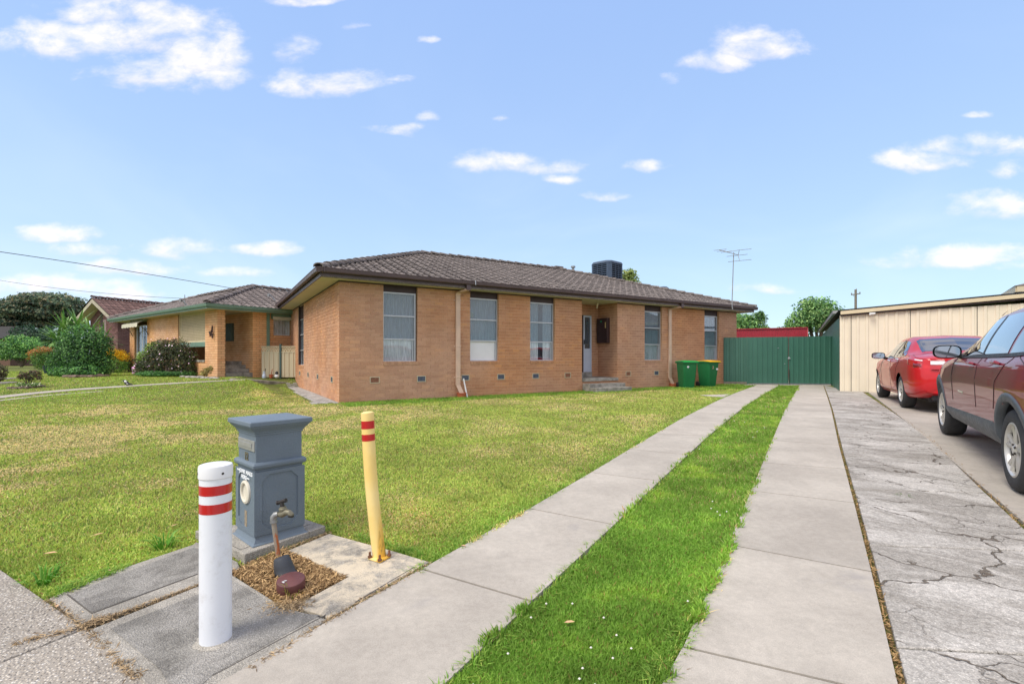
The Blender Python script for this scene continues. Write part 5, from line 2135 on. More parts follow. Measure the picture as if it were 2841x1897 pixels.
for sd in (1, -1):
    arch_lip(C1, XR, AR, M['cladding'], sd)
    arch_lip(C1, xf, AR, M['cladding'], sd)
    C1.patch('sill_cladding', M['cladding'], XR + AR + 0.02, xf - AR - 0.02, 1.6, lambda x: 3.25 + 0.5 * (1 - (x - XR) / wb), 30, 8, 0.014, sd, edge=0.004)
    C1.patch('bumper', M['cladding'], 0.02, XR - AR - 0.05, 1.2, 4.1, 10, 8, 0.012, sd, edge=0.004)
    f_lo = lambda x: 7.10
    C1.patch('window', M['carglass'], 2.10, 3.17, f_lo, lambda x: min(7.93, 7.93 - max(0, (x - 2.50)) * 1.0), 24, 8, 0.004, sd)
    C1.patch('window', M['carglass'], 1.20, 2.02, f_lo, 7.93, 20, 8, 0.004, sd)
    C1.patch('window', M['carglass'], 0.48, 1.12, f_lo, lambda x: min(7.93, 7.45 + (x - 0.48) * 1.1), 16, 8, 0.004, sd)
    C1.patch('pillar', M['black'], 2.025, 2.095, 7.06, 7.95, 2, 8, 0.0055, sd)
    C1.patch('window_trim', M['chrome'] if False else M['black'], 0.48, 3.22, 7.02, 7.09, 40, 1, 0.008, sd)
    C1.seam([(2.06, 4.05), (2.06, 7.0)], side=sd)
    C1.seam([(3.20, 4.0), (3.24, 5.5), (3.20, 7.0)], side=sd)
    C1.seam([(1.36, 4.2), (1.27, 5.2), (1.02, 6.2), (0.96, 7.0)], side=sd)
    C1.seam([(0.52, 5.6), (0.80, 6.9), (0.84, 7.9)], side=sd)
    C1.handle(2.28, 6.02, sd)
    C1.handle(1.32, 6.12, sd)
    C1.mirror(3.04, 7.0, sd, M['black'], (0.135, 0.1, 0.082))
    b = C1.pt(2.95, 4.45)
    bd = MB()
    bd.obox(Vector((2.62, (C1.pt(2.75, 4.4).y + 0.001) * sd, 0.70)) * suv_s, Vector((0.26, 0, 0)) * suv_s, Vector((0, 0.004 * sd, 0)), Vector((0, 0, 0.024)) * suv_s)
    bd.build('side_badge', M['chrome'], suv, world=False)
    C1.patch('roof_rail', M['black'], 0.7, 2.5, 8.5, 8.62, 20, 2, 0.03, sd)
fc = MB()
fc.lathe((0, 0, 0), [(0.0, 0.0)], 3)
for sd in (1, -1):
    C1.patch('rear_window', M['carglass'], 0.11, 0.40, 8.25, 10.0, 10, 8, 0.005, sd)
    C1.patch('tail_lamp', M['tail_red'], 0.01, 0.40, lambda x: 5.3 + 0.9 * x, lambda x: 6.8 - 0.3 * x, 12, 6, 0.008, sd, edge=0.004)
C1.patch('windscreen', M['carglass'], 2.55, 3.26, 8.3, 10, 12, 8, 0.004, 1)
C1.patch('windscreen', M['carglass'], 2.55, 3.26, 8.3, 10, 12, 8, 0.004, -1)

# the bright red saloon behind it
cr = G(2503, 1130, 0.03)
cyaw = R(90 - 29.5)
cd = Vector((math.cos(cyaw), math.sin(cyaw), 0))
cl = Vector((-cd.y, cd.x, 0))
sed_s = 1.05
X2 = 1.02
WB2 = 2.62
PC = {'L': X2 + WB2 + 0.92,
      'w': [(0, 0.70), (0.05, 0.78), (0.16, 0.845), (0.4, 0.89), (1.0, 0.905), (2.4, 0.905), (X2 + WB2, 0.905), (X2 + WB2 + 0.5, 0.80), (X2 + WB2 + 0.92, 0.45)],
      'zb': [(0, 0.36), (0.25, 0.26), (0.8, 0.22), (X2 + WB2, 0.20), (X2 + WB2 + 0.92, 0.30)],
      'top': [(0, 1.02), (0.05, 1.055), (0.35, 1.085), (0.70, 1.11), (0.98, 1.22), (1.45, 1.41), (1.9, 1.462), (2.4, 1.45), (2.8, 1.33), (3.3, 1.10), (3.5, 1.02), (4.2, 0.88), (X2 + WB2 + 0.92, 0.62)],
      'belt': [(0, 0.98), (0.4, 1.035), (1.0, 1.01), (2.0, 0.97), (3.3, 0.935), (4.2, 0.82), (X2 + WB2 + 0.92, 0.58)],
      'wr': [(0, 0.5), (0.5, 0.62), (0.9, 0.60), (1.4, 0.585), (2.2, 0.60), (2.8, 0.63), (3.3, 0.76), (4.2, 0.6), (X2 + WB2 + 0.92, 0.3)],
      'bulge': lambda x, z, y: (-0.05 * max(0, 1 - x / 0.5) * max(0, 1 - ((z - 0.56) / 0.34) ** 2) - 0.07 * max(0, 1 - x / 0.6) * (1 - min(1, (abs(y) / 0.75) ** 2)))}
PC['arch'] = [(X2, 0.335, 0.365), (X2 + WB2, 0.335, 0.365)]
sedan = thing('parked_car', cr, 'bright red saloon parked nose in to the cream garage', 'car', 'cars parked next door')
cf = cr + cd * WB2 * sed_s
cf.z = float(gz(cf.x, cf.y)) + 0.03
tilt_root(sedan, cr, cf)
sedan.location = cr - cd * X2 * sed_s - cl * (0.905 - 0.06) * sed_s
sedan.location.z = cr.z
C2 = Car(PC, sedan, M['paint_red'], sed_s)
C2.body()
for x in (X2, X2 + WB2):
    for sd in (1, -1):
        C2.wheel(x, sd, 0.328, 0.21, 5, 'double')
for sd in (1, -1):
    C2.patch('window', M['carglass'], 1.98, 2.98, 7.1, lambda x: min(7.92, 7.92 - max(0, (x - 2.45)) * 1.25), 24, 8, 0.004, sd)
    C2.patch('window', M['carglass'], 1.22, 1.90, 7.1, lambda x: min(7.92, 7.60 + (x - 1.22) * 1.2), 20, 8, 0.004, sd)
    C2.patch('window', M['carglass'], 0.98, 1.18, 7.1, lambda x: min(7.9, 7.22 + (x - 0.98) * 1.7), 8, 6, 0.004, sd)
    C2.patch('window_trim', M['chrome'], 0.95, 3.02, 7.02, 7.08, 40, 1, 0.007, sd)
    C2.patch('pillar', M['black'], 1.905, 1.975, 7.06, 7.95, 2, 8, 0.0055, sd)
    C2.seam([(1.94, 2.6), (1.95, 5), (1.94, 7.0)], side=sd)
    C2.seam([(3.0, 2.6), (3.04, 5), (3.0, 7.0)], side=sd)
    C2.seam([(1.48, 3.4), (1.38, 4.6), (1.14, 5.8), (1.08, 7.0)], side=sd)
    C2.seam([(1.45, 2.55), (3.2, 2.55)], side=sd)
    C2.handle(2.12, 6.1, sd, M['chrome'], 0.17)
    C2.handle(1.24, 6.2, sd, M['chrome'], 0.17)
    C2.mirror(2.86, 7.0, sd, M['chrome'] if False else M['black'], (0.13, 0.1, 0.075))
    # rear lamps wrap round the corner
    C2.patch('tail_lamp', M['tail_red'], 0.01, 0.40, lambda x: 4.9 + 1.3 * x, lambda x: 6.85 - 0.2 * x, 16, 8, 0.008, sd, edge=0.004)
    C2.patch('tail_lamp', M['tail_clear'], 0.02, 0.16, lambda x: 6.0, lambda x: 6.6, 8, 4, 0.013, sd, edge=0.002)
    C2.patch('tail_lamp', M['tail_dark'], 0.02, 0.16, lambda x: 5.1, lambda x: 5.75, 8, 4, 0.013, sd, edge=0.002)
    C2.seam([(0.0, 6.9), (0.30, 7.15), (0.75, 7.6)], side=sd)
    C2.patch('rear_window', M['carglass'], 0.80, 1.38, lambda x: 8.35, 10.0, 14, 8, 0.005, sd)
    C2.patch('bumper_corner', M['paint_red'], 0.02, X2 - 0.40, 1.5, 2.4, 10, 4, 0.012, sd)


def rear_y(z, y):
    """x of the saloon's tail at a height and half width."""
    return PC['bulge'](0.0, z, y)


tl_ = MB()
rows = []
for yy in np.linspace(-0.60, 0.60, 25):
    rows.append([Vector((rear_y(z, yy) * 1.0 - 0.012 - 0.02 * (1 - abs(yy)), yy, z)) * sed_s for z in (0.60, 0.72, 0.83, 0.92, 1.0)])
tl_.grid(rows)
pass
rows = []
for yy in np.linspace(-0.69, 0.69, 25):
    rows.append([Vector((rear_y(z, yy) * 1.0 - 0.02 - 0.04 * (1 - (yy / 0.75) ** 2), yy, z)) * sed_s for z in (0.30, 0.38, 0.46, 0.54, 0.585)])
bp = MB()
bp.grid(rows)
pass
rows = []
for yy in np.linspace(-0.44, 0.44, 21):
    rows.append([Vector((rear_y(z, yy) - 0.034 - 0.02 * (1 - abs(yy)), yy, z)) * sed_s for z in (0.865, 0.88, 0.925, 0.94)])
gs = MB()
gs.grid(rows)
gs.build('chrome_garnish', M['chrome'], sedan, smooth='full', world=False)
for yy in (0.44, -0.44):
    for (m_, z0, z1) in (('tail_red', 0.80, 0.985), ('tail_clear', 0.885, 0.95)):
        rows = []
        for k in range(9):
            y_ = yy + (0.19 * k / 8) * (1 if yy > 0 else -1)
            rows.append([Vector((rear_y(z, y_) - 0.030 - 0.02 * (1 - abs(y_)) - (0.006 if m_ == 'tail_clear' else 0), y_, z)) * sed_s for z in (z0, (z0 + z1) / 2, z1)])
        gs = MB()
        gs.grid(rows)
        gs.build('tail_lamp', M[m_], sedan, smooth='full', world=False)
ex = MB()
ex.lathe(Vector((0.02, 0.42, 0.285)) * sed_s, [(0.048, 0.0), (0.052, 0.10), (0.046, 0.105), (0.040, 0.09), (0.038, 0.0)], 20, axis=Vector((-1, 0, 0)))
ex.build('exhaust_tip', M['chrome'], sedan, smooth=True, world=False)
un = MB()
un.obox(Vector((0.15, -0.6, 0.20)) * sed_s, Vector((3.9, 0, 0)) * sed_s, Vector((0, 1.2, 0)) * sed_s, Vector((0, 0, 0.12)) * sed_s)
un.obox(Vector((0.02, -0.58, 0.24)) * sed_s, Vector((0.2, 0, 0)) * sed_s, Vector((0, 1.16, 0)) * sed_s, Vector((0, 0, 0.08)) * sed_s)
un.build('underbody', M['black'], sedan, world=False)
un = MB()
un.obox(Vector((0.3, -0.6, 0.25)) * suv_s, Vector((3.7, 0, 0)) * suv_s, Vector((0, 1.2, 0)) * suv_s, Vector((0, 0, 0.12)) * suv_s)
un.build('underbody', M['black'], suv, world=False)

# ------------------------------------------------------------------ letterbox, posts, tap
M['box_blue'] = plain('blue_grey_textured_paint', srgb(104, 118, 130), 0.62, 0.08, 3.0, bump=0.0035, bscale=110.0)
M['plate'] = plain('brushed_steel_plate', srgb(166, 168, 168), 0.38, 0.08, 30.0, metal=0.45)
M['brass'] = plain('dull_brass', srgb(126, 122, 104), 0.5, 0.12, 20.0, metal=0.4)
M['pvc'] = plain('cream_pvc', srgb(214, 208, 192), 0.45, 0.05, 6.0)
PT = 0.062
F0, L0, R0 = G(700.5, 1520, PT), G(634.5, 1474, PT), G(835.5, 1480.5, PT)
e1, e2 = R0 - F0, L0 - F0
e1.z = e2.z = 0
aA = math.atan2(e1.y, e1.x)
aB = math.atan2(e2.y, e2.x) - math.pi / 2
aM = (aA + aB) / 2
bx, by = Vector((math.cos(aM), math.sin(aM), 0)), Vector((-math.sin(aM), math.cos(aM), 0))
hb = (e1.length + e2.length) / 4
bc = F0 + (bx + by) * hb
zb0 = F0.z
yF = F0.y + 0.02
hp = hb * 0.862
zq = lambda py: zat(py, yF) - zb0
box = thing('letterbox', (bc.x, bc.y, zb0), 'blue grey square pillar letterbox numbered 12 with a pyramid cap', 'letterbox')
yc = F0.y - 0.015
zc_t, zc_b = zat(1172, yc) - zb0, zat(1186, yc) - zb0
z_apex = zat(1149.5, bc.y) - zb0
P0 = Vector((bc.x, bc.y, zb0))
prof = [(hb, 0.0), (hb * 1.005, 0.006), (hb * 0.93, zq(1510)), (hp * 1.01, zq(1499)), (hp, zq(1495)), (hp * 0.985, zq(1306))]
m = MB()
m.sqlathe(P0, prof, bx, by)
m.build('body', M['box_blue'], box, bevel=0.004)
m = MB()
rt, rb = zq(1286.5), zq(1306)
m.sqlathe(P0, [(hp * 0.97, rb), (hp * 1.06, rb + 0.002), (hb * 0.955, rb + (rt - rb) * 0.35), (hb * 0.955, rb + (rt - rb) * 0.65), (hp * 1.06, rt - 0.004), (hp * 0.97, rt)], bx, by)
m.build('ring_moulding', M['box_blue'], box, bevel=0.003)
m = MB()
zn = zq(1206)
m.sqlathe(P0, [(hp * 0.96, rt - 0.004), (hp * 0.96, zn)], bx, by)
m.build('neck', M['box_blue'], box, bevel=0.004)
m = MB()
hc = hb * 1.115
m.sqlathe(P0, [(hp * 0.95, zn - 0.012), (hp * 1.0, zn - 0.012), (hp * 1.0, zn), (hp * 1.04, zn + 0.004), (hp * 1.04, zn + 0.010), (hp * 1.12, zn + (zc_b - zn) * 0.5), (hc * 0.955, zc_b - 0.006), (hc * 0.955, zc_b), (hc, zc_b + 0.003), (hc, zc_t - 0.004), (hc * 0.975, zc_t), (0.004, z_apex)], bx, by)
m.build('cap', M['box_blue'], box, bevel=0.003)


def face_pt(face, u, z, d=0.0, h=None):
    """Point on a side of the pillar: face 0 looks left-front (-x side), face 1 right-front."""
    hh = hp * 0.985 if h is None else h
    if face == 0:
        return P0 - bx * (hh + d) + by * (-u) + UP * z
    return P0 - by * (hh + d) + bx * u + UP * z


zp0, zp1 = zq(1484), zq(1318)
for face in range(2):
    nn = -bx if face == 0 else -by
    W = hp * 0.985 + 0.0093
    o = 0.80
    rect = [(-W, zp0 - 0.015), (W, zp0 - 0.015), (W, zp1 + 0.012), (-W, zp1 + 0.012)]
    c = 0.045
    iw = hp * 0.985 * 0.76
    z0, z1 = zp0 + 0.015, zp1 - 0.010
    octo = [(-iw + c, z0), (iw - c, z0), (iw, z0 + c), (iw, z1 - c), (iw - c, z1), (-iw + c, z1), (-iw, z1 - c), (-iw, z0 + c)]
    v = [face_pt(face, a, z, 0.0095) for a, z in rect] + [face_pt(face, a, z, 0.0095) for a, z in octo] + [face_pt(face, a * 0.975, z, -0.004) for a, z in octo]
    fs = [(0, 1, 5, 4), (1, 6, 5), (1, 2, 7, 6), (2, 8, 7), (2, 3, 9, 8), (3, 10, 9), (3, 0, 11, 10), (0, 4, 11)]
    fs += [(4 + k, 4 + (k + 1) % 8, 12 + (k + 1) % 8, 12 + k) for k in range(8)]
    m = MB()
    m.add(v, fs)
    m.build('panel_border', M['box_blue'], box)
# mail slot plate on the street side
zq0 = lambda py: zat(py, (P0 - bx * hp).y) - zb0
sz1, sz0 = zq0(1217), zq0(1246.5)
m = MB()
hn = hp * 0.96
m.obox(face_pt(0, -hn * 0.93, sz0, 0.0, hn), by * (-hn * 1.86) * -1 * -1, -bx * 0.007, UP * (sz1 - sz0))
pl_ = m.build('slot_plate', M['plate'], box, bevel=0.002)
m = MB()
hz = sz1 - sz0
m.obox(face_pt(0, -hn * 0.68, sz0 + hz * 0.28, 0.0072, hn), by * (-hn * 1.36), -bx * 0.004, UP * (hz * 0.44))
m.build('slot_flap', M['plate'], pl_, bevel=0.0015)


def font_mesh(cu, name):
    tmp = bpy.data.objects.new(name, cu)
    col.objects.link(tmp)
    dg = bpy.context.evaluated_depsgraph_get()
    me = bpy.data.meshes.new_from_object(tmp.evaluated_get(dg))
    bpy.data.objects.remove(tmp)
    return bpy.data.objects.new(name, me)


def text(body, size, o, right, up, mat, parent, name='lettering', extrude=0.0008, offset=0.0, align='CENTER', sx=1.0, fit=None):
    cu = bpy.data.curves.new(name, 'FONT')
    cu.body = body
    cu.size = size
    cu.extrude = extrude
    cu.offset = offset
    cu.align_x = align
    cu.align_y = 'CENTER'
    cu.materials.append(mat)
    ob = font_mesh(cu, name)
    n = right.cross(up)
    if fit:
        xs_ = [v.co.x for v in ob.data.vertices]
        sx = fit / (max(xs_) - min(xs_))
    Mx = frame_m(o, right * sx, up, n)
    off = WLOC.get(parent.name, Vector((0, 0, 0)))
    Mx.translation = Mx.translation - off
    ob.matrix_basis = Mx
    ob.parent = parent
    col.objects.link(ob)
    return ob


M['letter_white'] = plain('white_lettering', (0.82, 0.85, 0.88), 0.6, 0.03)
text('12', 0.072, face_pt(0, 0.0, zq0(1266), 0.002, hn), -by, UP, M['brass'], box, 'house_number', 0.004, 0.0015, sx=0.85)
text('\u2022\u2022\u2022JUNK MAILS', 0.035, face_pt(0, 0.0, zq0(1308), 0.0105), -by, UP, M['letter_white'], box, 'lettering', 0.0004, 0.0014, fit=hp * 1.70)
text('HERE\u2022\u2022\u2022', 0.035, face_pt(0, 0.01, zq0(1323), 0.0105), -by, UP, M['letter_white'], box, 'lettering', 0.0004, 0.0014, fit=hp * 0.92)
zr = zq0(1364)
m = MB()
rr = hp * 0.50
cc = face_pt(0, 0.0, zr, 0.0)
m.lathe(cc, [(rr * 0.70, -0.05), (rr * 0.72, 0.012), (rr * 0.80, 0.016), (rr * 0.97, 0.012), (rr, 0.004), (rr, -0.001)], 40, axis=-bx)
pr = m.build('mail_tube', M['pvc'], box, smooth=True)
m = MB()
m.lathe(cc, [(0.0, 0.0012), (rr * 0.70, 0.0012)], 32, axis=-bx)
m.build('tube_mouth', M['pvc'], pr)
m = MB()
zl_ = zq0(1441)
m.obox(face_pt(0, 0.018, zl_ - 0.045, 0.0), by * 0.036, -bx * 0.004, UP * 0.105)
m.build('lock_plate', plain('worn_wood_plate', srgb(150, 136, 116), 0.7, 0.3, 40.0), box)

# white post
wbp = G(598.5, 1772, 0.028)
wr_ = 39.6 / FOC * wbp.y * 0.995
wz = wbp.z
yv = wbp.y - wr_ * 0.2
wh = zat(1286, wbp.y) - wz
M['post_white'] = NT('white_post_paint')
_m = M['post_white']
dirt = _m.math('MULTIPLY', _m.ramp(_m.noise(14.0, 5.0, 0.7), 0.52, 0.75), 0.25)
_m.set(color=_m.mix(dirt, (0.74, 0.77, 0.81), srgb(168, 164, 156)), rough=0.42, spec=0.4)
_m.bump(_m.noise(9.0, 3.0), 0.002)
M['post_white'] = _m.m
post = thing('bollard', wbp, 'white round steel bollard with two red bands on the front slab', 'bollard')
m = MB()
m.lathe(wbp, [(wr_, -0.03), (wr_, wh - 0.055)], 40)
m.build('tube', M['post_white'], post, smooth=True)
m = MB()
m.lathe(wbp, [(wr_ + 0.0005, wh - 0.058), (wr_ + 0.004, wh - 0.055), (wr_ + 0.004, wh - 0.012), (wr_ + 0.001, wh - 0.003), (wr_ * 0.9, wh), (0.0, wh + 0.004)], 40)
cp = m.build('cap', M['white'], post, smooth=True)
for px in (568, 631, 600):
    a = (px - 598.5) / 39.6
    a = max(-0.95, min(0.95, a))
    dirv = Vector((a, -math.sqrt(1 - a * a), 0))
    m = MB()
    m.lathe(wbp + dirv * (wr_ + 0.004) + UP * (wh - 0.034), [(0.0, 0.0012), (0.005, 0.001), (0.0055, 0.0)], 10, axis=dirv)
    if px != 600:
        m.build('screw', M['dark_iron'], cp)
M['band_red'] = NT('red_reflective_tape')
_m = M['band_red']
wv = _m.voro(520.0)
_m.set(color=_m.mix(_m.ramp(wv, 0.1, 0.5), (0.62, 0.010, 0.014), (0.46, 0.008, 0.012)), rough=0.3, coat=0.5)
M['band_red'] = _m.m
for (y0, y1) in ((1377.5, 1350.5), (1429, 1401.5)):
    m = MB()
    yq = wbp.y - wr_
    a, b = zat(y0, yq) - wz, zat(y1, yq) - wz
    m.lathe(wbp, [(wr_ + 0.0004, a), (wr_ + 0.0011, a + 0.0005), (wr_ + 0.0011, b - 0.0005), (wr_ + 0.0004, b)], 40)
    m.build('red_band', M['band_red'], post, smooth=True)
m = MB()
npt = 26
m.add([Vector((wbp.x, wbp.y, wz)) + Vector((math.cos(2 * math.pi * k / npt), math.sin(2 * math.pi * k / npt), 0)) * wr_ * (1.25 + 0.28 * random.random()) + UP * 0.0012 for k in range(npt)] + [Vector((wbp.x, wbp.y, wz + 0.012))], [(k, (k + 1) % npt, npt) for k in range(npt)])
m.build('mortar_collar', M['pad_edge'], post)

# yellow leaning post on a bolted plate
yb = G(1053, 1545, 0.028)
yt_px = (1019.5, 1146)
M['post_yellow'] = NT('faded_yellow_paint')
_m = M['post_yellow']
pz = _m.node('ShaderNodeSeparateXYZ')
_m.t.links.new(_m.obj(), pz.inputs[0])
scr = _m.ramp(_m.noise(7.0, 6.0, 0.72, vec=_m.scaled(_m.obj(), (6.0, 6.0, 1.0)), dist=1.0), 0.50, 0.60)
hgt_ = _m.math('MULTIPLY', _m.ramp(pz.outputs[2], 0.0, 0.42, 1.0, 0.0), _m.ramp(pz.outputs[0], -0.01, 0.012))
c = _m.mix(_m.ramp(_m.noise(5.0, 4.0), 0.3, 0.7), srgb(236, 204, 120), srgb(240, 214, 142))
c = _m.mix(_m.math('MULTIPLY', hgt_, 0.9), c, srgb(226, 172, 44))
c = _m.mix(_m.math('MULTIPLY', _m.math('MULTIPLY', scr, hgt_), 0.6), c, srgb(130, 106, 52))
_m.set(color=c, rough=0.5)
M['post_yellow'] = _m.m
ypost = thing('bollard', yb, 'bent yellow steel post with two red bands, leaning left on a bolted plate', 'bollard')
yr = 17.6 / FOC * yb.y
ytop = at(yt_px[0], yt_px[1], yb.y + 0.01)
mb = MB()
n = 10
yax = (ytop - yb)
bpts = [yb + yax * t + Vector((-0.012 * math.sin(math.pi * t), 0, 0)) for t in [k / n for k in range(n + 1)]]
mb.tube(bpts, [yr * (1.02 if k < 3 else 1.0) for k in range(n + 1)], 28)
o = mb.build('tube', M['post_yellow'], ypost, smooth=True)
cap = MB()
cap.lathe(ytop - yax.normalized() * 0.004, [(yr, 0.0), (yr * 0.98, 0.008), (yr * 0.6, 0.014), (0.0, 0.016)], 28, axis=yax)
cap.build('cap', M['post_yellow'], ypost, smooth=True)
for (ya, ybn) in ((1188, 1166.5), (1221.5, 1203.5)):
    ta, tb = (1546 - ya) / (1546 - 1146.0), (1546 - ybn) / (1546 - 1146.0)
    m = MB()
    pa, pb = yb + yax * ta + Vector((-0.012 * math.sin(math.pi * ta), 0, 0)), yb + yax * tb + Vector((-0.012 * math.sin(math.pi * tb), 0, 0))
    m.tube([pa, pb], yr + 0.0012, 28)
    m.build('red_band', M['band_red'], ypost, smooth=True)
pc_ = [G(1021, 1552, 0.028), G(1053.5, 1562.5, 0.028), G(1085, 1546, 0.028)]
pc_.append(pc_[0] + pc_[2] - pc_[1])
m = MB()
m.prism([p + UP * 0.002 for p in pc_], UP * 0.010)
pt_ = m.build('base_plate', M['post_yellow'], ypost, bevel=0.002)
pcen = (pc_[0] + pc_[2]) / 2
for p in pc_:
    q = p + (pcen - p) * 0.16
    m = MB()
    m.lathe(q, [(0.013, 0.012), (0.013, 0.022), (0.007, 0.023), (0.007, 0.045), (0.0, 0.046)], 8)
    m.build('anchor_bolt', plain('rusty_bolt', srgb(112, 74, 52), 0.8, 0.3, 60.0) if 'bolt' not in M else M['bolt'], pt_)

# garden tap on its leaning pipe
M['rusty_pipe'] = NT('rusty_galvanised_pipe')
_m = M['rusty_pipe']
_m.set(color=_m.mix(_m.ramp(_m.noise(28.0, 5.0, 0.7, vec=_m.scaled(_m.pos, (1, 1, 0.25))), 0.53, 0.66), srgb(150, 142, 128), srgb(176, 96, 46)), rough=0.7, metal=0.2)
_m.bump(_m.noise(120.0, 3.0), 0.002)
M['rusty_pipe'] = _m.m
tb_ = G(777, 1551, 0.0)
tyY = tb_.y
tap = thing('garden_tap', tb_, 'old brass garden tap on a rusty leaning pipe in front of the letterbox', 'tap')
pe = at(758.5, 1444, tyY)
m = MB()
rp = 5.6 / FOC * tyY * 1.15
m.tube([tb_ - UP * 0.05, pe], rp, 14)
m.build('pipe', M['rusty_pipe'], tap, smooth=True)
m = MB()
m.tube([pe - (pe - tb_).normalized() * 0.012, pe], rp * 1.5, 12)
m.tube([pe, at(758.5, 1434, tyY), at(764, 1427, tyY), at(772, 1425.5, tyY)], [rp * 1.3, rp * 1.35, rp * 1.35, rp * 1.25], 12)
m.build('elbow', M['galv'], tap, smooth=True)
m = MB()
m.tube([at(770, 1426, tyY), at(775, 1427, tyY), at(782, 1426, tyY), at(795, 1420, tyY - 0.01), at(803, 1421, tyY - 0.02), at(808, 1427, tyY - 0.02), at(807, 1430, tyY - 0.02)], [rp * 1.1, rp * 1.0, rp * 1.45, rp * 1.3, rp * 1.15, rp * 1.15, rp * 1.1], 12)
m.lathe(at(785, 1422, tyY), [(rp * 1.35, 0.0), (rp * 1.4, 0.018), (rp * 1.7, 0.020), (rp * 1.7, 0.028), (rp * 1.25, 0.032), (rp * 1.2, 0.040), (0.0, 0.041)], 12)
m.build('tap_body', M['brass'], tap, smooth=True)
m = MB()
m.tube([at(807.5, 1428, tyY - 0.02), at(806.5, 1432.5, tyY - 0.02)], rp * 1.3, 12)
m.build('spout_ring', M['black'], tap, smooth=True)
m = MB()
m.tube([at(783.5, 1408, tyY), at(782, 1392, tyY)], [rp * 1.05, rp * 0.7], 10)
m.tube([at(769.5, 1394.5, tyY + 0.01), at(793.5, 1387, tyY - 0.01)], rp * 0.75, 10)
m.tube([at(769.5, 1394.5, tyY + 0.01), at(773, 1393.3, tyY + 0.008)], rp * 0.95, 10)
m.tube([at(790, 1388, tyY - 0.008), at(793.8, 1387, tyY - 0.01)], rp * 0.95, 10)
m.build('handle', M['dark_iron'], tap, smooth=True)

# black bucket and the brown capped pipe in the pit
bk0 = G(788, 1606, 0.0)
bka = at(784.5, 1553, bk0.y + 0.02)
M['bucket'] = plain('black_tub_plastic', srgb(58, 62, 68), 0.45, 0.25, 9.0, bump=0.001)
rb_ = 26.0 / FOC * bk0.y
axv = (Vector((-0.30, 0.10, 0.95))).normalized()
m = MB()
hz = (bka - bk0).length * 1.02
m.lathe(bk0 + Vector((-0.005, 0.03, 0.01)), [(rb_ * 1.20, -0.015), (rb_ * 1.20, 0.0), (rb_ * 1.06, 0.008), (rb_ * 0.98, hz * 0.45), (rb_ * 0.86, hz * 0.80), (rb_ * 0.74, hz * 0.96), (rb_ * 0.55, hz * 1.0), (0.0, hz * 1.005)], 32, axis=axv)
bkt = m.build('plastic_tub', M['bucket'], None, smooth=True)
tag(bkt, 'black upturned plastic tub leaning in the mulch pit below the tap', 'tub')
cpb = G(808, 1647, -0.005)
rc = 35.5 / FOC * cpb.y
ctop = at(806.5, 1602, cpb.y)
M['brown_cap'] = plain('brown_pvc_cap', srgb(98, 58, 56), 0.55, 0.18, 16.0, bump=0.0015)
cap_t = thing('capped_pipe', cpb, 'brown round capped pipe stub standing in the mulch pit', 'pipe')
axv = Vector((0.05, -0.16, 1)).normalized()
hq = (ctop - cpb).length
m = MB()
m.lathe(cpb, [(rc, -0.03), (rc * 0.985, hq - 0.05)], 36, axis=axv)
m.build('stub', M['brown_cap'], cap_t, smooth=True)
m = MB()
m.lathe(cpb, [(rc, hq - 0.055), (rc * 1.03, hq - 0.05), (rc * 1.03, hq - 0.006), (rc * 1.0, hq), (rc * 0.95, hq + 0.002), (0.0, hq + 0.003)], 36, axis=axv)
m.build('cap', M['brown_cap'], cap_t, smooth=True)
m = MB()
s1_ = axv.cross(Vector((0, 1, 0))).normalized()
s2_ = axv.cross(s1_)
for (a, b, w, h) in ((-0.35, 0.45, 0.10, 0.2), (-0.28, 0.28, 0.12, 0.12), (-0.22, 0.62, 0.05, 0.1)):
    c = cpb + axv * (hq + 0.0035) + Vector((a * rc, -b * rc, 0))
    m.add([c, c + Vector((w * rc, 0.02 * rc, 0)), c + Vector((w * rc * 0.7, -h * rc, 0)), c + Vector((-0.02, -h * rc * 0.6, 0)) * 0.5], [(0, 1, 2, 3)])
m.build('paint_splash', M['white'], cap_t)


def pip(px_, py_, poly):
    """Points in polygon."""
    inside = np.zeros(len(px_), bool)
    n_ = len(poly)
    xs = [p[0] for p in poly]
    ys = [p[1] for p in poly]
    m_ = (px_ >= min(xs)) & (px_ <= max(xs)) & (py_ >= min(ys)) & (py_ <= max(ys))
    if not m_.any():
        return inside
    x, y = px_[m_], py_[m_]
    r_ = np.zeros(len(x), bool)
    j = n_ - 1
    for i in range(n_):
        xi, yi, xj, yj = xs[i], ys[i], xs[j], ys[j]
        c = ((yi > y) != (yj > y)) & (x < (xj - xi) * (y - yi) / ((yj - yi) if yj != yi else 1e-12) + xi)
        r_ ^= c
        j = i
    inside[m_] = r_
    return inside


def attr_mat(name, rough=0.8, trans=0.0, spec=0.3, sat=1.0):
    m = NT(name)
    c = m.attr()
    m.set(color=c, rough=rough, spec=spec)
    if trans:
        t = m.node('ShaderNodeBsdfTranslucent')
        m.put(t.inputs[0], m.hsv(c, 0.5, 1.1, 1.2))
        s = m.node('ShaderNodeMixShader')
        s.inputs[0].default_value = trans
        m.t.links.new(m.b.outputs[0], s.inputs[1])
        m.t.links.new(t.outputs[0], s.inputs[2])
        m.t.links.new(s.outputs[0], m.out.inputs[0])
    return m.m


M['leaf'] = attr_mat('foliage_leaf', 0.55, 0.25, 0.35)
M['grassblade'] = attr_mat('grass_blade', 0.7, 0.25, 0.2)
M['straw'] = attr_mat('dry_straw', 0.9, 0.0, 0.15)
M['bark'] = plain('bark', srgb(92, 80, 68), 0.95, 0.3, 20.0, bump=0.01)


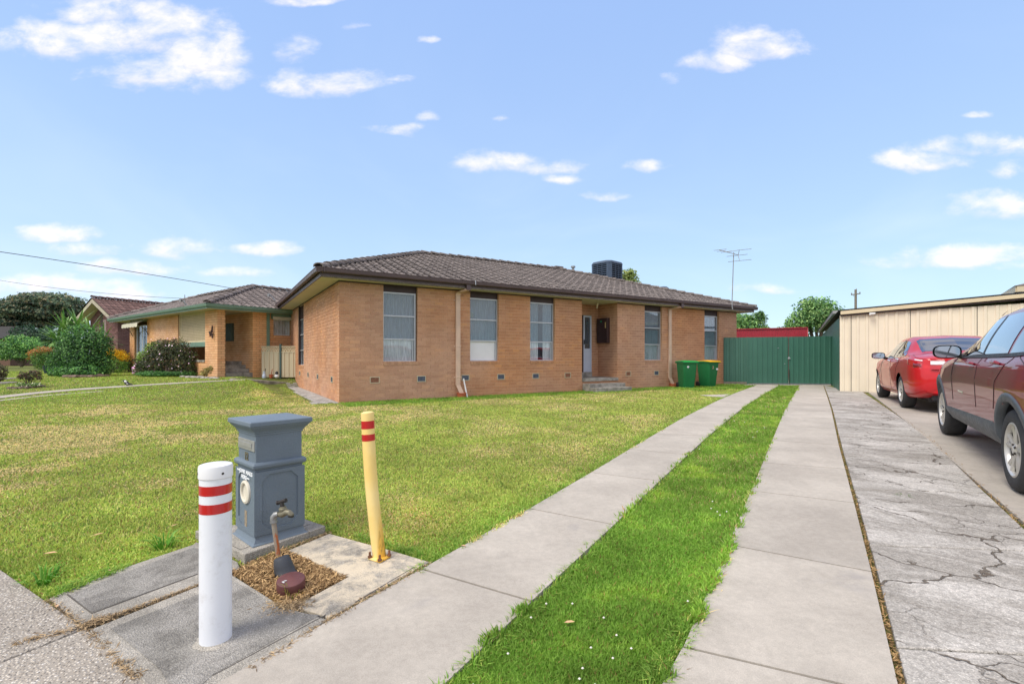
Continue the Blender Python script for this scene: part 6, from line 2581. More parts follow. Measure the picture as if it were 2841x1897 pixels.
def chips(name, pts, zoff, ln, wd, c_lo, c_hi, label, tilt=0.35, kind='stuff'):
    """Loose straw and bark chips: flat slivers scattered over points (n,2)."""
    n = len(pts)
    a = rng.uniform(0, 2 * np.pi, n)
    L = rng.uniform(ln[0], ln[1], n) / 2
    W = rng.uniform(wd[0], wd[1], n) / 2
    z = gz(pts[:, 0], pts[:, 1]) + rng.uniform(zoff[0], zoff[1], n)
    d = np.stack([np.cos(a), np.sin(a), rng.normal(0, tilt, n)], 1)
    e = np.stack([-np.sin(a), np.cos(a), rng.normal(0, tilt, n)], 1)
    c = np.stack([pts[:, 0], pts[:, 1], z], 1)
    V = np.stack([c - d * L[:, None], c + e * W[:, None], c + d * L[:, None], c - e * W[:, None]], 1).reshape(-1, 3)
    F = np.arange(4 * n).reshape(-1, 4)
    t = rng.random(n)[:, None]
    C = np.repeat(np.array(c_lo) * (1 - t) + np.array(c_hi) * t, 4, 0)
    o = np_mesh(name, V, F, M['straw'], None, C)
    tag(o, label, None, None, kind)
    return o


pitp = [tuple(p)[:2] for p in px_poly(PIT)]
xs = [p[0] for p in pitp]
ys = [p[1] for p in pitp]
P = np.stack([rng.uniform(min(xs) - .02, max(xs) + .02, 26000), rng.uniform(min(ys) - .02, max(ys) + .02, 26000)], 1)
P = P[pip(P[:, 0], P[:, 1], pitp)]
chips('mulch', P, (0.0, 0.035), (0.012, 0.05), (0.002, 0.008), srgb(92, 66, 42), srgb(212, 178, 128), None, 0.4)
# spill of straw along the joints of the pads and the two driveways
J = []
for pts, n, sp in (([(236, 1752), (400, 1692), (640, 1600)], 420, 0.008), ([(40, 1800), (236, 1752)], 260, 0.014), ([(236, 1752), (330, 1850), (390, 1897)], 300, 0.014), ([(130, 1674), (236, 1752)], 350, 0.014),
                   ([(790, 1536), (860, 1508), (912, 1488)], 350, 0.010), ([(915, 1736), (1060, 1650), (1196, 1572)], 500, 0.012), ([(700, 1870), (915, 1736)], 500, 0.012), ([(760, 1697), (800, 1702), (845, 1680)], 900, 0.035), ([(236, 1745), (300, 1728)], 500, 0.02)):
    w = [G(*p) for p in pts]
    for a, b in zip(w[:-1], w[1:]):
        t = rng.random(n)
        q = np.stack([a.x + (b.x - a.x) * t, a.y + (b.y - a.y) * t], 1) + rng.normal(0, sp, (n, 2))
        J.append(q)
chips('straw_litter', np.concatenate(J), (0.012, 0.034), (0.012, 0.045), (0.0015, 0.006), srgb(96, 78, 58), srgb(200, 174, 134), None, 0.3)
J = []
yy = np.exp(rng.uniform(np.log(0.9), np.log(17.0), 5200))
xx = np.array([eRR.p(y).x for y in yy]) + 0.013 + rng.normal(0, 0.007, len(yy)) * (1 + yy / 12)
J.append(np.stack([xx, yy], 1))
yy = np.exp(rng.uniform(np.log(2.6), np.log(15.0), 3600))
xx = np.array([eCR.p(y).x for y in yy]) + 0.02 + rng.normal(0, 0.02, len(yy))
J.append(np.stack([xx, yy], 1))
chips('leaf_litter', np.concatenate(J), (-0.01, 0.034), (0.010, 0.04), (0.0015, 0.007), srgb(84, 64, 44), srgb(190, 156, 108), None, 0.45)

# ------------------------------------------------------------------ wheelie bins
M['bin_green'] = plain('dark_green_bin_plastic', srgb(30, 116, 68), 0.5, 0.08, 3.0, bump=0.0006)
M['lid_green'] = plain('bright_green_lid', srgb(20, 160, 70), 0.45, 0.05, 3.0)
M['lid_yellow'] = plain('yellow_lid', srgb(236, 182, 20), 0.45, 0.05, 3.0)


def wheelie(px, py, rz, lid, label, sc_):
    p = G(px, py)
    t = thing('wheelie_bin', p, label, 'bin', 'wheelie bins by the wall', rz)
    b = MB()
    rows = []
    for (w, d, z, dy) in ((0.40, 0.48, 0.0, 0.02), (0.42, 0.50, 0.02, 0.02), (0.53, 0.66, 0.90, 0.0), (0.54, 0.68, 0.94, 0.0)):
        c = 0.05
        rows.append([(x, y + dy, z) for x, y in ((-w / 2 + c, -d / 2), (w / 2 - c, -d / 2), (w / 2, -d / 2 + c), (w / 2, d / 2 - c), (w / 2 - c, d / 2), (-w / 2 + c, d / 2), (-w / 2, d / 2 - c), (-w / 2, -d / 2 + c), (-w / 2 + c, -d / 2))])
    b.grid([[Vector(q) * sc_ for q in r] for r in rows])
    b.add([Vector(q) * sc_ for q in rows[0][:8]], [tuple(range(8))])
    b.build('body', M['bin_green'], t, smooth=True, world=False)
    r = MB()
    r.obox(Vector((-0.29, -0.37, 0.925)) * sc_, Vector((0.58, 0, 0)) * sc_, Vector((0, 0.74, 0)) * sc_, Vector((0, 0, 0.05)) * sc_)
    r.build('rim', M['bin_green'], t, bevel=0.012, world=False)
    l = MB()
    rows = []
    for k in range(9):
        u = k / 8
        y = -0.38 + 0.74 * u
        z = 0.98 + 0.045 * math.sin(math.pi * (0.15 + 0.75 * u))
        rows.append([Vector((-0.295, y, z - 0.02)) * sc_, Vector((-0.27, y, z)) * sc_, Vector((0.0, y, z + 0.012)) * sc_, Vector((0.27, y, z)) * sc_, Vector((0.295, y, z - 0.02)) * sc_])
    l.grid(rows)
    l.add([q for q in rows[0]] + [Vector((-0.295, -0.385, 0.965)) * sc_, Vector((0.295, -0.385, 0.965)) * sc_], [(0, 1, 2, 3, 4, 6, 5)])
    l.build('lid', lid, t, smooth=True, world=False)
    h = MB()
    h.tube([Vector((-0.24, 0.36, 0.96)) * sc_, Vector((-0.24, 0.43, 0.98)) * sc_, Vector((0.24, 0.43, 0.98)) * sc_, Vector((0.24, 0.36, 0.96)) * sc_], 0.016 * sc_, 8)
    h.build('handle', M['bin_green'], t, smooth=True, world=False)
    for sx in (-1, 1):
        w = MB()
        w.lathe(Vector((sx * 0.22, 0.29, 0.10)) * sc_, [(0.0, 0.03), (0.05, 0.03), (0.085, 0.028), (0.10, 0.015), (0.10, -0.02), (0.0, -0.02)], 20, axis=Vector((sx, 0, 0)))
        w.build('wheel', M['black'], t, smooth=True, world=False)
    return t


bs = 0.93
br = R(31)
bin1 = wheelie(1905, 1075.5, R(6), M['lid_green'], 'dark green wheelie bin with a bright green lid', bs)
bin2 = wheelie(1963.5, 1072.5, R(24), M['lid_yellow'], 'dark green wheelie bin with a yellow lid', bs)
stk = MB()
stk.add([Vector(q) * bs for q in ((-0.15, -0.322, 0.80), (-0.10, -0.322, 0.84), (-0.05, -0.322, 0.80), (-0.10, -0.318, 0.74))], [(0, 1, 2, 3)])
stk.build('sticker', M['white'], bin1, world=False)


def local_text(body, size, o, parent, mat):
    cu = bpy.data.curves.new('lettering', 'FONT')
    cu.body, cu.size, cu.extrude, cu.align_x = body, size, 0.0006, 'CENTER'
    cu.offset = 0.002
    cu.materials.append(mat)
    ob = font_mesh(cu, 'lettering')
    ob.location = o
    ob.rotation_euler = (R(90 + 3), 0, 0)
    ob.parent = parent
    col.objects.link(ob)


local_text('2', 0.14, (-0.07, -0.31, 0.66), bin2, M['downpipe'])
stk = MB()
stk.obox(Vector((0.10, -0.322, 0.66)) * bs, Vector((0.10, 0, 0)) * bs, Vector((0, 0.004, 0)), Vector((0, 0, 0.07)) * bs)
stk.build('sticker', M['white'], bin2, world=False)

# ------------------------------------------------------------------ yellow brick house next door
M['sage'] = plain('sage_green_paint', srgb(112, 142, 126), 0.45, 0.08, 3.0)
M['sage_dark'] = plain('dark_sage_paint', srgb(70, 92, 86), 0.5, 0.08, 3.0)
M['lattice'] = plain('cream_lattice', srgb(216, 200, 164), 0.6, 0.06, 5.0)
M['awning'] = plain('cream_canvas', srgb(200, 196, 176), 0.85, 0.10, 8.0)
YF, YL = Vector((0.6, 0.8, 0)), Vector((-0.8, 0.6, 0))
YNL, YNF = -YF, -YL            # outward from the left wall / from the right-hand front
YP = G(603.3, 1047.0)
yz = YP.z
YP.z = 0


def cross(o, d, px):
    k = (px - CX) / FOC
    return (k * o.y - o.x) / (d.x - k * d.y)


l_at = lambda px: cross(YP, YL, px)
f_at = lambda px: cross(YP, YF, px)
yhouse = thing('brick_house', (YP.x, YP.y, yz), 'yellow brick house with sage green eaves and a lattice porch next door', 'house')
YT = zat(858.6, YP.y)
YC = 0.0865
ync = int((YT - yz + 0.15) / YC)
yb0 = YT - ync * YC
lP, lLat, lW1, lW0, lEnd = l_at(569), l_at(494), l_at(408), l_at(373), l_at(360)
fP, fQ, fD0, fD1 = f_at(625.5), f_at(701.8), f_at(739.5), f_at(746.5)
zl1 = lambda px, py: zat(py, (YP + YL * l_at(px)).y)
zsill, zopen, zlat0, zlat1 = zl1(569, 1004), zl1(569, 961), zl1(569, 948), YT
zw0 = zl1(390, 1000)
recs = []
opL = [(lP, lLat, zsill, 99), (lW1, lW0, zw0 - 0.6, 99)]
brick_wall(recs, YP, YL, YNL, lEnd, yb0, ync, YC, opL)
core = MB()
backing(core, YP, YL, YNL, lEnd, yz - 0.3, YT, opL)
# right-hand front: pillar return, then the wall beyond the porch
brick_wall(recs, YP, YF, YNF, fP, yb0, ync, YC, [])
core.obox(YP + YL * 0.007 + YF * 0.2 + UP * (yz - 0.3), YF * (fP - 0.2), YL * (lP - 0.01), UP * (YT - yz + 0.3))
fw0, fw1 = f_at(759), f_at(806)
zwin = lambda py: zat(py, (YP + YF * f_at(775)).y)
opF = [(fw0 - fQ, fw1 - fQ, zwin(930), zwin(872))]
brick_wall(recs, YP + YF * fQ, YF, YNF, 7.0, yb0, ync, YC, opF)
backing(core, YP + YF * fQ, YF, YNF, 7.0, yz - 0.4, YT, opF)
# porch back wall
brick_wall(recs, YP + YF * fQ, YL, YNL, lLat + 0.1, yb0, ync, YC, [])
backing(core, YP + YF * fQ + YL * 0.2, YL, YNL, lLat, yz - 0.3, YT, [])
backing(core, YP + YL * (lLat - 0.05), YF, -YL, fQ + 0.2, yz - 0.3, YT, [])
backing(core, YP + YL * lEnd, YF, YL, 6.0, yz - 0.3, YT, [])
core.build('mortar_core', M['mortar_yel'], yhouse)
flush_bricks(recs, yhouse, 'yel', YC)
pf = MB()
zfl = zat(1003, (YP + YL * 1.2).y)
pf.obox(YP + YL * (lP * 0.9) + YF * 0.21 + UP * (zfl - 0.1), YL * (lLat - lP), YF * (fQ - 0.25), UP * 0.1)
pf.build('porch_slab', M['step'], yhouse)
cp = MB()
cp.obox(YP + YL * lP + YNL * 0.03 + UP * zsill, YL * (lLat - lP), YF * 0.25, UP * 0.07)
cp.build('sill', M['step'], yhouse)
bm_ = MB()
bm_.obox(YP + YL * lP + YF * 0.03 + UP * zopen, YL * (lLat - lP), YF * 0.10, UP * (zlat0 - zopen))
bm_.build('beam', M['sage'], yhouse)
# lattice: crossing slats
L = lLat - lP
lat = MB()
lat.obox(YP + YL * lP + YF * 0.05 + UP * zlat0, YL * 0.05, YF * 0.06, UP * (zlat1 - zlat0))
lat.obox(YP + YL * (lLat - 0.06) + YF * 0.02 + UP * zlat0, YL * 0.06, YF * 0.09, UP * (zlat1 - zlat0))
lat.obox(YP + YL * (lP + 0.05) + YF * 0.055 + UP * zlat0, YL * (L - 0.11), YF * 0.05, UP * 0.05)
lat.obox(YP + YL * (lP + 0.05) + YF * 0.055 + UP * (zlat1 - 0.05), YL * (L - 0.11), YF * 0.05, UP * 0.05)
lato = lat.build('lattice_frame', M['lattice'], yhouse)
nv = 26
for k in range(nv):
    s = MB()
    s.obox(YP + YL * (lP + 0.05 + (L - 0.11) * (k + 0.25) / nv) + YF * 0.06 + UP * (zlat0 + 0.05), YL * ((L - 0.11) / nv * 0.40), YF * 0.008, UP * (zlat1 - zlat0 - 0.1))
    s.build('slat', M['lattice'], lato)
nh_ = 17
for k in range(nh_):
    s = MB()
    s.obox(YP + YL * (lP + 0.05) + YF * 0.069 + UP * (zlat0 + 0.05 + (zlat1 - zlat0 - 0.1) * (k + 0.25) / nh_), YL * (L - 0.11), YF * 0.008, UP * ((zlat1 - zlat0 - 0.1) / nh_ * 0.38))
    s.build('slat', M['lattice'], lato)
# steps inside the porch opening
for k, (px, ya, yb_) in enumerate(((701.8, 1040, 1049), (691.8, 1026, 1037), (681.9, 1014, 1026), (670.8, 1003, 1010))):
    o = YP + YF * fQ
    l = max(0.01, cross(o, YL, px))
    yy = (o + YL * l).y
    s = MB()
    zt_ = yz + 0.14 * (k + 1)
    s.obox(YP + YF * (fP + 0.004) + YL * l + UP * (yz - 0.1), YF * (fQ - fP - 0.008), YL * (1.6 - l), UP * (zt_ - yz + 0.1))
    s.build('step', M['step'], yhouse, bevel=0.006)
# meter box on the porch wall
o = YP + YF * fQ
la, lb = cross(o, YL, 649.5), cross(o, YL, 633.5)
mz1, mz0 = zat(896.5, (o + YL * la).y), zat(946, (o + YL * la).y)
m = MB()
m.obox(o + YL * la + YNL * 0.002 + UP * mz0, YL * (lb - la), YNL * 0.10, UP * (mz1 - mz0))
m.build('meter_box', M['sage_dark'], yhouse, bevel=0.008)
# green corner post / downpipe
m = MB()
m.obox(YP + YF * fD0 + YNF * 0.004 + UP * (yz - 0.05), YF * (fD1 - fD0), YNF * 0.06, UP * (YT - yz + 0.04))
m.build('downpipe', M['sage'], yhouse)
# side window with awning
wz1 = zl1(390, 902)
window(yhouse, YP + YL * lW0, -YL, YNL, lW0 - lW1, zw0 - 0.6, wz1, (0.42,), ('glass', 'screen'), curtain=False, frame='white')
m = MB()
m.obox(YP + YL * (lW0 - (lW0 - lW1) * 0.55) + YNL * -0.07 + UP * (zw0 - 0.56), YL * 0.04, YNL * 0.03, UP * (wz1 - zw0 + 0.5))
m.build('mullion', M['white'], yhouse)
aw = thing('window_awning', YP + YL * lW0 + UP * wz1, 'cream scalloped canvas awning over the side window of the yellow house', 'awning')
za = zl1(390, 888)
rows = []
for k in range(13):
    l = lW1 - 0.25 + (lW0 - lW1 + 0.45) * k / 12
    b = YP + YL * l
    rows.append([b + YNL * 0.03 + UP * za, b + YNL * 0.42 + UP * (za - 0.20), b + YNL * 0.43 + UP * (za - 0.34 - 0.03 * (k % 2))])
m = MB()
m.grid(rows)
m.build('canvas', M['awning'], aw, fix=False)
m = MB()
m.obox(YP + YL * (lW1 - 0.28) + YNL * 0.012 + UP * (za - 0.02), YL * (lW0 - lW1 + 0.5), YNL * 0.1, UP * 0.14)
m.build('head_box', M['sage'], aw)
for l in (lW1 - 0.22, lW0 + 0.18):
    m = MB()
    m.tube([YP + YL * l + YNL * 0.02 + UP * (za - 0.7), YP + YL * l + YNL * 0.10 + UP * (za - 0.5), YP + YL * l + YNL * 0.41 + UP * (za - 0.24)], 0.015, 6)
    m.build('arm', M['dark_iron'], aw)
# front window behind the fence
wo = window(yhouse, YP + YF * fw0, YF, YNF, fw1 - fw0, zwin(930), zwin(886), (), ('glass',), curtain=True, frame='white')
m = MB()
m.obox(YP + YF * (fw0 - 0.1) + YNF * 0.01 + UP * zwin(886), YF * 1.7, YNF * 0.12, UP * (zwin(872) - zwin(886)))
m.build('awning_box', M['sage'], yhouse)
rows = []
for k in range(15):
    b = YP + YF * (fw0 - 0.1 + 1.7 * k / 14) + YNF * 0.16
    rows.append([b + UP * (zwin(880)), b + UP * (zwin(887.5) - 0.03 * (k % 2))])
m = MB()
m.grid(rows)
m.build('awning_valance', M['awning'], yhouse, fix=False)
add_sill(YP + YF * fw0, YF, YNF, fw1 - fw0, zwin(931), yhouse, 'yel')
# eaves and roof
ev = 0.47
YCn = YP + YNL * ev + YNF * ev
ZG_ = zat(841.5, YCn.y)
LL, LR = 11.2, 9.0
so = MB()
so.obox(YCn + UP * YT, YL * LL, YF * LR, UP * 0.02)
so.build('soffit', M['soffit'], yhouse)


def green_eave(a, b, out_):
    d = (b - a)
    Ln = d.length
    d.normalize()
    f = MB()
    f.obox(a + UP * (YT - 0.02), d * Ln, out_ * 0.025, UP * (ZG_ - YT - 0.02))
    f.build('fascia', M['sage'], yhouse)
    g = MB()
    g.strip([a - d * 0.09 + out_ * p + UP * (ZG_ + h) for p, h in ((0.026, -0.11), (0.06, -0.115), (0.09, -0.08), (0.095, -0.02), (0.105, -0.015), (0.105, 0.0), (0.09, 0.0), (0.03, -0.03))], d * (Ln + 0.18))
    g.build('gutter', M['sage'], yhouse, smooth=True)


green_eave(YCn + YL * LL, YCn, YNL)
green_eave(YCn, YCn + YF * LR, YNF)
a_ = 2.71
RZ2 = zat(797.5, (YCn + (YL + YF) * a_).y)
e0 = YCn + (YNL + YNF) * 0.06 + UP * (ZG_ - 0.02)
eL, eR = YCn + YL * LL + YNL * 0.06 + UP * (ZG_ - 0.02), YCn + YF * LR + YNF * 0.06 + UP * (ZG_ - 0.02)
ap = YCn + (YL + YF) * a_
ap.z = RZ2
apL = YCn + YL * (LL - a_) + YF * a_
apL.z = RZ2
apR = YCn + YF * (LR - a_) + YL * a_
apR.z = RZ2
rf = MB()
rf.add([eL, e0, ap, apL], [(0, 1, 2, 3)])
rf.add([e0, eR, apR, ap], [(0, 1, 2, 3)])
bL, bR, bI = YCn + YL * LL + YF * 2 * a_ + UP * (ZG_ - 0.02), YCn + YF * LR + YL * 2 * a_ + UP * (ZG_ - 0.02), YCn + (YL + YF) * 2 * a_ + UP * (ZG_ - 0.02)
rf.add([apL, ap, bI, bL], [(0, 1, 2, 3)])
rf.add([ap, apR, bR, bI], [(0, 1, 2, 3)])
rf.add([eL, apL, bL], [(0, 1, 2)])
rf.add([eR, bR, apR], [(0, 1, 2)])
yroof = rf.build('roof', M['underlay'], yhouse)
tl2 = []
tile_slope(tl2, eL, e0, ap, apL)
tile_slope(tl2, e0, eR, apR, ap)
tile_slope(tl2, bL, eL, apL, apL)
flush_tiles(tl2, yroof, 'yel')
for a, b in ((e0, ap), (eL, apL), (ap, apL), (ap, apR)):
    ridge_caps(a + UP * 0.03, b + UP * 0.03, yroof, 'yel', w=0.13)
# butterfly ornament on the pillar
bf_ = YP + YL * (lP * 0.35) + YNL * 0.03
zb_ = zat(924, bf_.y)
bfly = thing('wall_ornament', bf_ + UP * zb_, 'dark metal butterfly ornament hung on the yellow brick pillar', 'ornament')
m = MB()
for (pts) in ([(0.0, 0.0), (-0.30, 0.10), (-0.28, -0.02), (-0.12, -0.10)], [(0.02, 0.02), (0.14, 0.42), (0.22, 0.38), (0.20, 0.05)], [(0.04, -0.04), (0.20, -0.02), (0.22, -0.30), (0.14, -0.28)]):
    c = sum(p[0] for p in pts) / len(pts), sum(p[1] for p in pts) / len(pts)
    loop = [bf_ + YL * (-q[0] * 0.55) + UP * (zb_ + q[1] * 0.62) + YNL * 0.03 for q in pts]
    m.tube(loop + [loop[0]], 0.016, 6)
m.tube([bf_ + YL * 0.08 + UP * (zb_ - 0.1) + YNL * 0.03, bf_ - YL * 0.05 + UP * (zb_ + 0.08) + YNL * 0.04], 0.03, 6)
m.build('wing', plain('rusty_iron', srgb(66, 44, 42), 0.7, 0.3, 30.0), bfly)
m = MB()
ch = YP + YL * (lP + 1.0) + YF * 0.8
m.tube([ch + UP * (zfl), ch + YL * -0.5 + UP * (zfl + 0.75)], 0.018, 6)
m.tube([ch + YL * -0.5 + UP * zfl, ch + UP * (zfl + 0.75)], 0.018, 6)
m.tube([ch + YL * -0.6 + UP * (zfl + 0.72), ch + YL * 0.1 + UP * (zfl + 0.72)], 0.018, 6)
tag(m.build('folding_frame', M['dark_iron'], None), 'dark folding frame standing in the yellow house porch', 'stand')

# cream fence with lattice top between the houses
fp0, fp1 = G(726, 1049), G(777.5, 1049)
fz0 = yz - 0.02
fd = (fp1 - fp0)
fd.z = 0
fd = Vector((1, 0.02, 0)).normalized()
fnn = Vector((fd.y, -fd.x, 0))
fo = at(726, 1048, 17.75)
fo.z = 0
ffx = lambda px: cross(fo, fd, px)
cf = thing('lattice_top_fence', fo + UP * fz0, 'cream steel fence with lattice top and dark post between the two houses', 'fence')
zt0, zt1 = zat(960, fo.y), zat(977, fo.y)
zbm = zat(1048, fo.y)
La = ffx(776.0)
Lb = ffx(781.0)
for (a, b) in ((0.0, La), (Lb, Lb + 1.5)):
    ribbed(fo + fd * a, fd, fnn, b - a, zbm + 0.02, zt1, 0.17, rib=0.02, flat=0.7).build('sheet', M['cream_trim'], cf, fix=False)
    fr = MB()
    fr.obox(fo + fd * a + UP * zt1 - fnn * 0.02, fd * (b - a), fnn * 0.045, UP * 0.03)
    fr.obox(fo + fd * a + UP * (zt0 - 0.03) - fnn * 0.02, fd * (b - a), fnn * 0.045, UP * 0.03)
    fr.build('rail', M['cream_trim'], cf)
    s = MB()
    n = max(4, int((b - a) / 0.06))
    h = zt0 - zt1 - 0.06
    for k in range(n):
        x = a + (b - a) * (k + 0.5) / n
        for q in (-1, 1):
            c0, c1 = fo + fd * (x - q * 0.045) + UP * (zt1 + 0.03), fo + fd * (x + q * 0.045) + UP * (zt0 - 0.03)
            w = fd * 0.012
            off = fnn * (0.002 if q > 0 else -0.002)
            s.add([c0 - w + off, c0 + w + off, c1 + w + off, c1 - w + off], [(0, 1, 2, 3)])
    so_ = s.build('lattice', M['lattice'], cf)
    so_['kind'] = 'stuff'
m = MB()
m.obox(fo + fd * La + fnn * 0.03 + UP * (zbm - 0.1), fd * (Lb - La), fnn * -0.08, UP * (zat(954, fo.y) - zbm + 0.1))
m.build('post', M['sage_dark'], cf)
# concrete apron and path next door
path = thing('garden_path', (0, 0, 0), None, None)
tag(path, kind='structure')


def path_px(up, lo, h=0.02):
    for (a, b), (c, d) in zip(zip(up[:-1], up[1:]), zip(lo[:-1], lo[1:])):
        slab('path_slab', [G(*c), G(*d), G(*b), G(*a)], M['drive'], path, top=h, gap=0.0)


path_px([(-160, 1116), (0, 1099.5), (110, 1088), (220, 1079), (340, 1071.5), (430, 1066), (560, 1059), (680, 1053.5)], [(-160, 1124), (0, 1105.5), (110, 1092.5), (220, 1082.5), (340, 1074.3), (430, 1068.6), (560, 1061), (680, 1055.3)])
path_px([(-160, 1131), (0, 1110), (110, 1098), (200, 1091), (290, 1084.5)], [(-160, 1134), (0, 1112), (110, 1099.5), (200, 1092), (290, 1085.2)], 0.008)
slab('path_slab', [G(632, 1056), G(690, 1053.5), G(800, 1056), G(800, 1050.5), G(640, 1050)], M['step'], path, top=0.015, gap=0)
# little things at the foot of the fence
gp = at(733, 1049.0, 17.5)
gn_ = thing('garden_figurine', gp, 'small blue and white garden figurine at the foot of the cream fence', 'figurine')
m = MB()
m.lathe(gp, [(0.06, 0), (0.075, 0.05), (0.06, 0.13), (0.035, 0.16), (0.045, 0.20), (0.03, 0.25), (0.0, 0.27)], 12)
m.build('figure', plain('pale_blue_glaze', srgb(190, 204, 220), 0.3, 0.1, 20.0), gn_, smooth=True)
m = MB()
m.tube([gp + UP * 0.10, gp + Vector((0.05, 0, 0.35))], 0.012, 6)
m.build('stick', M['dark_iron'], gn_)
gp = at(752, 1048.5, 17.55)
m = MB()
m.lathe(gp, [(0.0, 0.0), (0.05, 0), (0.075, 0.13), (0.065, 0.13), (0.05, 0.06), (0.0, 0.06)], 14)
m.tube([gp + UP * 0.1, gp + Vector((0.05, 0, 0.33))], 0.012, 6)
tag(m.build('flower_pot', M['terracotta'], None, smooth=True), 'small terracotta pot holding a stick beside the cream fence', 'pot')
gp = at(768, 1048.5, 17.55)
fb = thing('garden_ball', gp, 'black and white ball figure on the ground by the fence post', 'ornament')
m = MB()
m.lathe(gp, [(0.0, 0.0), (0.06, 0.02), (0.08, 0.07), (0.06, 0.12), (0.0, 0.14)], 12)
m.build('ball', M['white'], fb, smooth=True)
m = MB()
m.lathe(gp + UP * 0.13, [(0.0, 0.0), (0.05, 0.02), (0.06, 0.06), (0.03, 0.11), (0.0, 0.12)], 12)
m.build('head', M['black'], fb, smooth=True)

# ------------------------------------------------------------------ brown brick house beyond, with a gable
BF, BL = Vector((math.sin(R(24)), math.cos(R(24)), 0)), None
BL = Vector((-BF.y, BF.x, 0))
BY = 26.5
BK = Vector(((326.5 - CX) / FOC * BY, BY, 0))
bz = 0.36
bhouse = thing('gabled_house', (BK.x, BK.y, bz), 'dull purple brick house with red brown tiled gable behind the shrubs', 'house')
bl = lambda px, o=BK: cross(o, BL, px)
zE = zat(884, BK.y)
l1 = bl(206)
gap_ = BK - BF * 0.55
la_ = cross(gap_, BL, 255)
zA = zat(829, (gap_ + BL * la_).y)
lA = la_
recs = []
nb = int((zE - bz + 0.2) / 0.0875)
brick_wall(recs, BK, BF, -BL, 9.0, zE - nb * 0.0875, nb, 0.0875, [])
brick_wall(recs, BK, BL, -BF, 2 * lA, zE - nb * 0.0875, nb, 0.0875, [(bl(294), bl(279), -1, 99)])
k = 0
z = zE
while z < zA - 0.25:
    t = (z + 0.0875 - zE + 0.02) / (zA - zE)
    brick_wall(recs, BK + BL * (lA * t), BL, -BF, 2 * lA * (1 - t), z, 1, 0.0875, [(bl(285.5) - lA * t, bl(279) - lA * t, -1, 99)])
    z += 0.0875
core = MB()
core.prism([BK + BF * 0.008 + BL * 0.01 + UP * (bz - 0.3), BK + BF * 0.008 + BL * (2 * lA - 0.01) + UP * (bz - 0.3), BK + BF * 0.008 + BL * (2 * lA - 0.01) + UP * zE, BK + BF * 0.008 + BL * lA + UP * (zA - 0.05), BK + BF * 0.008 + BL * 0.01 + UP * zE], BF * 0.2)
core.obox(BK + BL * 0.007 + BF * 0.21 + UP * (bz - 0.3), BF * 8.8, BL * 0.2, UP * (zE - bz + 0.3))
core.build('mortar_core', M['mortar_brn'], bhouse)
flush_bricks(recs, bhouse, 'brn', 0.0875, limit=0)
m = MB()
m.obox(BK + BL * bl(285) - BF * 0.002 + UP * bz, BL * (bl(279) - bl(285)), BF * 0.01, UP * (zat(862, BK.y) - bz))
m.build('recess_panel', M['dark_brown'], bhouse)
window(bhouse, BK + BL * bl(285) , -BL, -BF, bl(285) - bl(294.5), zat(916, BK.y), zat(900, BK.y), (0.5,), ('glass', 'glass'), rec=0.02, curtain=False, frame='white')
ge0, ge1 = gap_ + BL * -0.55 + UP * (zE - 0.04), gap_ + BL * (2 * lA + 0.55) + UP * (zE - 0.04)
gap2 = gap_ + BL * lA + UP * zA
m = MB()
for a, b in ((ge0, gap2), (ge1, gap2)):
    m.add([a, b, b - UP * 0.22, a - UP * 0.22] + [q + BF * 0.03 for q in (a, b, b - UP * 0.22, a - UP * 0.22)], [(0, 1, 2, 3), (4, 7, 6, 5), (0, 4, 5, 1), (2, 6, 7, 3)])
m.build('barge_board', plain('dull_cream_paint', srgb(176, 168, 148), 0.6), bhouse)
m = MB()
for a, b in ((ge0, gap2), (ge1, gap2)):
    m.add([a - UP * 0.2 + BF * 0.03, b - UP * 0.2 + BF * 0.03, b - UP * 0.2 + BF * 0.6, a - UP * 0.2 + BF * 0.6], [(0, 1, 2, 3)])
m.build('soffit', M['soffit'], bhouse)
RLn = 12.0
rf = MB()
q = [ge0 + UP * 0.05 - BF * 0.03, ge1 + UP * 0.05 - BF * 0.03, gap2 + UP * 0.06 - BF * 0.03]
rf.add([q[0], q[0] + BF * RLn, q[2] + BF * RLn, q[2]], [(0, 1, 2, 3)])
rf.add([q[1], q[2], q[2] + BF * RLn, q[1] + BF * RLn], [(0, 1, 2, 3)])
broof = rf.build('roof', M['underlay'], bhouse)
tl3 = []
tile_slope(tl3, q[0], q[0] + BF * RLn, q[2] + BF * RLn, q[2])
tile_slope(tl3, q[1] + BF * RLn, q[1], q[2], q[2] + BF * RLn)
flush_tiles(tl3, broof, 'brn')
ridge_caps(q[2] + UP * 0.03, q[2] + BF * RLn + UP * 0.03, broof, 'brn')
m = MB()
dv = q[0] * 0.55 + q[2] * 0.45 + BF * 6.2
dv = at(416, 851, 30.0)
m.lathe(dv - UP * 0.15, [(0.36, 0.0), (0.36, 0.12), (0.30, 0.2), (0.18, 0.27), (0.0, 0.30)], 18)
m.build('skylight_dome', plain('pale_dome', srgb(190, 192, 196), 0.3, 0.05), bhouse, smooth=True)

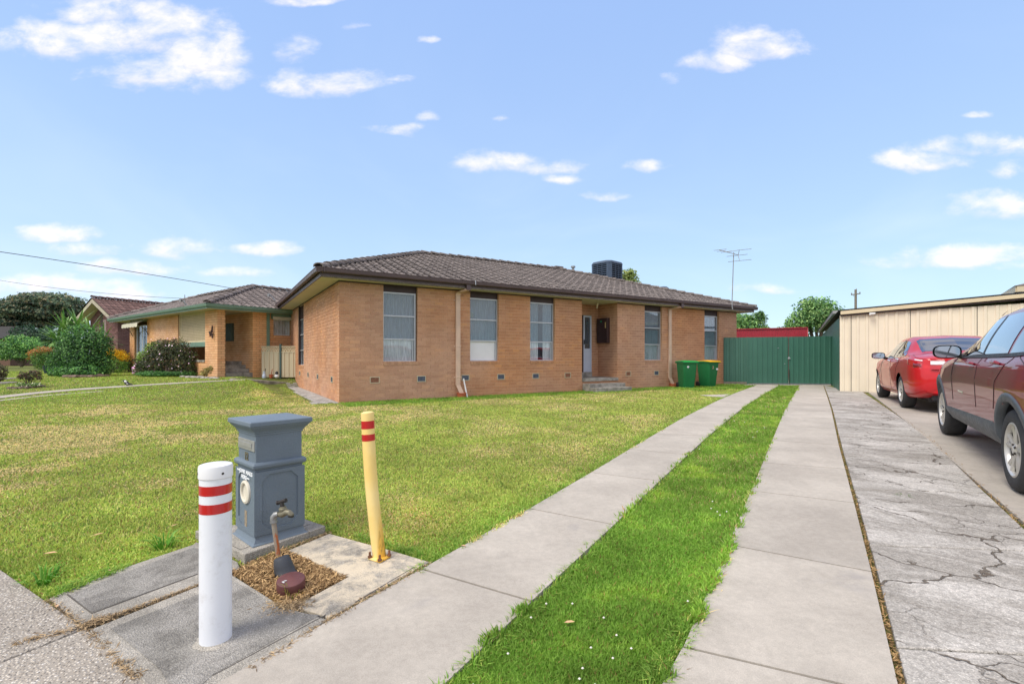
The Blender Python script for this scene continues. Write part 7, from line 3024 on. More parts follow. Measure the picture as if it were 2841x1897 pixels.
# low house at the far left
fh = at(10, 930, 38)
fhouse = thing('far_house', (fh.x, fh.y, 0.3), 'low brown house with dark roof at the far left beyond the garden', 'house')
m = MB()
m.box((fh.x - 5.0, fh.y + 3, 1.4), (10, 5, 2.6))
m.build('wall', plain('dark_brick_far', srgb(120, 92, 78), 0.9), fhouse)
m = MB()
ez_ = 2.55
c = Vector((fh.x - 4.9, fh.y + 3, 0))
pts = [c + Vector((sx * 5.7, sy * 3.2, ez_)) for sx, sy in ((-1, -1), (1, -1), (1, 1), (-1, 1))]
m.add(pts + [c + Vector((-2.5, 0, 3.7)), c + Vector((2.5, 0, 3.7))], [(0, 1, 5, 4), (1, 2, 5), (2, 3, 4, 5), (3, 0, 4), (3, 2, 1, 0)])
m.build('roof', M['underlay'], fhouse)

# ------------------------------------------------------------------ shrubs and trees
def leaves(blobs, n, size, cols, shell=0.55, aspect=0.45, up=0.25, jitter=1.0, colnoise=0.5):
    """n leaf-sized faces through lumpy volumes: blobs of (centre, radii). cols: list of (linear rgb, weight)."""
    B = [(np.array(c, float), np.array(r, float)) for c, r in blobs]
    w = np.array([r[0] * r[1] + r[1] * r[2] + r[0] * r[2] for _, r in B])
    k = rng.choice(len(B), n, p=w / w.sum())
    ctr = np.array([b[0] for b in B])[k]
    rad = np.array([b[1] for b in B])[k]
    d = rng.normal(size=(n, 3))
    d /= np.linalg.norm(d, axis=1)[:, None]
    # lumpy outline
    lump = 1 + 0.16 * np.sin(d[:, 0] * 7 + k) * np.cos(d[:, 1] * 6 + 2 * k) + 0.12 * np.sin(d[:, 2] * 9 + d[:, 0] * 5 + 3 * k)
    rr = (shell + (1 - shell) * rng.random(n) ** 0.6) * lump + rng.normal(0, 0.03, n) * jitter
    p = ctr + d * rad * rr[:, None]
    nrm_ = d + np.array([0, 0, up]) + rng.normal(0, 0.55, (n, 3))
    nrm_ /= np.linalg.norm(nrm_, axis=1)[:, None]
    a = np.cross(nrm_, rng.normal(size=(n, 3)))
    a /= np.linalg.norm(a, axis=1)[:, None]
    b = np.cross(nrm_, a)
    L = size * rng.uniform(0.65, 1.35, n)[:, None]
    V = np.stack([p - a * L * 0.5, p + b * L * aspect * 0.5 + nrm_ * L * 0.06, p + a * L * 0.5, p - b * L * aspect * 0.5 + nrm_ * L * 0.06], 1).reshape(-1, 3)
    F = np.arange(4 * n).reshape(-1, 4)
    cs = np.array([c for c, _ in cols])
    cw = np.array([w_ for _, w_ in cols], float)
    ci = cs[rng.choice(len(cols), n, p=cw / cw.sum())]
    cl = 1 + colnoise * (rng.random(len(B))[k] - 0.5)
    C = ci * (1.75 * cl * rng.uniform(0.75, 1.25, n))[:, None]
    return V, F, np.repeat(C, 4, 0)


GREEN = lambda r, g, b: srgb(r, g, b)


def stems(base, tips, r0, n=8):
    mb = MB()
    for t in tips:
        t = Vector(t)
        base_ = Vector(base)
        m1 = base_ * 0.6 + t * 0.4 + Vector((random.uniform(-.1, .1), random.uniform(-.1, .1), 0.1)) * (t - base_).length * 0.5
        mb.tube([base_ - UP * 0.05, m1, t], [r0, r0 * 0.6, r0 * 0.2], n)
    return mb


def plant(name, label, cat, base, blobs, n, size, cols, r0=0.03, group=None, tips=None, part='foliage', stemname='trunk', **kw):
    t = thing(name, base, label, cat, group)
    V, F, C = leaves(blobs, n, size, cols, **kw)
    np_mesh(part, V, F, M['leaf'], t, C)
    stems(base, tips or [Vector(c) + Vector((0, 0, r[2] * 0.2)) for c, r in blobs[:7]], r0).build(stemname, M['bark'], t, smooth=True)
    return t


def px_blob(px, py, rx, ry, Y, dy=0.8):
    c = at(px, py, Y)
    k = Y / FOC
    return ((c.x, c.y, c.z), (rx * k, rx * k * dy, ry * k))


# big clipped camellia-like bush in the neighbour's lawn
b = G(222, 1045)
Yb = b.y + 0.5
blobs = [px_blob(*q, Yb, 0.8) for q in ((222, 985, 70, 60), (170, 1020, 34, 30), (275, 1010, 38, 36), (225, 935, 42, 38), (270, 945, 36, 32), (195, 965, 38, 36), (290, 970, 24, 30), (215, 1025, 60, 26), (160, 1038, 22, 14), (250, 1032, 50, 20), (190, 1000, 46, 40), (225, 1000, 50, 46))]
plant('round_bush', 'large dense dark green bush standing on the lawn left of the yellow house', 'bush', b, blobs + [px_blob(222, 1030, 62, 20, Yb - 0.45), px_blob(215, 1000, 40, 30, Yb - 0.4)], 20000, 0.085, [(GREEN(52, 88, 46), 5), (GREEN(74, 112, 56), 4), (GREEN(96, 136, 70), 2), (GREEN(30, 58, 36), 3)], 0.022)
stones = []


def stone_row(pts, label, base_col, sizes, grp):
    mat = plain('garden_stone', base_col, 0.9, 0.3, 14.0, bump=0.006)
    for i, (px, py) in enumerate(pts):
        p = G(px, py)
        mb = MB()
        s = sizes * random.uniform(0.75, 1.25)
        pr = [(0.0, -0.05 * s), (0.9 * s, -0.02), (1.0 * s, 0.25 * s), (0.72 * s, 0.55 * s), (0.0, 0.66 * s)]
        mb.lathe(p, pr, 9)
        a = random.random() * 6
        mb.v = [(v[0] + 0.18 * s * math.sin(5 * v[1] / s + a), v[1] + 0.15 * s * math.cos(4 * v[0] / s + a), v[2] + 0.08 * s * math.sin(6 * v[0] / s + a)) for v in mb.v]
        o = mb.build('garden_stone', mat, None, smooth=True)
        nth = ('first', 'second', 'third', 'fourth', 'fifth', 'sixth', 'seventh', 'eighth')[i]
        tag(o, label + ', ' + nth + ' from the left', 'stone', grp)


stone_row([(188, 1047), (208, 1047.5), (232, 1047), (254, 1046.5), (276, 1045.5), (296, 1044)], 'brown edging stone under the large dark bush', srgb(112, 94, 82), 0.14, 'stones under the large bush')
stone_row([(30, 1078), (44, 1078.5), (62, 1077.5), (80, 1077), (98, 1075.5), (114, 1072.5)], 'brown edging stone round the small rose bush', srgb(104, 90, 82), 0.10, 'stones round the rose bush')
stone_row([(508, 1046.5), (526, 1048.5), (541, 1049), (556, 1049.5), (566, 1050), (576, 1050), (590, 1050.5), (601, 1051)], 'pale grey rock before the yellow brick pillar', srgb(164, 158, 148), 0.11, 'pale rocks before the pillar')

# rhododendron with pink flowers
b = G(462, 1045)
Yb = b.y + 0.4
rb = [px_blob(*q, Yb, 0.7) for q in ((470, 995, 62, 46), (430, 1010, 46, 34), (505, 1005, 40, 40), (455, 970, 44, 32), (490, 965, 34, 26), (410, 1025, 34, 22), (520, 1028, 26, 18), (395, 1010, 22, 26))]
rh = plant('flowering_bush', 'big rounded bush dotted with pink flowers against the yellow house', 'bush', b, rb, 12000, 0.075, [(GREEN(58, 66, 44), 5), (GREEN(76, 84, 54), 3), (GREEN(96, 84, 66), 2), (GREEN(36, 44, 34), 3), (GREEN(104, 124, 60), 1)], 0.05)
V, F, C = leaves([(c, (r[0] * 1.03, r[1] * 1.03, r[2] * 1.03)) for c, r in rb], 230, 0.055, [(srgb(226, 190, 214), 1), (srgb(238, 214, 228), 1)], shell=0.95, aspect=0.8)
tag(np_mesh('flower', V, F, M['leaf'], rh, C), kind='stuff')
lo = [(c, (r[0], r[1], r[2] * 0.5)) for c, r in (px_blob(440, 1036, 58, 16, Yb - 0.3), px_blob(500, 1036, 46, 15, Yb - 0.2))]
V, F, C = leaves(lo, 2600, 0.07, [(GREEN(46, 84, 40), 3), (GREEN(70, 108, 52), 2)])
np_mesh('lower_foliage', V, F, M['leaf'], rh, C)
# lighter shoots on the shoulder of the bush
V, F, C = leaves([px_blob(428, 968, 26, 20, Yb), px_blob(400, 992, 20, 20, Yb)], 1400, 0.07, [(GREEN(112, 134, 62), 2), (GREEN(88, 108, 54), 1)])
np_mesh('young_foliage', V, F, M['leaf'], rh, C)

b = G(313, 1035)
Yb = b.y
plant('yellow_bush', 'bright yellow leaved bush between the large bush and the house', 'bush', b, [px_blob(*q, Yb + 0.6) for q in ((312, 985, 30, 22), (290, 975, 20, 16), (335, 990, 22, 18))], 2200, 0.075, [(srgb(220, 178, 30), 4), (srgb(226, 198, 70), 2), (srgb(160, 150, 44), 2)], 0.02)
plant('green_bush', 'plain mid green bush low under the bright yellow bush', 'bush', b, [px_blob(*q, Yb + 0.3) for q in ((318, 1015, 34, 22), (300, 1000, 26, 22))], 2600, 0.06, [(GREEN(84, 120, 52), 4), (GREEN(112, 140, 60), 2), (GREEN(60, 92, 44), 2)], 0.02)
b = G(358, 1033)
plant('bronze_bush', 'small bronze leaved bush beside the pink flowering bush', 'bush', b, [px_blob(*q, b.y + 0.2) for q in ((356, 1003, 26, 22), (346, 1016, 20, 16), (370, 1010, 18, 18))], 2600, 0.055, [(GREEN(98, 84, 56), 3), (GREEN(78, 78, 48), 3), (GREEN(124, 98, 76), 2), (GREEN(54, 58, 38), 2)], 0.025)
b = G(375, 1038)
plant('pink_flower', 'small clump of lilac pink flowers at the corner of the big bush', 'flower', b, [px_blob(375, 1026, 8, 11, b.y)], 220, 0.07, [(srgb(212, 168, 206), 2), (srgb(226, 190, 220), 1), (GREEN(86, 116, 60), 1)], 0.008, aspect=0.8)
b = G(118, 1032)
nd = plant('tipped_bush', 'green bush with orange red tips growing in a dark pot', 'bush', b + UP * 0.2, [px_blob(*q, b.y + 0.2) for q in ((122, 1000, 34, 24), (135, 985, 24, 18), (110, 990, 26, 18), (132, 1018, 22, 14))], 3600, 0.075, [(GREEN(70, 106, 52), 3), (GREEN(96, 124, 56), 3), (GREEN(52, 82, 44), 2)], 0.02)
V, F, C = leaves([px_blob(*q, b.y + 0.15) for q in ((100, 980, 22, 12), (125, 970, 26, 10), (146, 972, 14, 9), (92, 990, 14, 12))], 1100, 0.07, [(srgb(140, 96, 56), 3), (srgb(122, 98, 52), 3), (srgb(166, 104, 70), 1)])
np_mesh('red_tips', V, F, M['leaf'], nd, C)
m = MB()
pb = G(134, 1036)
m.lathe(pb, [(0.0, 0.0), (0.13, 0.0), (0.19, 0.30), (0.20, 0.34), (0.17, 0.34), (0.15, 0.26), (0.0, 0.26)], 20)
tag(m.build('plant_pot', plain('dark_teal_pot', srgb(44, 62, 66), 0.4, 0.1, 8.0), None, smooth=True), 'dark teal plant pot under the orange tipped bush', 'pot')

b = G(80, 1076)
rs = thing('rose_bush', b, 'small dark leaved rose bush in a ring of stones on the left lawn', 'bush')
V, F, C = leaves([px_blob(*q, b.y, 0.9) for q in ((66, 1040, 13, 11), (100, 1036, 14, 12), (82, 1048, 12, 10), (57, 1046, 8, 7), (110, 1048, 8, 8), (85, 1033, 8, 7))], 1100, 0.05, [(GREEN(70, 54, 48), 3), (GREEN(60, 70, 44), 3), (GREEN(94, 68, 58), 1)], shell=0.2)
np_mesh('foliage', V, F, M['leaf'], rs, C)
stems(b, [at(66, 1036, b.y), at(100, 1032, b.y), at(82, 1030, b.y), at(57, 1044, b.y), at(112, 1046, b.y)], 0.018).build('trunk', M['bark'], rs)
V, F, C = leaves([px_blob(*q, b.y) for q in ((60, 1066, 16, 5), (95, 1066, 18, 5))], 500, 0.05, [(GREEN(88, 118, 64), 3), (srgb(226, 222, 196), 1)])
tag(np_mesh('ground_plants', V, F, M['leaf'], None, C), kind='stuff')
b = G(572, 1048)
plant('dry_shrub', 'small half dry shrub in front of the yellow brick pillar', 'shrub', b, [px_blob(*q, b.y) for q in ((572, 1030, 15, 13), (584, 1022, 9, 9), (563, 1038, 12, 8))], 900, 0.05, [(srgb(160, 146, 92), 3), (srgb(124, 122, 72), 3), (srgb(110, 84, 70), 1)], 0.012, shell=0.2)
b = G(2, 1062)
plant('edge_bush', 'dark leafy bush cut off by the left edge beside a stepping stone', 'bush', b, [px_blob(*q, b.y) for q in ((-8, 1030, 24, 22), (-2, 1045, 16, 12))], 1300, 0.06, [(GREEN(70, 62, 46), 3), (GREEN(84, 84, 56), 3), (GREEN(54, 50, 38), 2)], 0.02)
for i, (px, py, lab) in enumerate(((14, 1063, 'pale round stepping stone nearest the neighbour path at far left'), (16, 1051.5, 'pale round stepping stone farther back at far left'))):
    p = G(px, py)
    m = MB()
    m.lathe(p, [(0.0, -0.03), (0.26, -0.03), (0.26, 0.03), (0.24, 0.04), (0.0, 0.04)], 24)
    tag(m.build('stepping_stone', M['pad_edge'], None), lab, 'stone')
# wide airy shrub at left
b = at(60, 1014, 30.0)
plant('spreading_shrub', 'wide light green spreading shrub at the back of the left lawn', 'shrub', b, [px_blob(*q, b.y) for q in ((30, 970, 40, 20), (75, 955, 42, 22), (50, 942, 34, 14), (100, 965, 22, 18), (10, 985, 30, 16), (0, 960, 26, 18), (95, 985, 18, 14), (60, 985, 40, 14), (-30, 970, 40, 30))], 9000, 0.12, [(GREEN(92, 132, 68), 4), (GREEN(124, 158, 88), 2), (GREEN(66, 104, 60), 3), (GREEN(46, 78, 50), 2)], 0.07, shell=0.3)
V, F, C = leaves([px_blob(58, 934, 26, 5, b.y)], 260, 0.16, [(srgb(206, 212, 178), 1)])
pass

# yucca: every blade its own part
yb_ = at(208, 1015, 21.5)
yb_.z = 0.3
yucca = thing('yucca', yb_, 'tall spiky yucca with fans of narrow green blades behind the large bush', 'plant')
M['yucca'] = NT('yucca_blade')
_m = M['yucca']
_m.set(color=_m.mix(_m.orand(), GREEN(92, 142, 72), GREEN(156, 188, 108)), rough=0.5)
M['yucca'] = _m.m
mb = MB()
mb.add([(-0.012, 0, 0), (0.012, 0, 0), (0.026, 0.35, 0.02), (-0.026, 0.35, 0.02), (0.018, 0.75, 0.0), (-0.018, 0.75, 0.0), (0.0, 1.0, -0.05), (0.0, 0.3, -0.012)], [(0, 1, 2, 3), (3, 2, 4, 5), (5, 4, 6)])
bo = mb.build('blade_shape', M['yucca'], fix=False)
bme = bo.data
bpy.data.objects.remove(bo)
heads = [at(178, 915, 21.4), at(215, 905, 21.6), at(250, 918, 21.5), at(160, 945, 21.3), at(285, 950, 21.6), at(200, 945, 21.2)]
for h, nb_ in zip(heads, (56, 56, 46, 52, 44, 40)):
    for k in range(nb_):
        a = random.uniform(0, 2 * math.pi)
        e = math.asin(random.uniform(-0.45, 0.98))
        d = Vector((math.cos(a) * math.cos(e), math.sin(a) * math.cos(e), math.sin(e)))
        s = d.cross(UP)
        s.normalize()
        n = s.cross(d)
        L_ = random.uniform(0.75, 1.05)
        inst('leaf', bme, yucca, frame_m(h, s * 1.5, d * L_, n))
mb = MB()
for h in heads:
    mb.tube([yb_, (yb_ + h) / 2 + Vector((0.1, 0, -0.1)), h], [0.10, 0.08, 0.07], 8)
mb.build('trunk', M['bark'], yucca)

# the broad flat topped tree at far left
YT_ = 44.0
b = at(120, 1010, YT_)
b.z = 0.3
bl_ = [px_blob(*q, YT_, 0.9) for q in ((60, 850, 58, 26), (120, 835, 66, 24), (170, 842, 56, 26), (205, 868, 30, 28), (20, 868, 52, 26), (90, 865, 60, 24), (150, 870, 60, 24), (-30, 880, 50, 30), (40, 895, 50, 16), (120, 900, 40, 12), (190, 895, 34, 16), (215, 905, 22, 22))]
big = plant('spreading_tree', 'broad flat topped dark tree beyond the houses at far left', 'tree', b, bl_, 30000, 0.27, [(GREEN(66, 84, 64), 4), (GREEN(88, 98, 72), 3), (GREEN(104, 98, 74), 2), (GREEN(44, 62, 52), 3)], 0.35, shell=0.3, aspect=0.5)
V, F, C = leaves([px_blob(*q, YT_ - 6) for q in ((75, 935, 46, 34), (120, 945, 44, 34), (150, 930, 40, 26), (100, 960, 60, 30))], 6000, 0.2, [(GREEN(40, 66, 48), 3), (GREEN(58, 88, 58), 2), (GREEN(32, 50, 42), 2)])
ut = thing('dark_shrub', at(110, 1000, YT_ - 6), 'dark green mass of shrub under the broad flat topped tree', 'shrub')
np_mesh('foliage', V, F, M['leaf'], ut, C)
stems(at(110, 1012, YT_ - 6), [at(80, 940, YT_ - 6), at(130, 935, YT_ - 6)], 0.1).build('trunk', M['bark'], ut)

# trees behind the gate and behind the roof
TG = [(GREEN(88, 122, 70), 4), (GREEN(116, 148, 88), 3), (GREEN(60, 92, 56), 3), (GREEN(140, 164, 106), 1)]
Yt = 30.0
plant('leafy_tree', 'leafy green tree behind the red shed beside the garage', 'tree', at(2265, 990, Yt), [px_blob(*q, Yt) for q in ((2260, 880, 62, 46), (2225, 890, 40, 36), (2300, 880, 44, 44), (2270, 850, 44, 30), (2205, 908, 26, 20), (2325, 905, 32, 34), (2240, 845, 26, 20), (2190, 895, 14, 14), (2180, 918, 30, 14), (2335, 875, 16, 18))], 6500, 0.20, TG, 0.16, shell=0.25)
plant('leafy_tree', 'leafy green tree between the brick house and the red shed', 'tree', at(2080, 990, 32.0), [px_blob(*q, 32.0) for q in ((2075, 905, 40, 28), (2100, 888, 26, 24), (2050, 890, 34, 26), (2120, 915, 18, 16), (2110, 872, 12, 10), (2095, 920, 50, 14))], 3800, 0.20, TG, 0.12, shell=0.25)
plant('round_tree', 'rounded yellowish green tree top behind the rooftop cooler', 'tree', at(1690, 990, 34.0), [px_blob(*q, 34.0) for q in ((1700, 800, 66, 56), (1745, 800, 36, 46), (1640, 800, 48, 44), (1600, 800, 18, 40), (1745, 762, 22, 16))], 5200, 0.24, [(GREEN(116, 128, 70), 4), (GREEN(90, 106, 58), 3), (GREEN(142, 148, 88), 1), (GREEN(66, 80, 46), 2)], 0.2, shell=0.3)

# overhead wires and the pole beyond the garage
M['wire'] = plain('dark_wire', (0.03, 0.03, 0.032), 0.6)


def wire(pts, r, label):
    """pts: (px, py, distance) with a natural sag between."""
    q = [at(*p) for p in pts]
    mb = MB()
    a, b_ = q[0], q[-1]
    L_ = (b_ - a).length
    P_ = []
    for k in range(25):
        t = k / 24
        p = a.lerp(b_, t)
        if len(q) == 3:
            # circle through the middle point as sag
            mid_t = 0.5
            dz = q[1].z - a.lerp(b_, 0.5).z
            p.z += dz * 4 * t * (1 - t)
        P_.append(p)
    mb.tube(P_, r, 6)
    return tag(mb.build('overhead_wire', M['wire'], None), label, 'wire', 'service wires over the left houses')


wire([(-60, 690, 14.0), (310, 754, 17.0), (668, 804, 20.0)], 0.011, 'thick black service wire running down to the yellow house ridge')
wire([(-60, 768, 17.0), (240, 806, 17.0), (503, 827.5, 17.2)], 0.007, 'thin service wire ending at the bracket on the yellow house eave')
wire([(-60, 832, 24.0), (110, 841, 25.0), (236, 846, 26.0)], 0.010, 'pale service wire ending at the brown gable')


def bracket(px, py, px2, py2, Y, label):
    t = thing('wire_bracket', at(px2, py2, Y), label, 'bracket')
    mb = MB()
    mb.tube([at(px2, py2, Y), at(px, py, Y - 0.1)], 0.02, 8)
    mb.build('arm', M['galv'], t)
    mb = MB()
    c = at(px - 1, py + 4, Y - 0.1)
    mb.box(c, (0.07, 0.07, 0.10))
    mb.build('insulator', M['galv'], t)


bracket(502, 829, 519, 848, 17.2, 'grey wire bracket on the left eave of the yellow house')
bracket(746, 815, 764, 834, 18.6, 'grey wire bracket on the yellow house roof near the brown eave')
mb = MB()
p = at(513, 836, 17.3)
mb.tube([p - UP * 0.25, at(512.5, 818, 17.3)], 0.012, 6)
tag(mb.build('vent_pipe', M['galv'], None), 'thin upright pipe on the left eave of the yellow house', 'pipe')
up0 = at(2374, 990, 55)
pole = thing('power_pole', (up0.x, up0.y, 0), 'distant wooden power pole standing beyond the garage roof', 'pole')
mb = MB()
mb.tube([(up0.x, up0.y, 0), (up0.x, up0.y, zat(803, 55))], [0.16, 0.12], 8)
mb.build('post', M['timber_grey'], pole)
mb = MB()
z = zat(816, 55)
mb.box((up0.x, up0.y, z), (0.14, 1.1, 0.10), rz=R(12))
mb.build('crossarm', M['timber_grey'], pole)
for k in (-0.45, 0.0, 0.45):
    mb = MB()
    mb.lathe((up0.x - k * 0.35, up0.y + k, z + 0.06), [(0.05, 0.0), (0.07, 0.06), (0.03, 0.16), (0.0, 0.17)], 8)
    mb.build('insulator', M['galv'], pole)
mb = MB()
mb.tube([at(2374, 805, 55), at(2377, 800, 55)], 0.03, 6)
mb.tube([at(2367, 822, 55), at(2372, 812, 55)], 0.03, 6)
mb.build('stay', M['galv'], pole)

# magpie on the neighbour's path edge
mp = G(352, 1071)
Y_ = mp.y
mag = thing('magpie', mp, 'black and white magpie standing on the grass by the path', 'bird')
mb = MB()
prf = [(340.5, 1057.5, 0.5), (343, 1056, 2.2), (346, 1056.5, 3.3), (348, 1059, 4.0), (351, 1062, 5.0), (354, 1064, 4.6), (358, 1064.5, 2.8), (363, 1065, 1.8), (368, 1066.2, 1.0)]
mb.tube([at(x, y, Y_) for x, y, _ in prf], [r_ * Y_ / FOC for *_, r_ in prf], 12)
mb.build('body', plain('black_feathers', (0.018, 0.018, 0.02), 0.6, 0.2, 30.0), mag, smooth=True)
M['white_f'] = plain('white_feathers', (0.7, 0.7, 0.7), 0.7)
mb = MB()
mb.tube([at(346.5, 1055.8, Y_ - 0.02), at(349, 1059, Y_ - 0.03), at(351, 1061, Y_ - 0.035)], [0.02, 0.035, 0.012], 8)
mb.tube([at(351, 1063.5, Y_ - 0.055), at(355, 1065.5, Y_ - 0.05)], [0.012, 0.010], 8)
mb.build('white_patch', M['white_f'], mag, smooth=True)
mb = MB()
mb.tube([at(341.5, 1056.8, Y_), at(337.5, 1057.5, Y_)], [0.012, 0.002], 8)
mb.build('beak', plain('grey_beak', (0.3, 0.32, 0.35), 0.4), mag)
for dx in (-0.8, 1.2):
    mb = MB()
    mb.tube([at(352.5 + dx, 1066, Y_ + dx * 0.02), at(352 + dx, 1071, Y_ + dx * 0.02)], 0.006, 6)
    mb.build('leg', M['dark_iron'], mag)

# ------------------------------------------------------------------ grass
def vnoise(x, y, s, seed):
    r = np.random.default_rng(seed)
    N = 256
    T = r.random((N, N))
    x, y = x / s + 77.3, y / s + 31.7
    xi, yi = np.floor(x).astype(int), np.floor(y).astype(int)
    fx_, fy_ = x - xi, y - yi
    fx_, fy_ = fx_ * fx_ * (3 - 2 * fx_), fy_ * fy_ * (3 - 2 * fy_)
    g = lambda a, b: T[a % N, b % N]
    return (g(xi, yi) * (1 - fx_) + g(xi + 1, yi) * fx_) * (1 - fy_) + (g(xi, yi + 1) * (1 - fx_) + g(xi + 1, yi + 1) * fx_) * fy_


def fbm(x, y, s, seed):
    return (vnoise(x, y, s, seed) * 0.5 + vnoise(x, y, s * 0.45, seed + 1) * 0.3 + vnoise(x, y, s * 0.2, seed + 2) * 0.2)


NS = 560000
lr = rng.uniform(np.log(1.15), np.log(34.0), NS)
rad = np.exp(lr)
th_ = rng.uniform(-R(52), R(54), NS)
X, Y = rad * np.sin(th_), rad * np.cos(th_)
# extra cover close to the camera, where single blades read
NE = 150000
rad2 = np.exp(rng.uniform(np.log(1.15), np.log(4.2), NE))
th2 = rng.uniform(-R(50), R(40), NE)
X, Y = np.concatenate([X, rad2 * np.sin(th2)]), np.concatenate([Y, rad2 * np.cos(th2)])
ok = np.ones(len(X), bool)
over = np.zeros(len(X), bool)
wobx = X + 0.11 * (fbm(X * 0.4 + 9, Y, 0.55, 61) - 0.5) + 0.05 * (vnoise(X, Y, 0.07, 62) - 0.5)
yg_ = np.linspace(-1, 40, 400)
wm_ = ((X > np.interp(Y, yg_, [eLR.p(v).x for v in yg_]) - 0.25) & (X < np.interp(Y, yg_, [eRL.p(v).x for v in yg_]) + 0.25)) | ((Y > 3.0) & (X < np.interp(Y, yg_, [eLL.p(v).x for v in yg_]) + 0.25) & (X > -0.5) & (Y < 11.0))
wobx = np.where(wm_, wobx, X)
for poly in HARD:
    cx_ = sum(p[0] for p in poly) / len(poly)
    cy_ = sum(p[1] for p in poly) / len(poly)
    # grass creeps a little over the edges
    sh_ = [(cx_ + (p[0] - cx_) * 1.0, cy_ + (p[1] - cy_) * 1.0) for p in poly]
    over |= pip(X, Y, sh_)
    ok &= ~pip(wobx, Y, sh_)
xrr = np.array([eRR.p(v).x for v in np.linspace(-1, 40, 400)])
xcr = np.array([eCR.p(v).x for v in np.linspace(-1, 40, 400)])
ygrid = np.linspace(-1, 40, 400)
ok &= X < np.interp(Y, ygrid, xrr) - 0.01
ok &= ~((X > H(HW, 0, 0).x) & (Y > 18.0))
ok &= ~pip(X, Y, [tuple((YP + YL * 0.0)[:2]), tuple((YP + YL * lEnd)[:2]), tuple((YP + YL * lEnd + YF * 8)[:2]), tuple((YP + YF * 9)[:2])])
gd = G(240, 1753)
dd = (X - j0.x) * fperp.x + (Y - j0.y) * fperp.y
ok &= ~((dd > -0.0) & (dd < 1.5))
ok &= ~((X > H(HW * 0.5, 0, 0).x) & (((X - A2.x) * D2.x + (Y - A2.y) * D2.y) > 0.05))
X, Y, over = X[ok], Y[ok], over[ok]
n = len(X)
D = np.hypot(X, Y)
xlr = np.interp(Y, ygrid, np.array([eLR.p(v).x for v in ygrid]))
median = X > xlr - 0.02
v_ = (X - A2.x) * D2.x + (Y - A2.y) * D2.y
u_ = (X - A2.x) * D1.x + (Y - A2.y) * D1.y
near_wall = ((v_ > -0.9) & (v_ < 0.1) & (u_ > 0)) | ((u_ > 10.5) & (v_ > -2.0))
patch = fbm(X, Y, 1.6, 3)
p2 = fbm(X, Y, 0.45, 11)
p3 = fbm(X, Y, 4.5, 23)
dry = np.clip((patch - 0.44) * 4.5 + (p2 - 0.5) * 2.2 + (p3 - 0.47) * 2.6, 0, 1)
left_dry = sstep((-X - 1.0) / 3.0) * sstep((Y - 3.0) / 2.0) * sstep((11.5 - Y) / 3.0)
dry = np.clip(dry * (0.75 + 0.5 * left_dry) + 0.20 * left_dry, 0, 1)
dry = np.where(near_wall, dry * 0.08, dry)
nb_lawn = (X < -7.2) & (Y > 11.0)
dry = np.where(nb_lawn, dry * 0.4, dry)
dry = np.where(median, np.clip(dry * 0.30 + np.clip(fbm(X, Y, 0.5, 91) - 0.58, 0, 1) * 1.6, 0, 0.6), dry)
# greener fringe along the driveway and pads
xll = np.interp(Y, ygrid, np.array([eLL.p(v).x for v in ygrid]))
fringe = sstep(1 - (xll - X) / 0.55) * (X < xll)
dry = dry * (1 - 0.75 * fringe)
nearfr = sstep((3.4 - Y) / 1.0)
dry = dry * (1 - 0.6 * nearfr)
S3 = lambda r_, g_, b_: np.array(srgb(r_, g_, b_))
gA, gB, gC = S3(162, 178, 82), S3(194, 200, 112), S3(120, 154, 66)
sA, sB = S3(232, 212, 160), S3(214, 194, 136)
lush, lush2 = S3(110, 158, 54), S3(146, 182, 80)
K = 3
idx = np.repeat(np.arange(n), K)
N = len(idx)
bxp = X[idx] + rng.normal(0, 0.010, N) * (1 + D[idx] / 9)
byp = Y[idx] + rng.normal(0, 0.010, N) * (1 + D[idx] / 9)
di = D[idx]
isdry = rng.random(N) < dry[idx] * 0.86 + 0.05
md = median[idx] | near_wall[idx]
hgt = rng.uniform(0.55, 1.2, N) * np.where(md, 0.032, 0.0185) * (1 + 0.25 * fringe[idx]) * (1 + di / 40)
hgt = np.where(isdry, hgt * 0.55, hgt)
wid = rng.uniform(0.8, 1.3, N) * 0.0017 * (1 + di / 2.6)
a = rng.uniform(0, 2 * np.pi, N)
lean = rng.normal(0, 0.75, N) + 0.2
lean = np.where(isdry, lean * 1.8, lean)
la2 = rng.uniform(0, 2 * np.pi, N)
zb = gz(bxp, byp) + np.where(over[idx], TH, 0.0)
tip = np.stack([bxp + np.cos(la2) * hgt * lean, byp + np.sin(la2) * hgt * lean, zb + hgt], 1)
wv_ = np.stack([np.cos(a) * wid, np.sin(a) * wid, np.zeros(N)], 1)
b0 = np.stack([bxp, byp, zb - 0.004], 1)
midp = b0 * 0.45 + tip * 0.55 + np.stack([np.zeros(N), np.zeros(N), hgt * 0.12], 1)
nearb = di < 4.0
t = rng.random(N)[:, None]
q = rng.random(N)[:, None]
green = gA * (1 - t) + gB * t
green = np.where(q < 0.28, gC * (0.8 + 0.4 * t), green)
gl2 = lush * (1 - t) + lush2 * t
gl2 = np.where(q < 0.2, gC * (0.9 + 0.3 * t), gl2)
lushw = np.clip(np.where(md, 0.95, 0.0) + fringe[idx] * 0.55 + nearfr[idx] * 0.35 + np.where(nb_lawn[idx], 0.35, 0), 0, 1)[:, None]
cl_ = np.where(isdry[:, None], sA * (1 - t) + sB * t, green * (1 - lushw) + gl2 * lushw)
brn = (rng.random(N) < np.where(md, 0.04, 0.09))[:, None]
cl_ = np.where(brn, S3(150, 122, 78) * (0.7 + 0.6 * t), cl_)
mott = fbm(bxp, byp, 0.34, 51)[:, None]
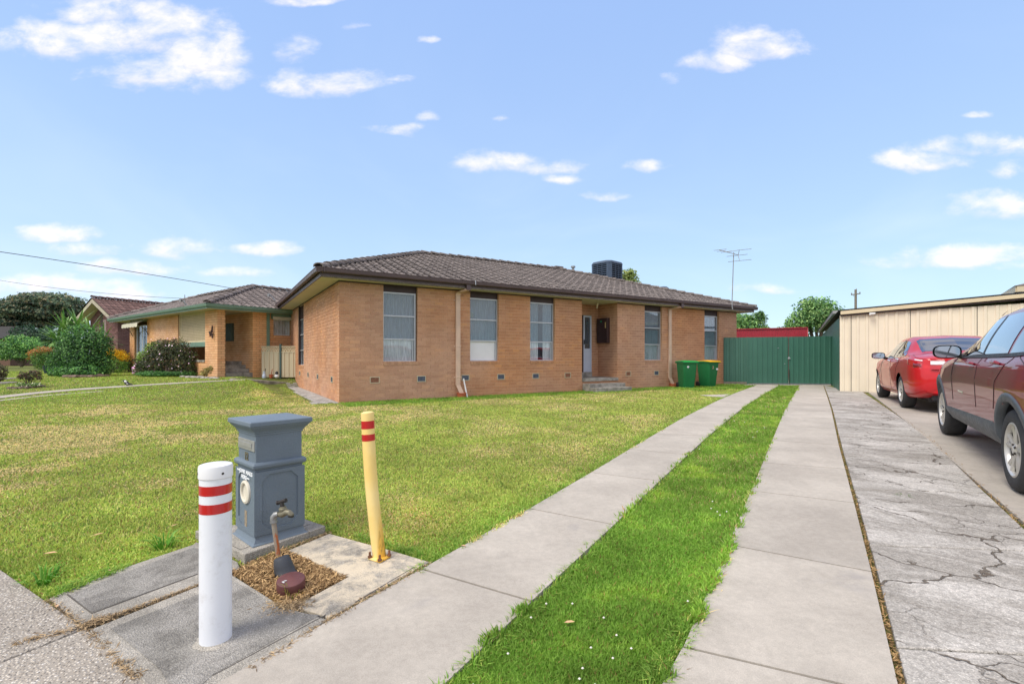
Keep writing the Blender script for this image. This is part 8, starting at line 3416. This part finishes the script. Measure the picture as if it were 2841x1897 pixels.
cl_ = np.where(md[:, None], cl_ * (0.55 + 0.9 * mott) * np.array([1.0, 1.0, 1.0]) + np.clip(mott - 0.55, 0, 1) * np.array([0.35, 0.22, 0.02]), cl_ * (0.78 + 0.44 * mott))
cl_ = cl_ * np.where(md, 1.02, 1.2)[:, None] * (0.80 + 0.4 * fbm(bxp, byp, 0.9, 41)[:, None]) * rng.uniform(0.85, 1.15, N)[:, None]
# far blades: one triangle; near blades: three
fa_ = ~nearb
V1 = np.stack([b0[fa_] - wv_[fa_], b0[fa_] + wv_[fa_], tip[fa_]], 1).reshape(-1, 3)
F1 = np.arange(len(V1)).reshape(-1, 3)
g1 = np_mesh('lawn_grass', V1, F1, M['grassblade'], None, np.repeat(cl_[fa_], 3, 0))
tag(g1, kind='stuff')
nb2 = nearb
V2 = np.stack([b0[nb2] - wv_[nb2], b0[nb2] + wv_[nb2], midp[nb2] + wv_[nb2] * 0.75, midp[nb2] - wv_[nb2] * 0.75, tip[nb2]], 1).reshape(-1, 3)
o5 = np.arange(nb2.sum())[:, None] * 5
F2 = np.concatenate([o5 + np.array([0, 1, 2]), o5 + np.array([0, 2, 3]), o5 + np.array([3, 2, 4])])
g2 = np_mesh('lawn_grass', V2, F2, M['grassblade'], None, np.repeat(cl_[nb2], 5, 0))
tag(g2, kind='stuff')
print('blades', N, 'tris', len(F1) + len(F2))


def tufts(places, n_each, h, w, cols, name, spread=0.04, lean_=0.9):
    """Ragged tufts of longer blades."""
    c = np.repeat(np.array(places), n_each, 0)
    m_ = len(c)
    aa = rng.uniform(0, 2 * np.pi, m_)
    rr_ = rng.random(m_) ** 0.5 * spread
    x0, y0 = c[:, 0] + np.cos(aa) * rr_, c[:, 1] + np.sin(aa) * rr_
    hh = h * rng.uniform(0.5, 1.25, m_)
    ln = lean_ * rng.uniform(0.3, 1.3, m_)
    z0 = gz(x0, y0)
    bb = np.stack([x0, y0, z0], 1)
    mm = np.stack([x0 + np.cos(aa) * hh * ln * 0.45, y0 + np.sin(aa) * hh * ln * 0.45, z0 + hh * 0.75], 1)
    tt = np.stack([x0 + np.cos(aa) * hh * ln * 1.15, y0 + np.sin(aa) * hh * ln * 1.15, z0 + hh * 0.85], 1)
    ww = np.stack([-np.sin(aa), np.cos(aa), np.zeros(m_)], 1) * (w * rng.uniform(0.7, 1.2, m_))[:, None]
    V = np.stack([bb - ww, bb + ww, mm + ww, mm - ww, tt], 1).reshape(-1, 3)
    o_ = np.arange(m_)[:, None] * 5
    F = np.concatenate([o_ + np.array([0, 1, 2]), o_ + np.array([0, 2, 3]), o_ + np.array([3, 2, 4])])
    cc = np.array(cols)
    C = cc[rng.integers(0, len(cc), m_)] * rng.uniform(0.8, 1.2, m_)[:, None]
    return np_mesh(name, V, F, M['grassblade'], None, np.repeat(C, 5, 0))


pl = []
for e, side, nn in ((eLR, 1, 260), (eRL, -1, 300), (eLL, -1, 260)):
    for k in range(nn):
        y = math.exp(rng.uniform(math.log(1.1), math.log(16.0)))
        p = e.p(y)
        if e is eLL and y < 2.75:
            continue
        pl.append((p.x + side * rng.uniform(0.0, 0.05), y))
for a_p, b_p in zip(P_A[-1:] + P_A[:0], P_A[:1]):
    pa, pb_ = G(*P_A[-1]), G(*P_A[0])
    for k in range(60):
        tq = rng.random()
        pl.append((pa.x + (pb_.x - pa.x) * tq, pa.y + (pb_.y - pa.y) * tq + 0.02))
for k in range(40):
    pa, pb_ = G(915, 1478), G(1196, 1560)
    tq = rng.random()
    pl.append((pa.x + (pb_.x - pa.x) * tq, pa.y + (pb_.y - pa.y) * tq + 0.015))
o = tufts(pl, 14, 0.045, 0.0021, [lush, lush2, gC, gA], 'edge_grass', 0.035)
tag(o, kind='stuff')
for (px, py, lab) in ((455, 1522, 'broad leaved grassy weed tuft at the edge of the lawn beside the pads'), (120, 1620, 'loose grassy weed tuft near the corner of the footpath')):
    p = G(px, py)
    o = tufts([(p.x, p.y)], 46, 0.085, 0.0042, [S3(98, 152, 52), S3(130, 172, 80), S3(84, 136, 48)], 'grass_tuft', 0.05, 1.2)
    tag(o, lab, 'weed')
p = G(812, 1666)
tag(tufts([(p.x, p.y)], 16, 0.10, 0.0020, [S3(150, 158, 60), S3(120, 146, 52)], 'grass_tuft', 0.03, 0.35), 'thin yellowish grass stalks in front of the brown capped pipe', 'weed')
tag(tufts([(p.x - 0.01, p.y - 0.02)], 220, 0.035, 0.0017, [S3(190, 158, 98), S3(150, 118, 68)], 'straw_tuft', 0.07, 1.2), 'heap of dry straw at the foot of the brown capped pipe', 'weed')
p = G(2488, 1376)
tag(tufts([(G(2508, 1383).x, G(2508, 1383).y)], 26, 0.04, 0.003, [S3(96, 136, 60)], 'crack_weed', 0.03, 1.1), 'small green weed growing in a crack of the old concrete', 'weed')
# clover heads in the strip of grass
cv, cf2 = [], []
oc = np.array([(1, 0, 0), (-1, 0, 0), (0, 1, 0), (0, -1, 0), (0, 0, 1), (0, 0, -1)], float)
of = np.array([(0, 2, 4), (2, 1, 4), (1, 3, 4), (3, 0, 4), (2, 0, 5), (1, 2, 5), (3, 1, 5), (0, 3, 5)])
ck_ = 0
for k in range(48):
    y = math.exp(rng.uniform(math.log(1.6), math.log(12.0)))
    x = lerp(eLR.p(y).x, eRL.p(y).x, rng.uniform(0.08, 0.95))
    if fbm(np.array([x]), np.array([y]), 0.9, 77)[0] < 0.47:
        continue
    cv.append(oc * 0.0055 * (1 + y / 14) + np.array([x, y, float(gz(x, y)) + 0.045]))
    cf2.append(of + ck_ * 6)
    ck_ += 1
if cv:
    cvv = np.concatenate(cv)
    o = np_mesh('clover_flower', cvv, np.concatenate(cf2), M['straw'], None, np.tile(np.array(srgb(224, 220, 210)), (len(cvv), 1)))
    tag(o, kind='stuff')
# fallen leaves that can be told apart
M['deadleaf'] = plain('dead_leaf', srgb(196, 160, 120), 0.8, 0.2, 30.0)


def dead_leaf(px, py, rz, s, label, dz=0.02):
    p = G(px, py)
    mb = MB()
    P_ = [(-1, 0, 0), (-0.4, 0.32, 0.12), (0.4, 0.30, 0.18), (1, 0, 0.05), (0.4, -0.30, 0.14), (-0.4, -0.32, 0.1), (0, 0, 0.0)]
    c_, s_ = math.cos(rz), math.sin(rz)
    mb.add([p + Vector(((x * c_ - y * s_) * s, (x * s_ + y * c_) * s, z * s + dz)) for x, y, z in P_], [(0, 6, 1), (1, 6, 2), (2, 6, 3), (3, 6, 4), (4, 6, 5), (5, 6, 0)])
    tag(mb.build('fallen_leaf', M['deadleaf'], None), label, 'leaf', 'fallen leaves')


dead_leaf(272, 1494, 0.9, 0.030, 'tan curled dead leaf on the lawn left of the white post', 0.03)
dead_leaf(140, 1547, 0.3, 0.036, 'long tan dead leaf on the lawn near the footpath', 0.03)
dead_leaf(484, 1468, 1.1, 0.024, 'brown dead leaf on the lawn just left of the white post', 0.03)
dead_leaf(1580, 1752, 0.1, 0.026, 'tan dead leaf lying in the middle of the green grass strip', 0.045)
dead_leaf(1286, 1528, -0.5, 0.020, 'pale dead leaf at the lawn edge beside the driveway', 0.035)
dead_leaf(304, 1598, -0.4, 0.014, 'small white leaf scrap on the edge of the long grey pad', 0.035)
dead_leaf(158, 1697, -0.9, 0.020, 'pale leaf scrap where the pad meets the footpath', 0.03)
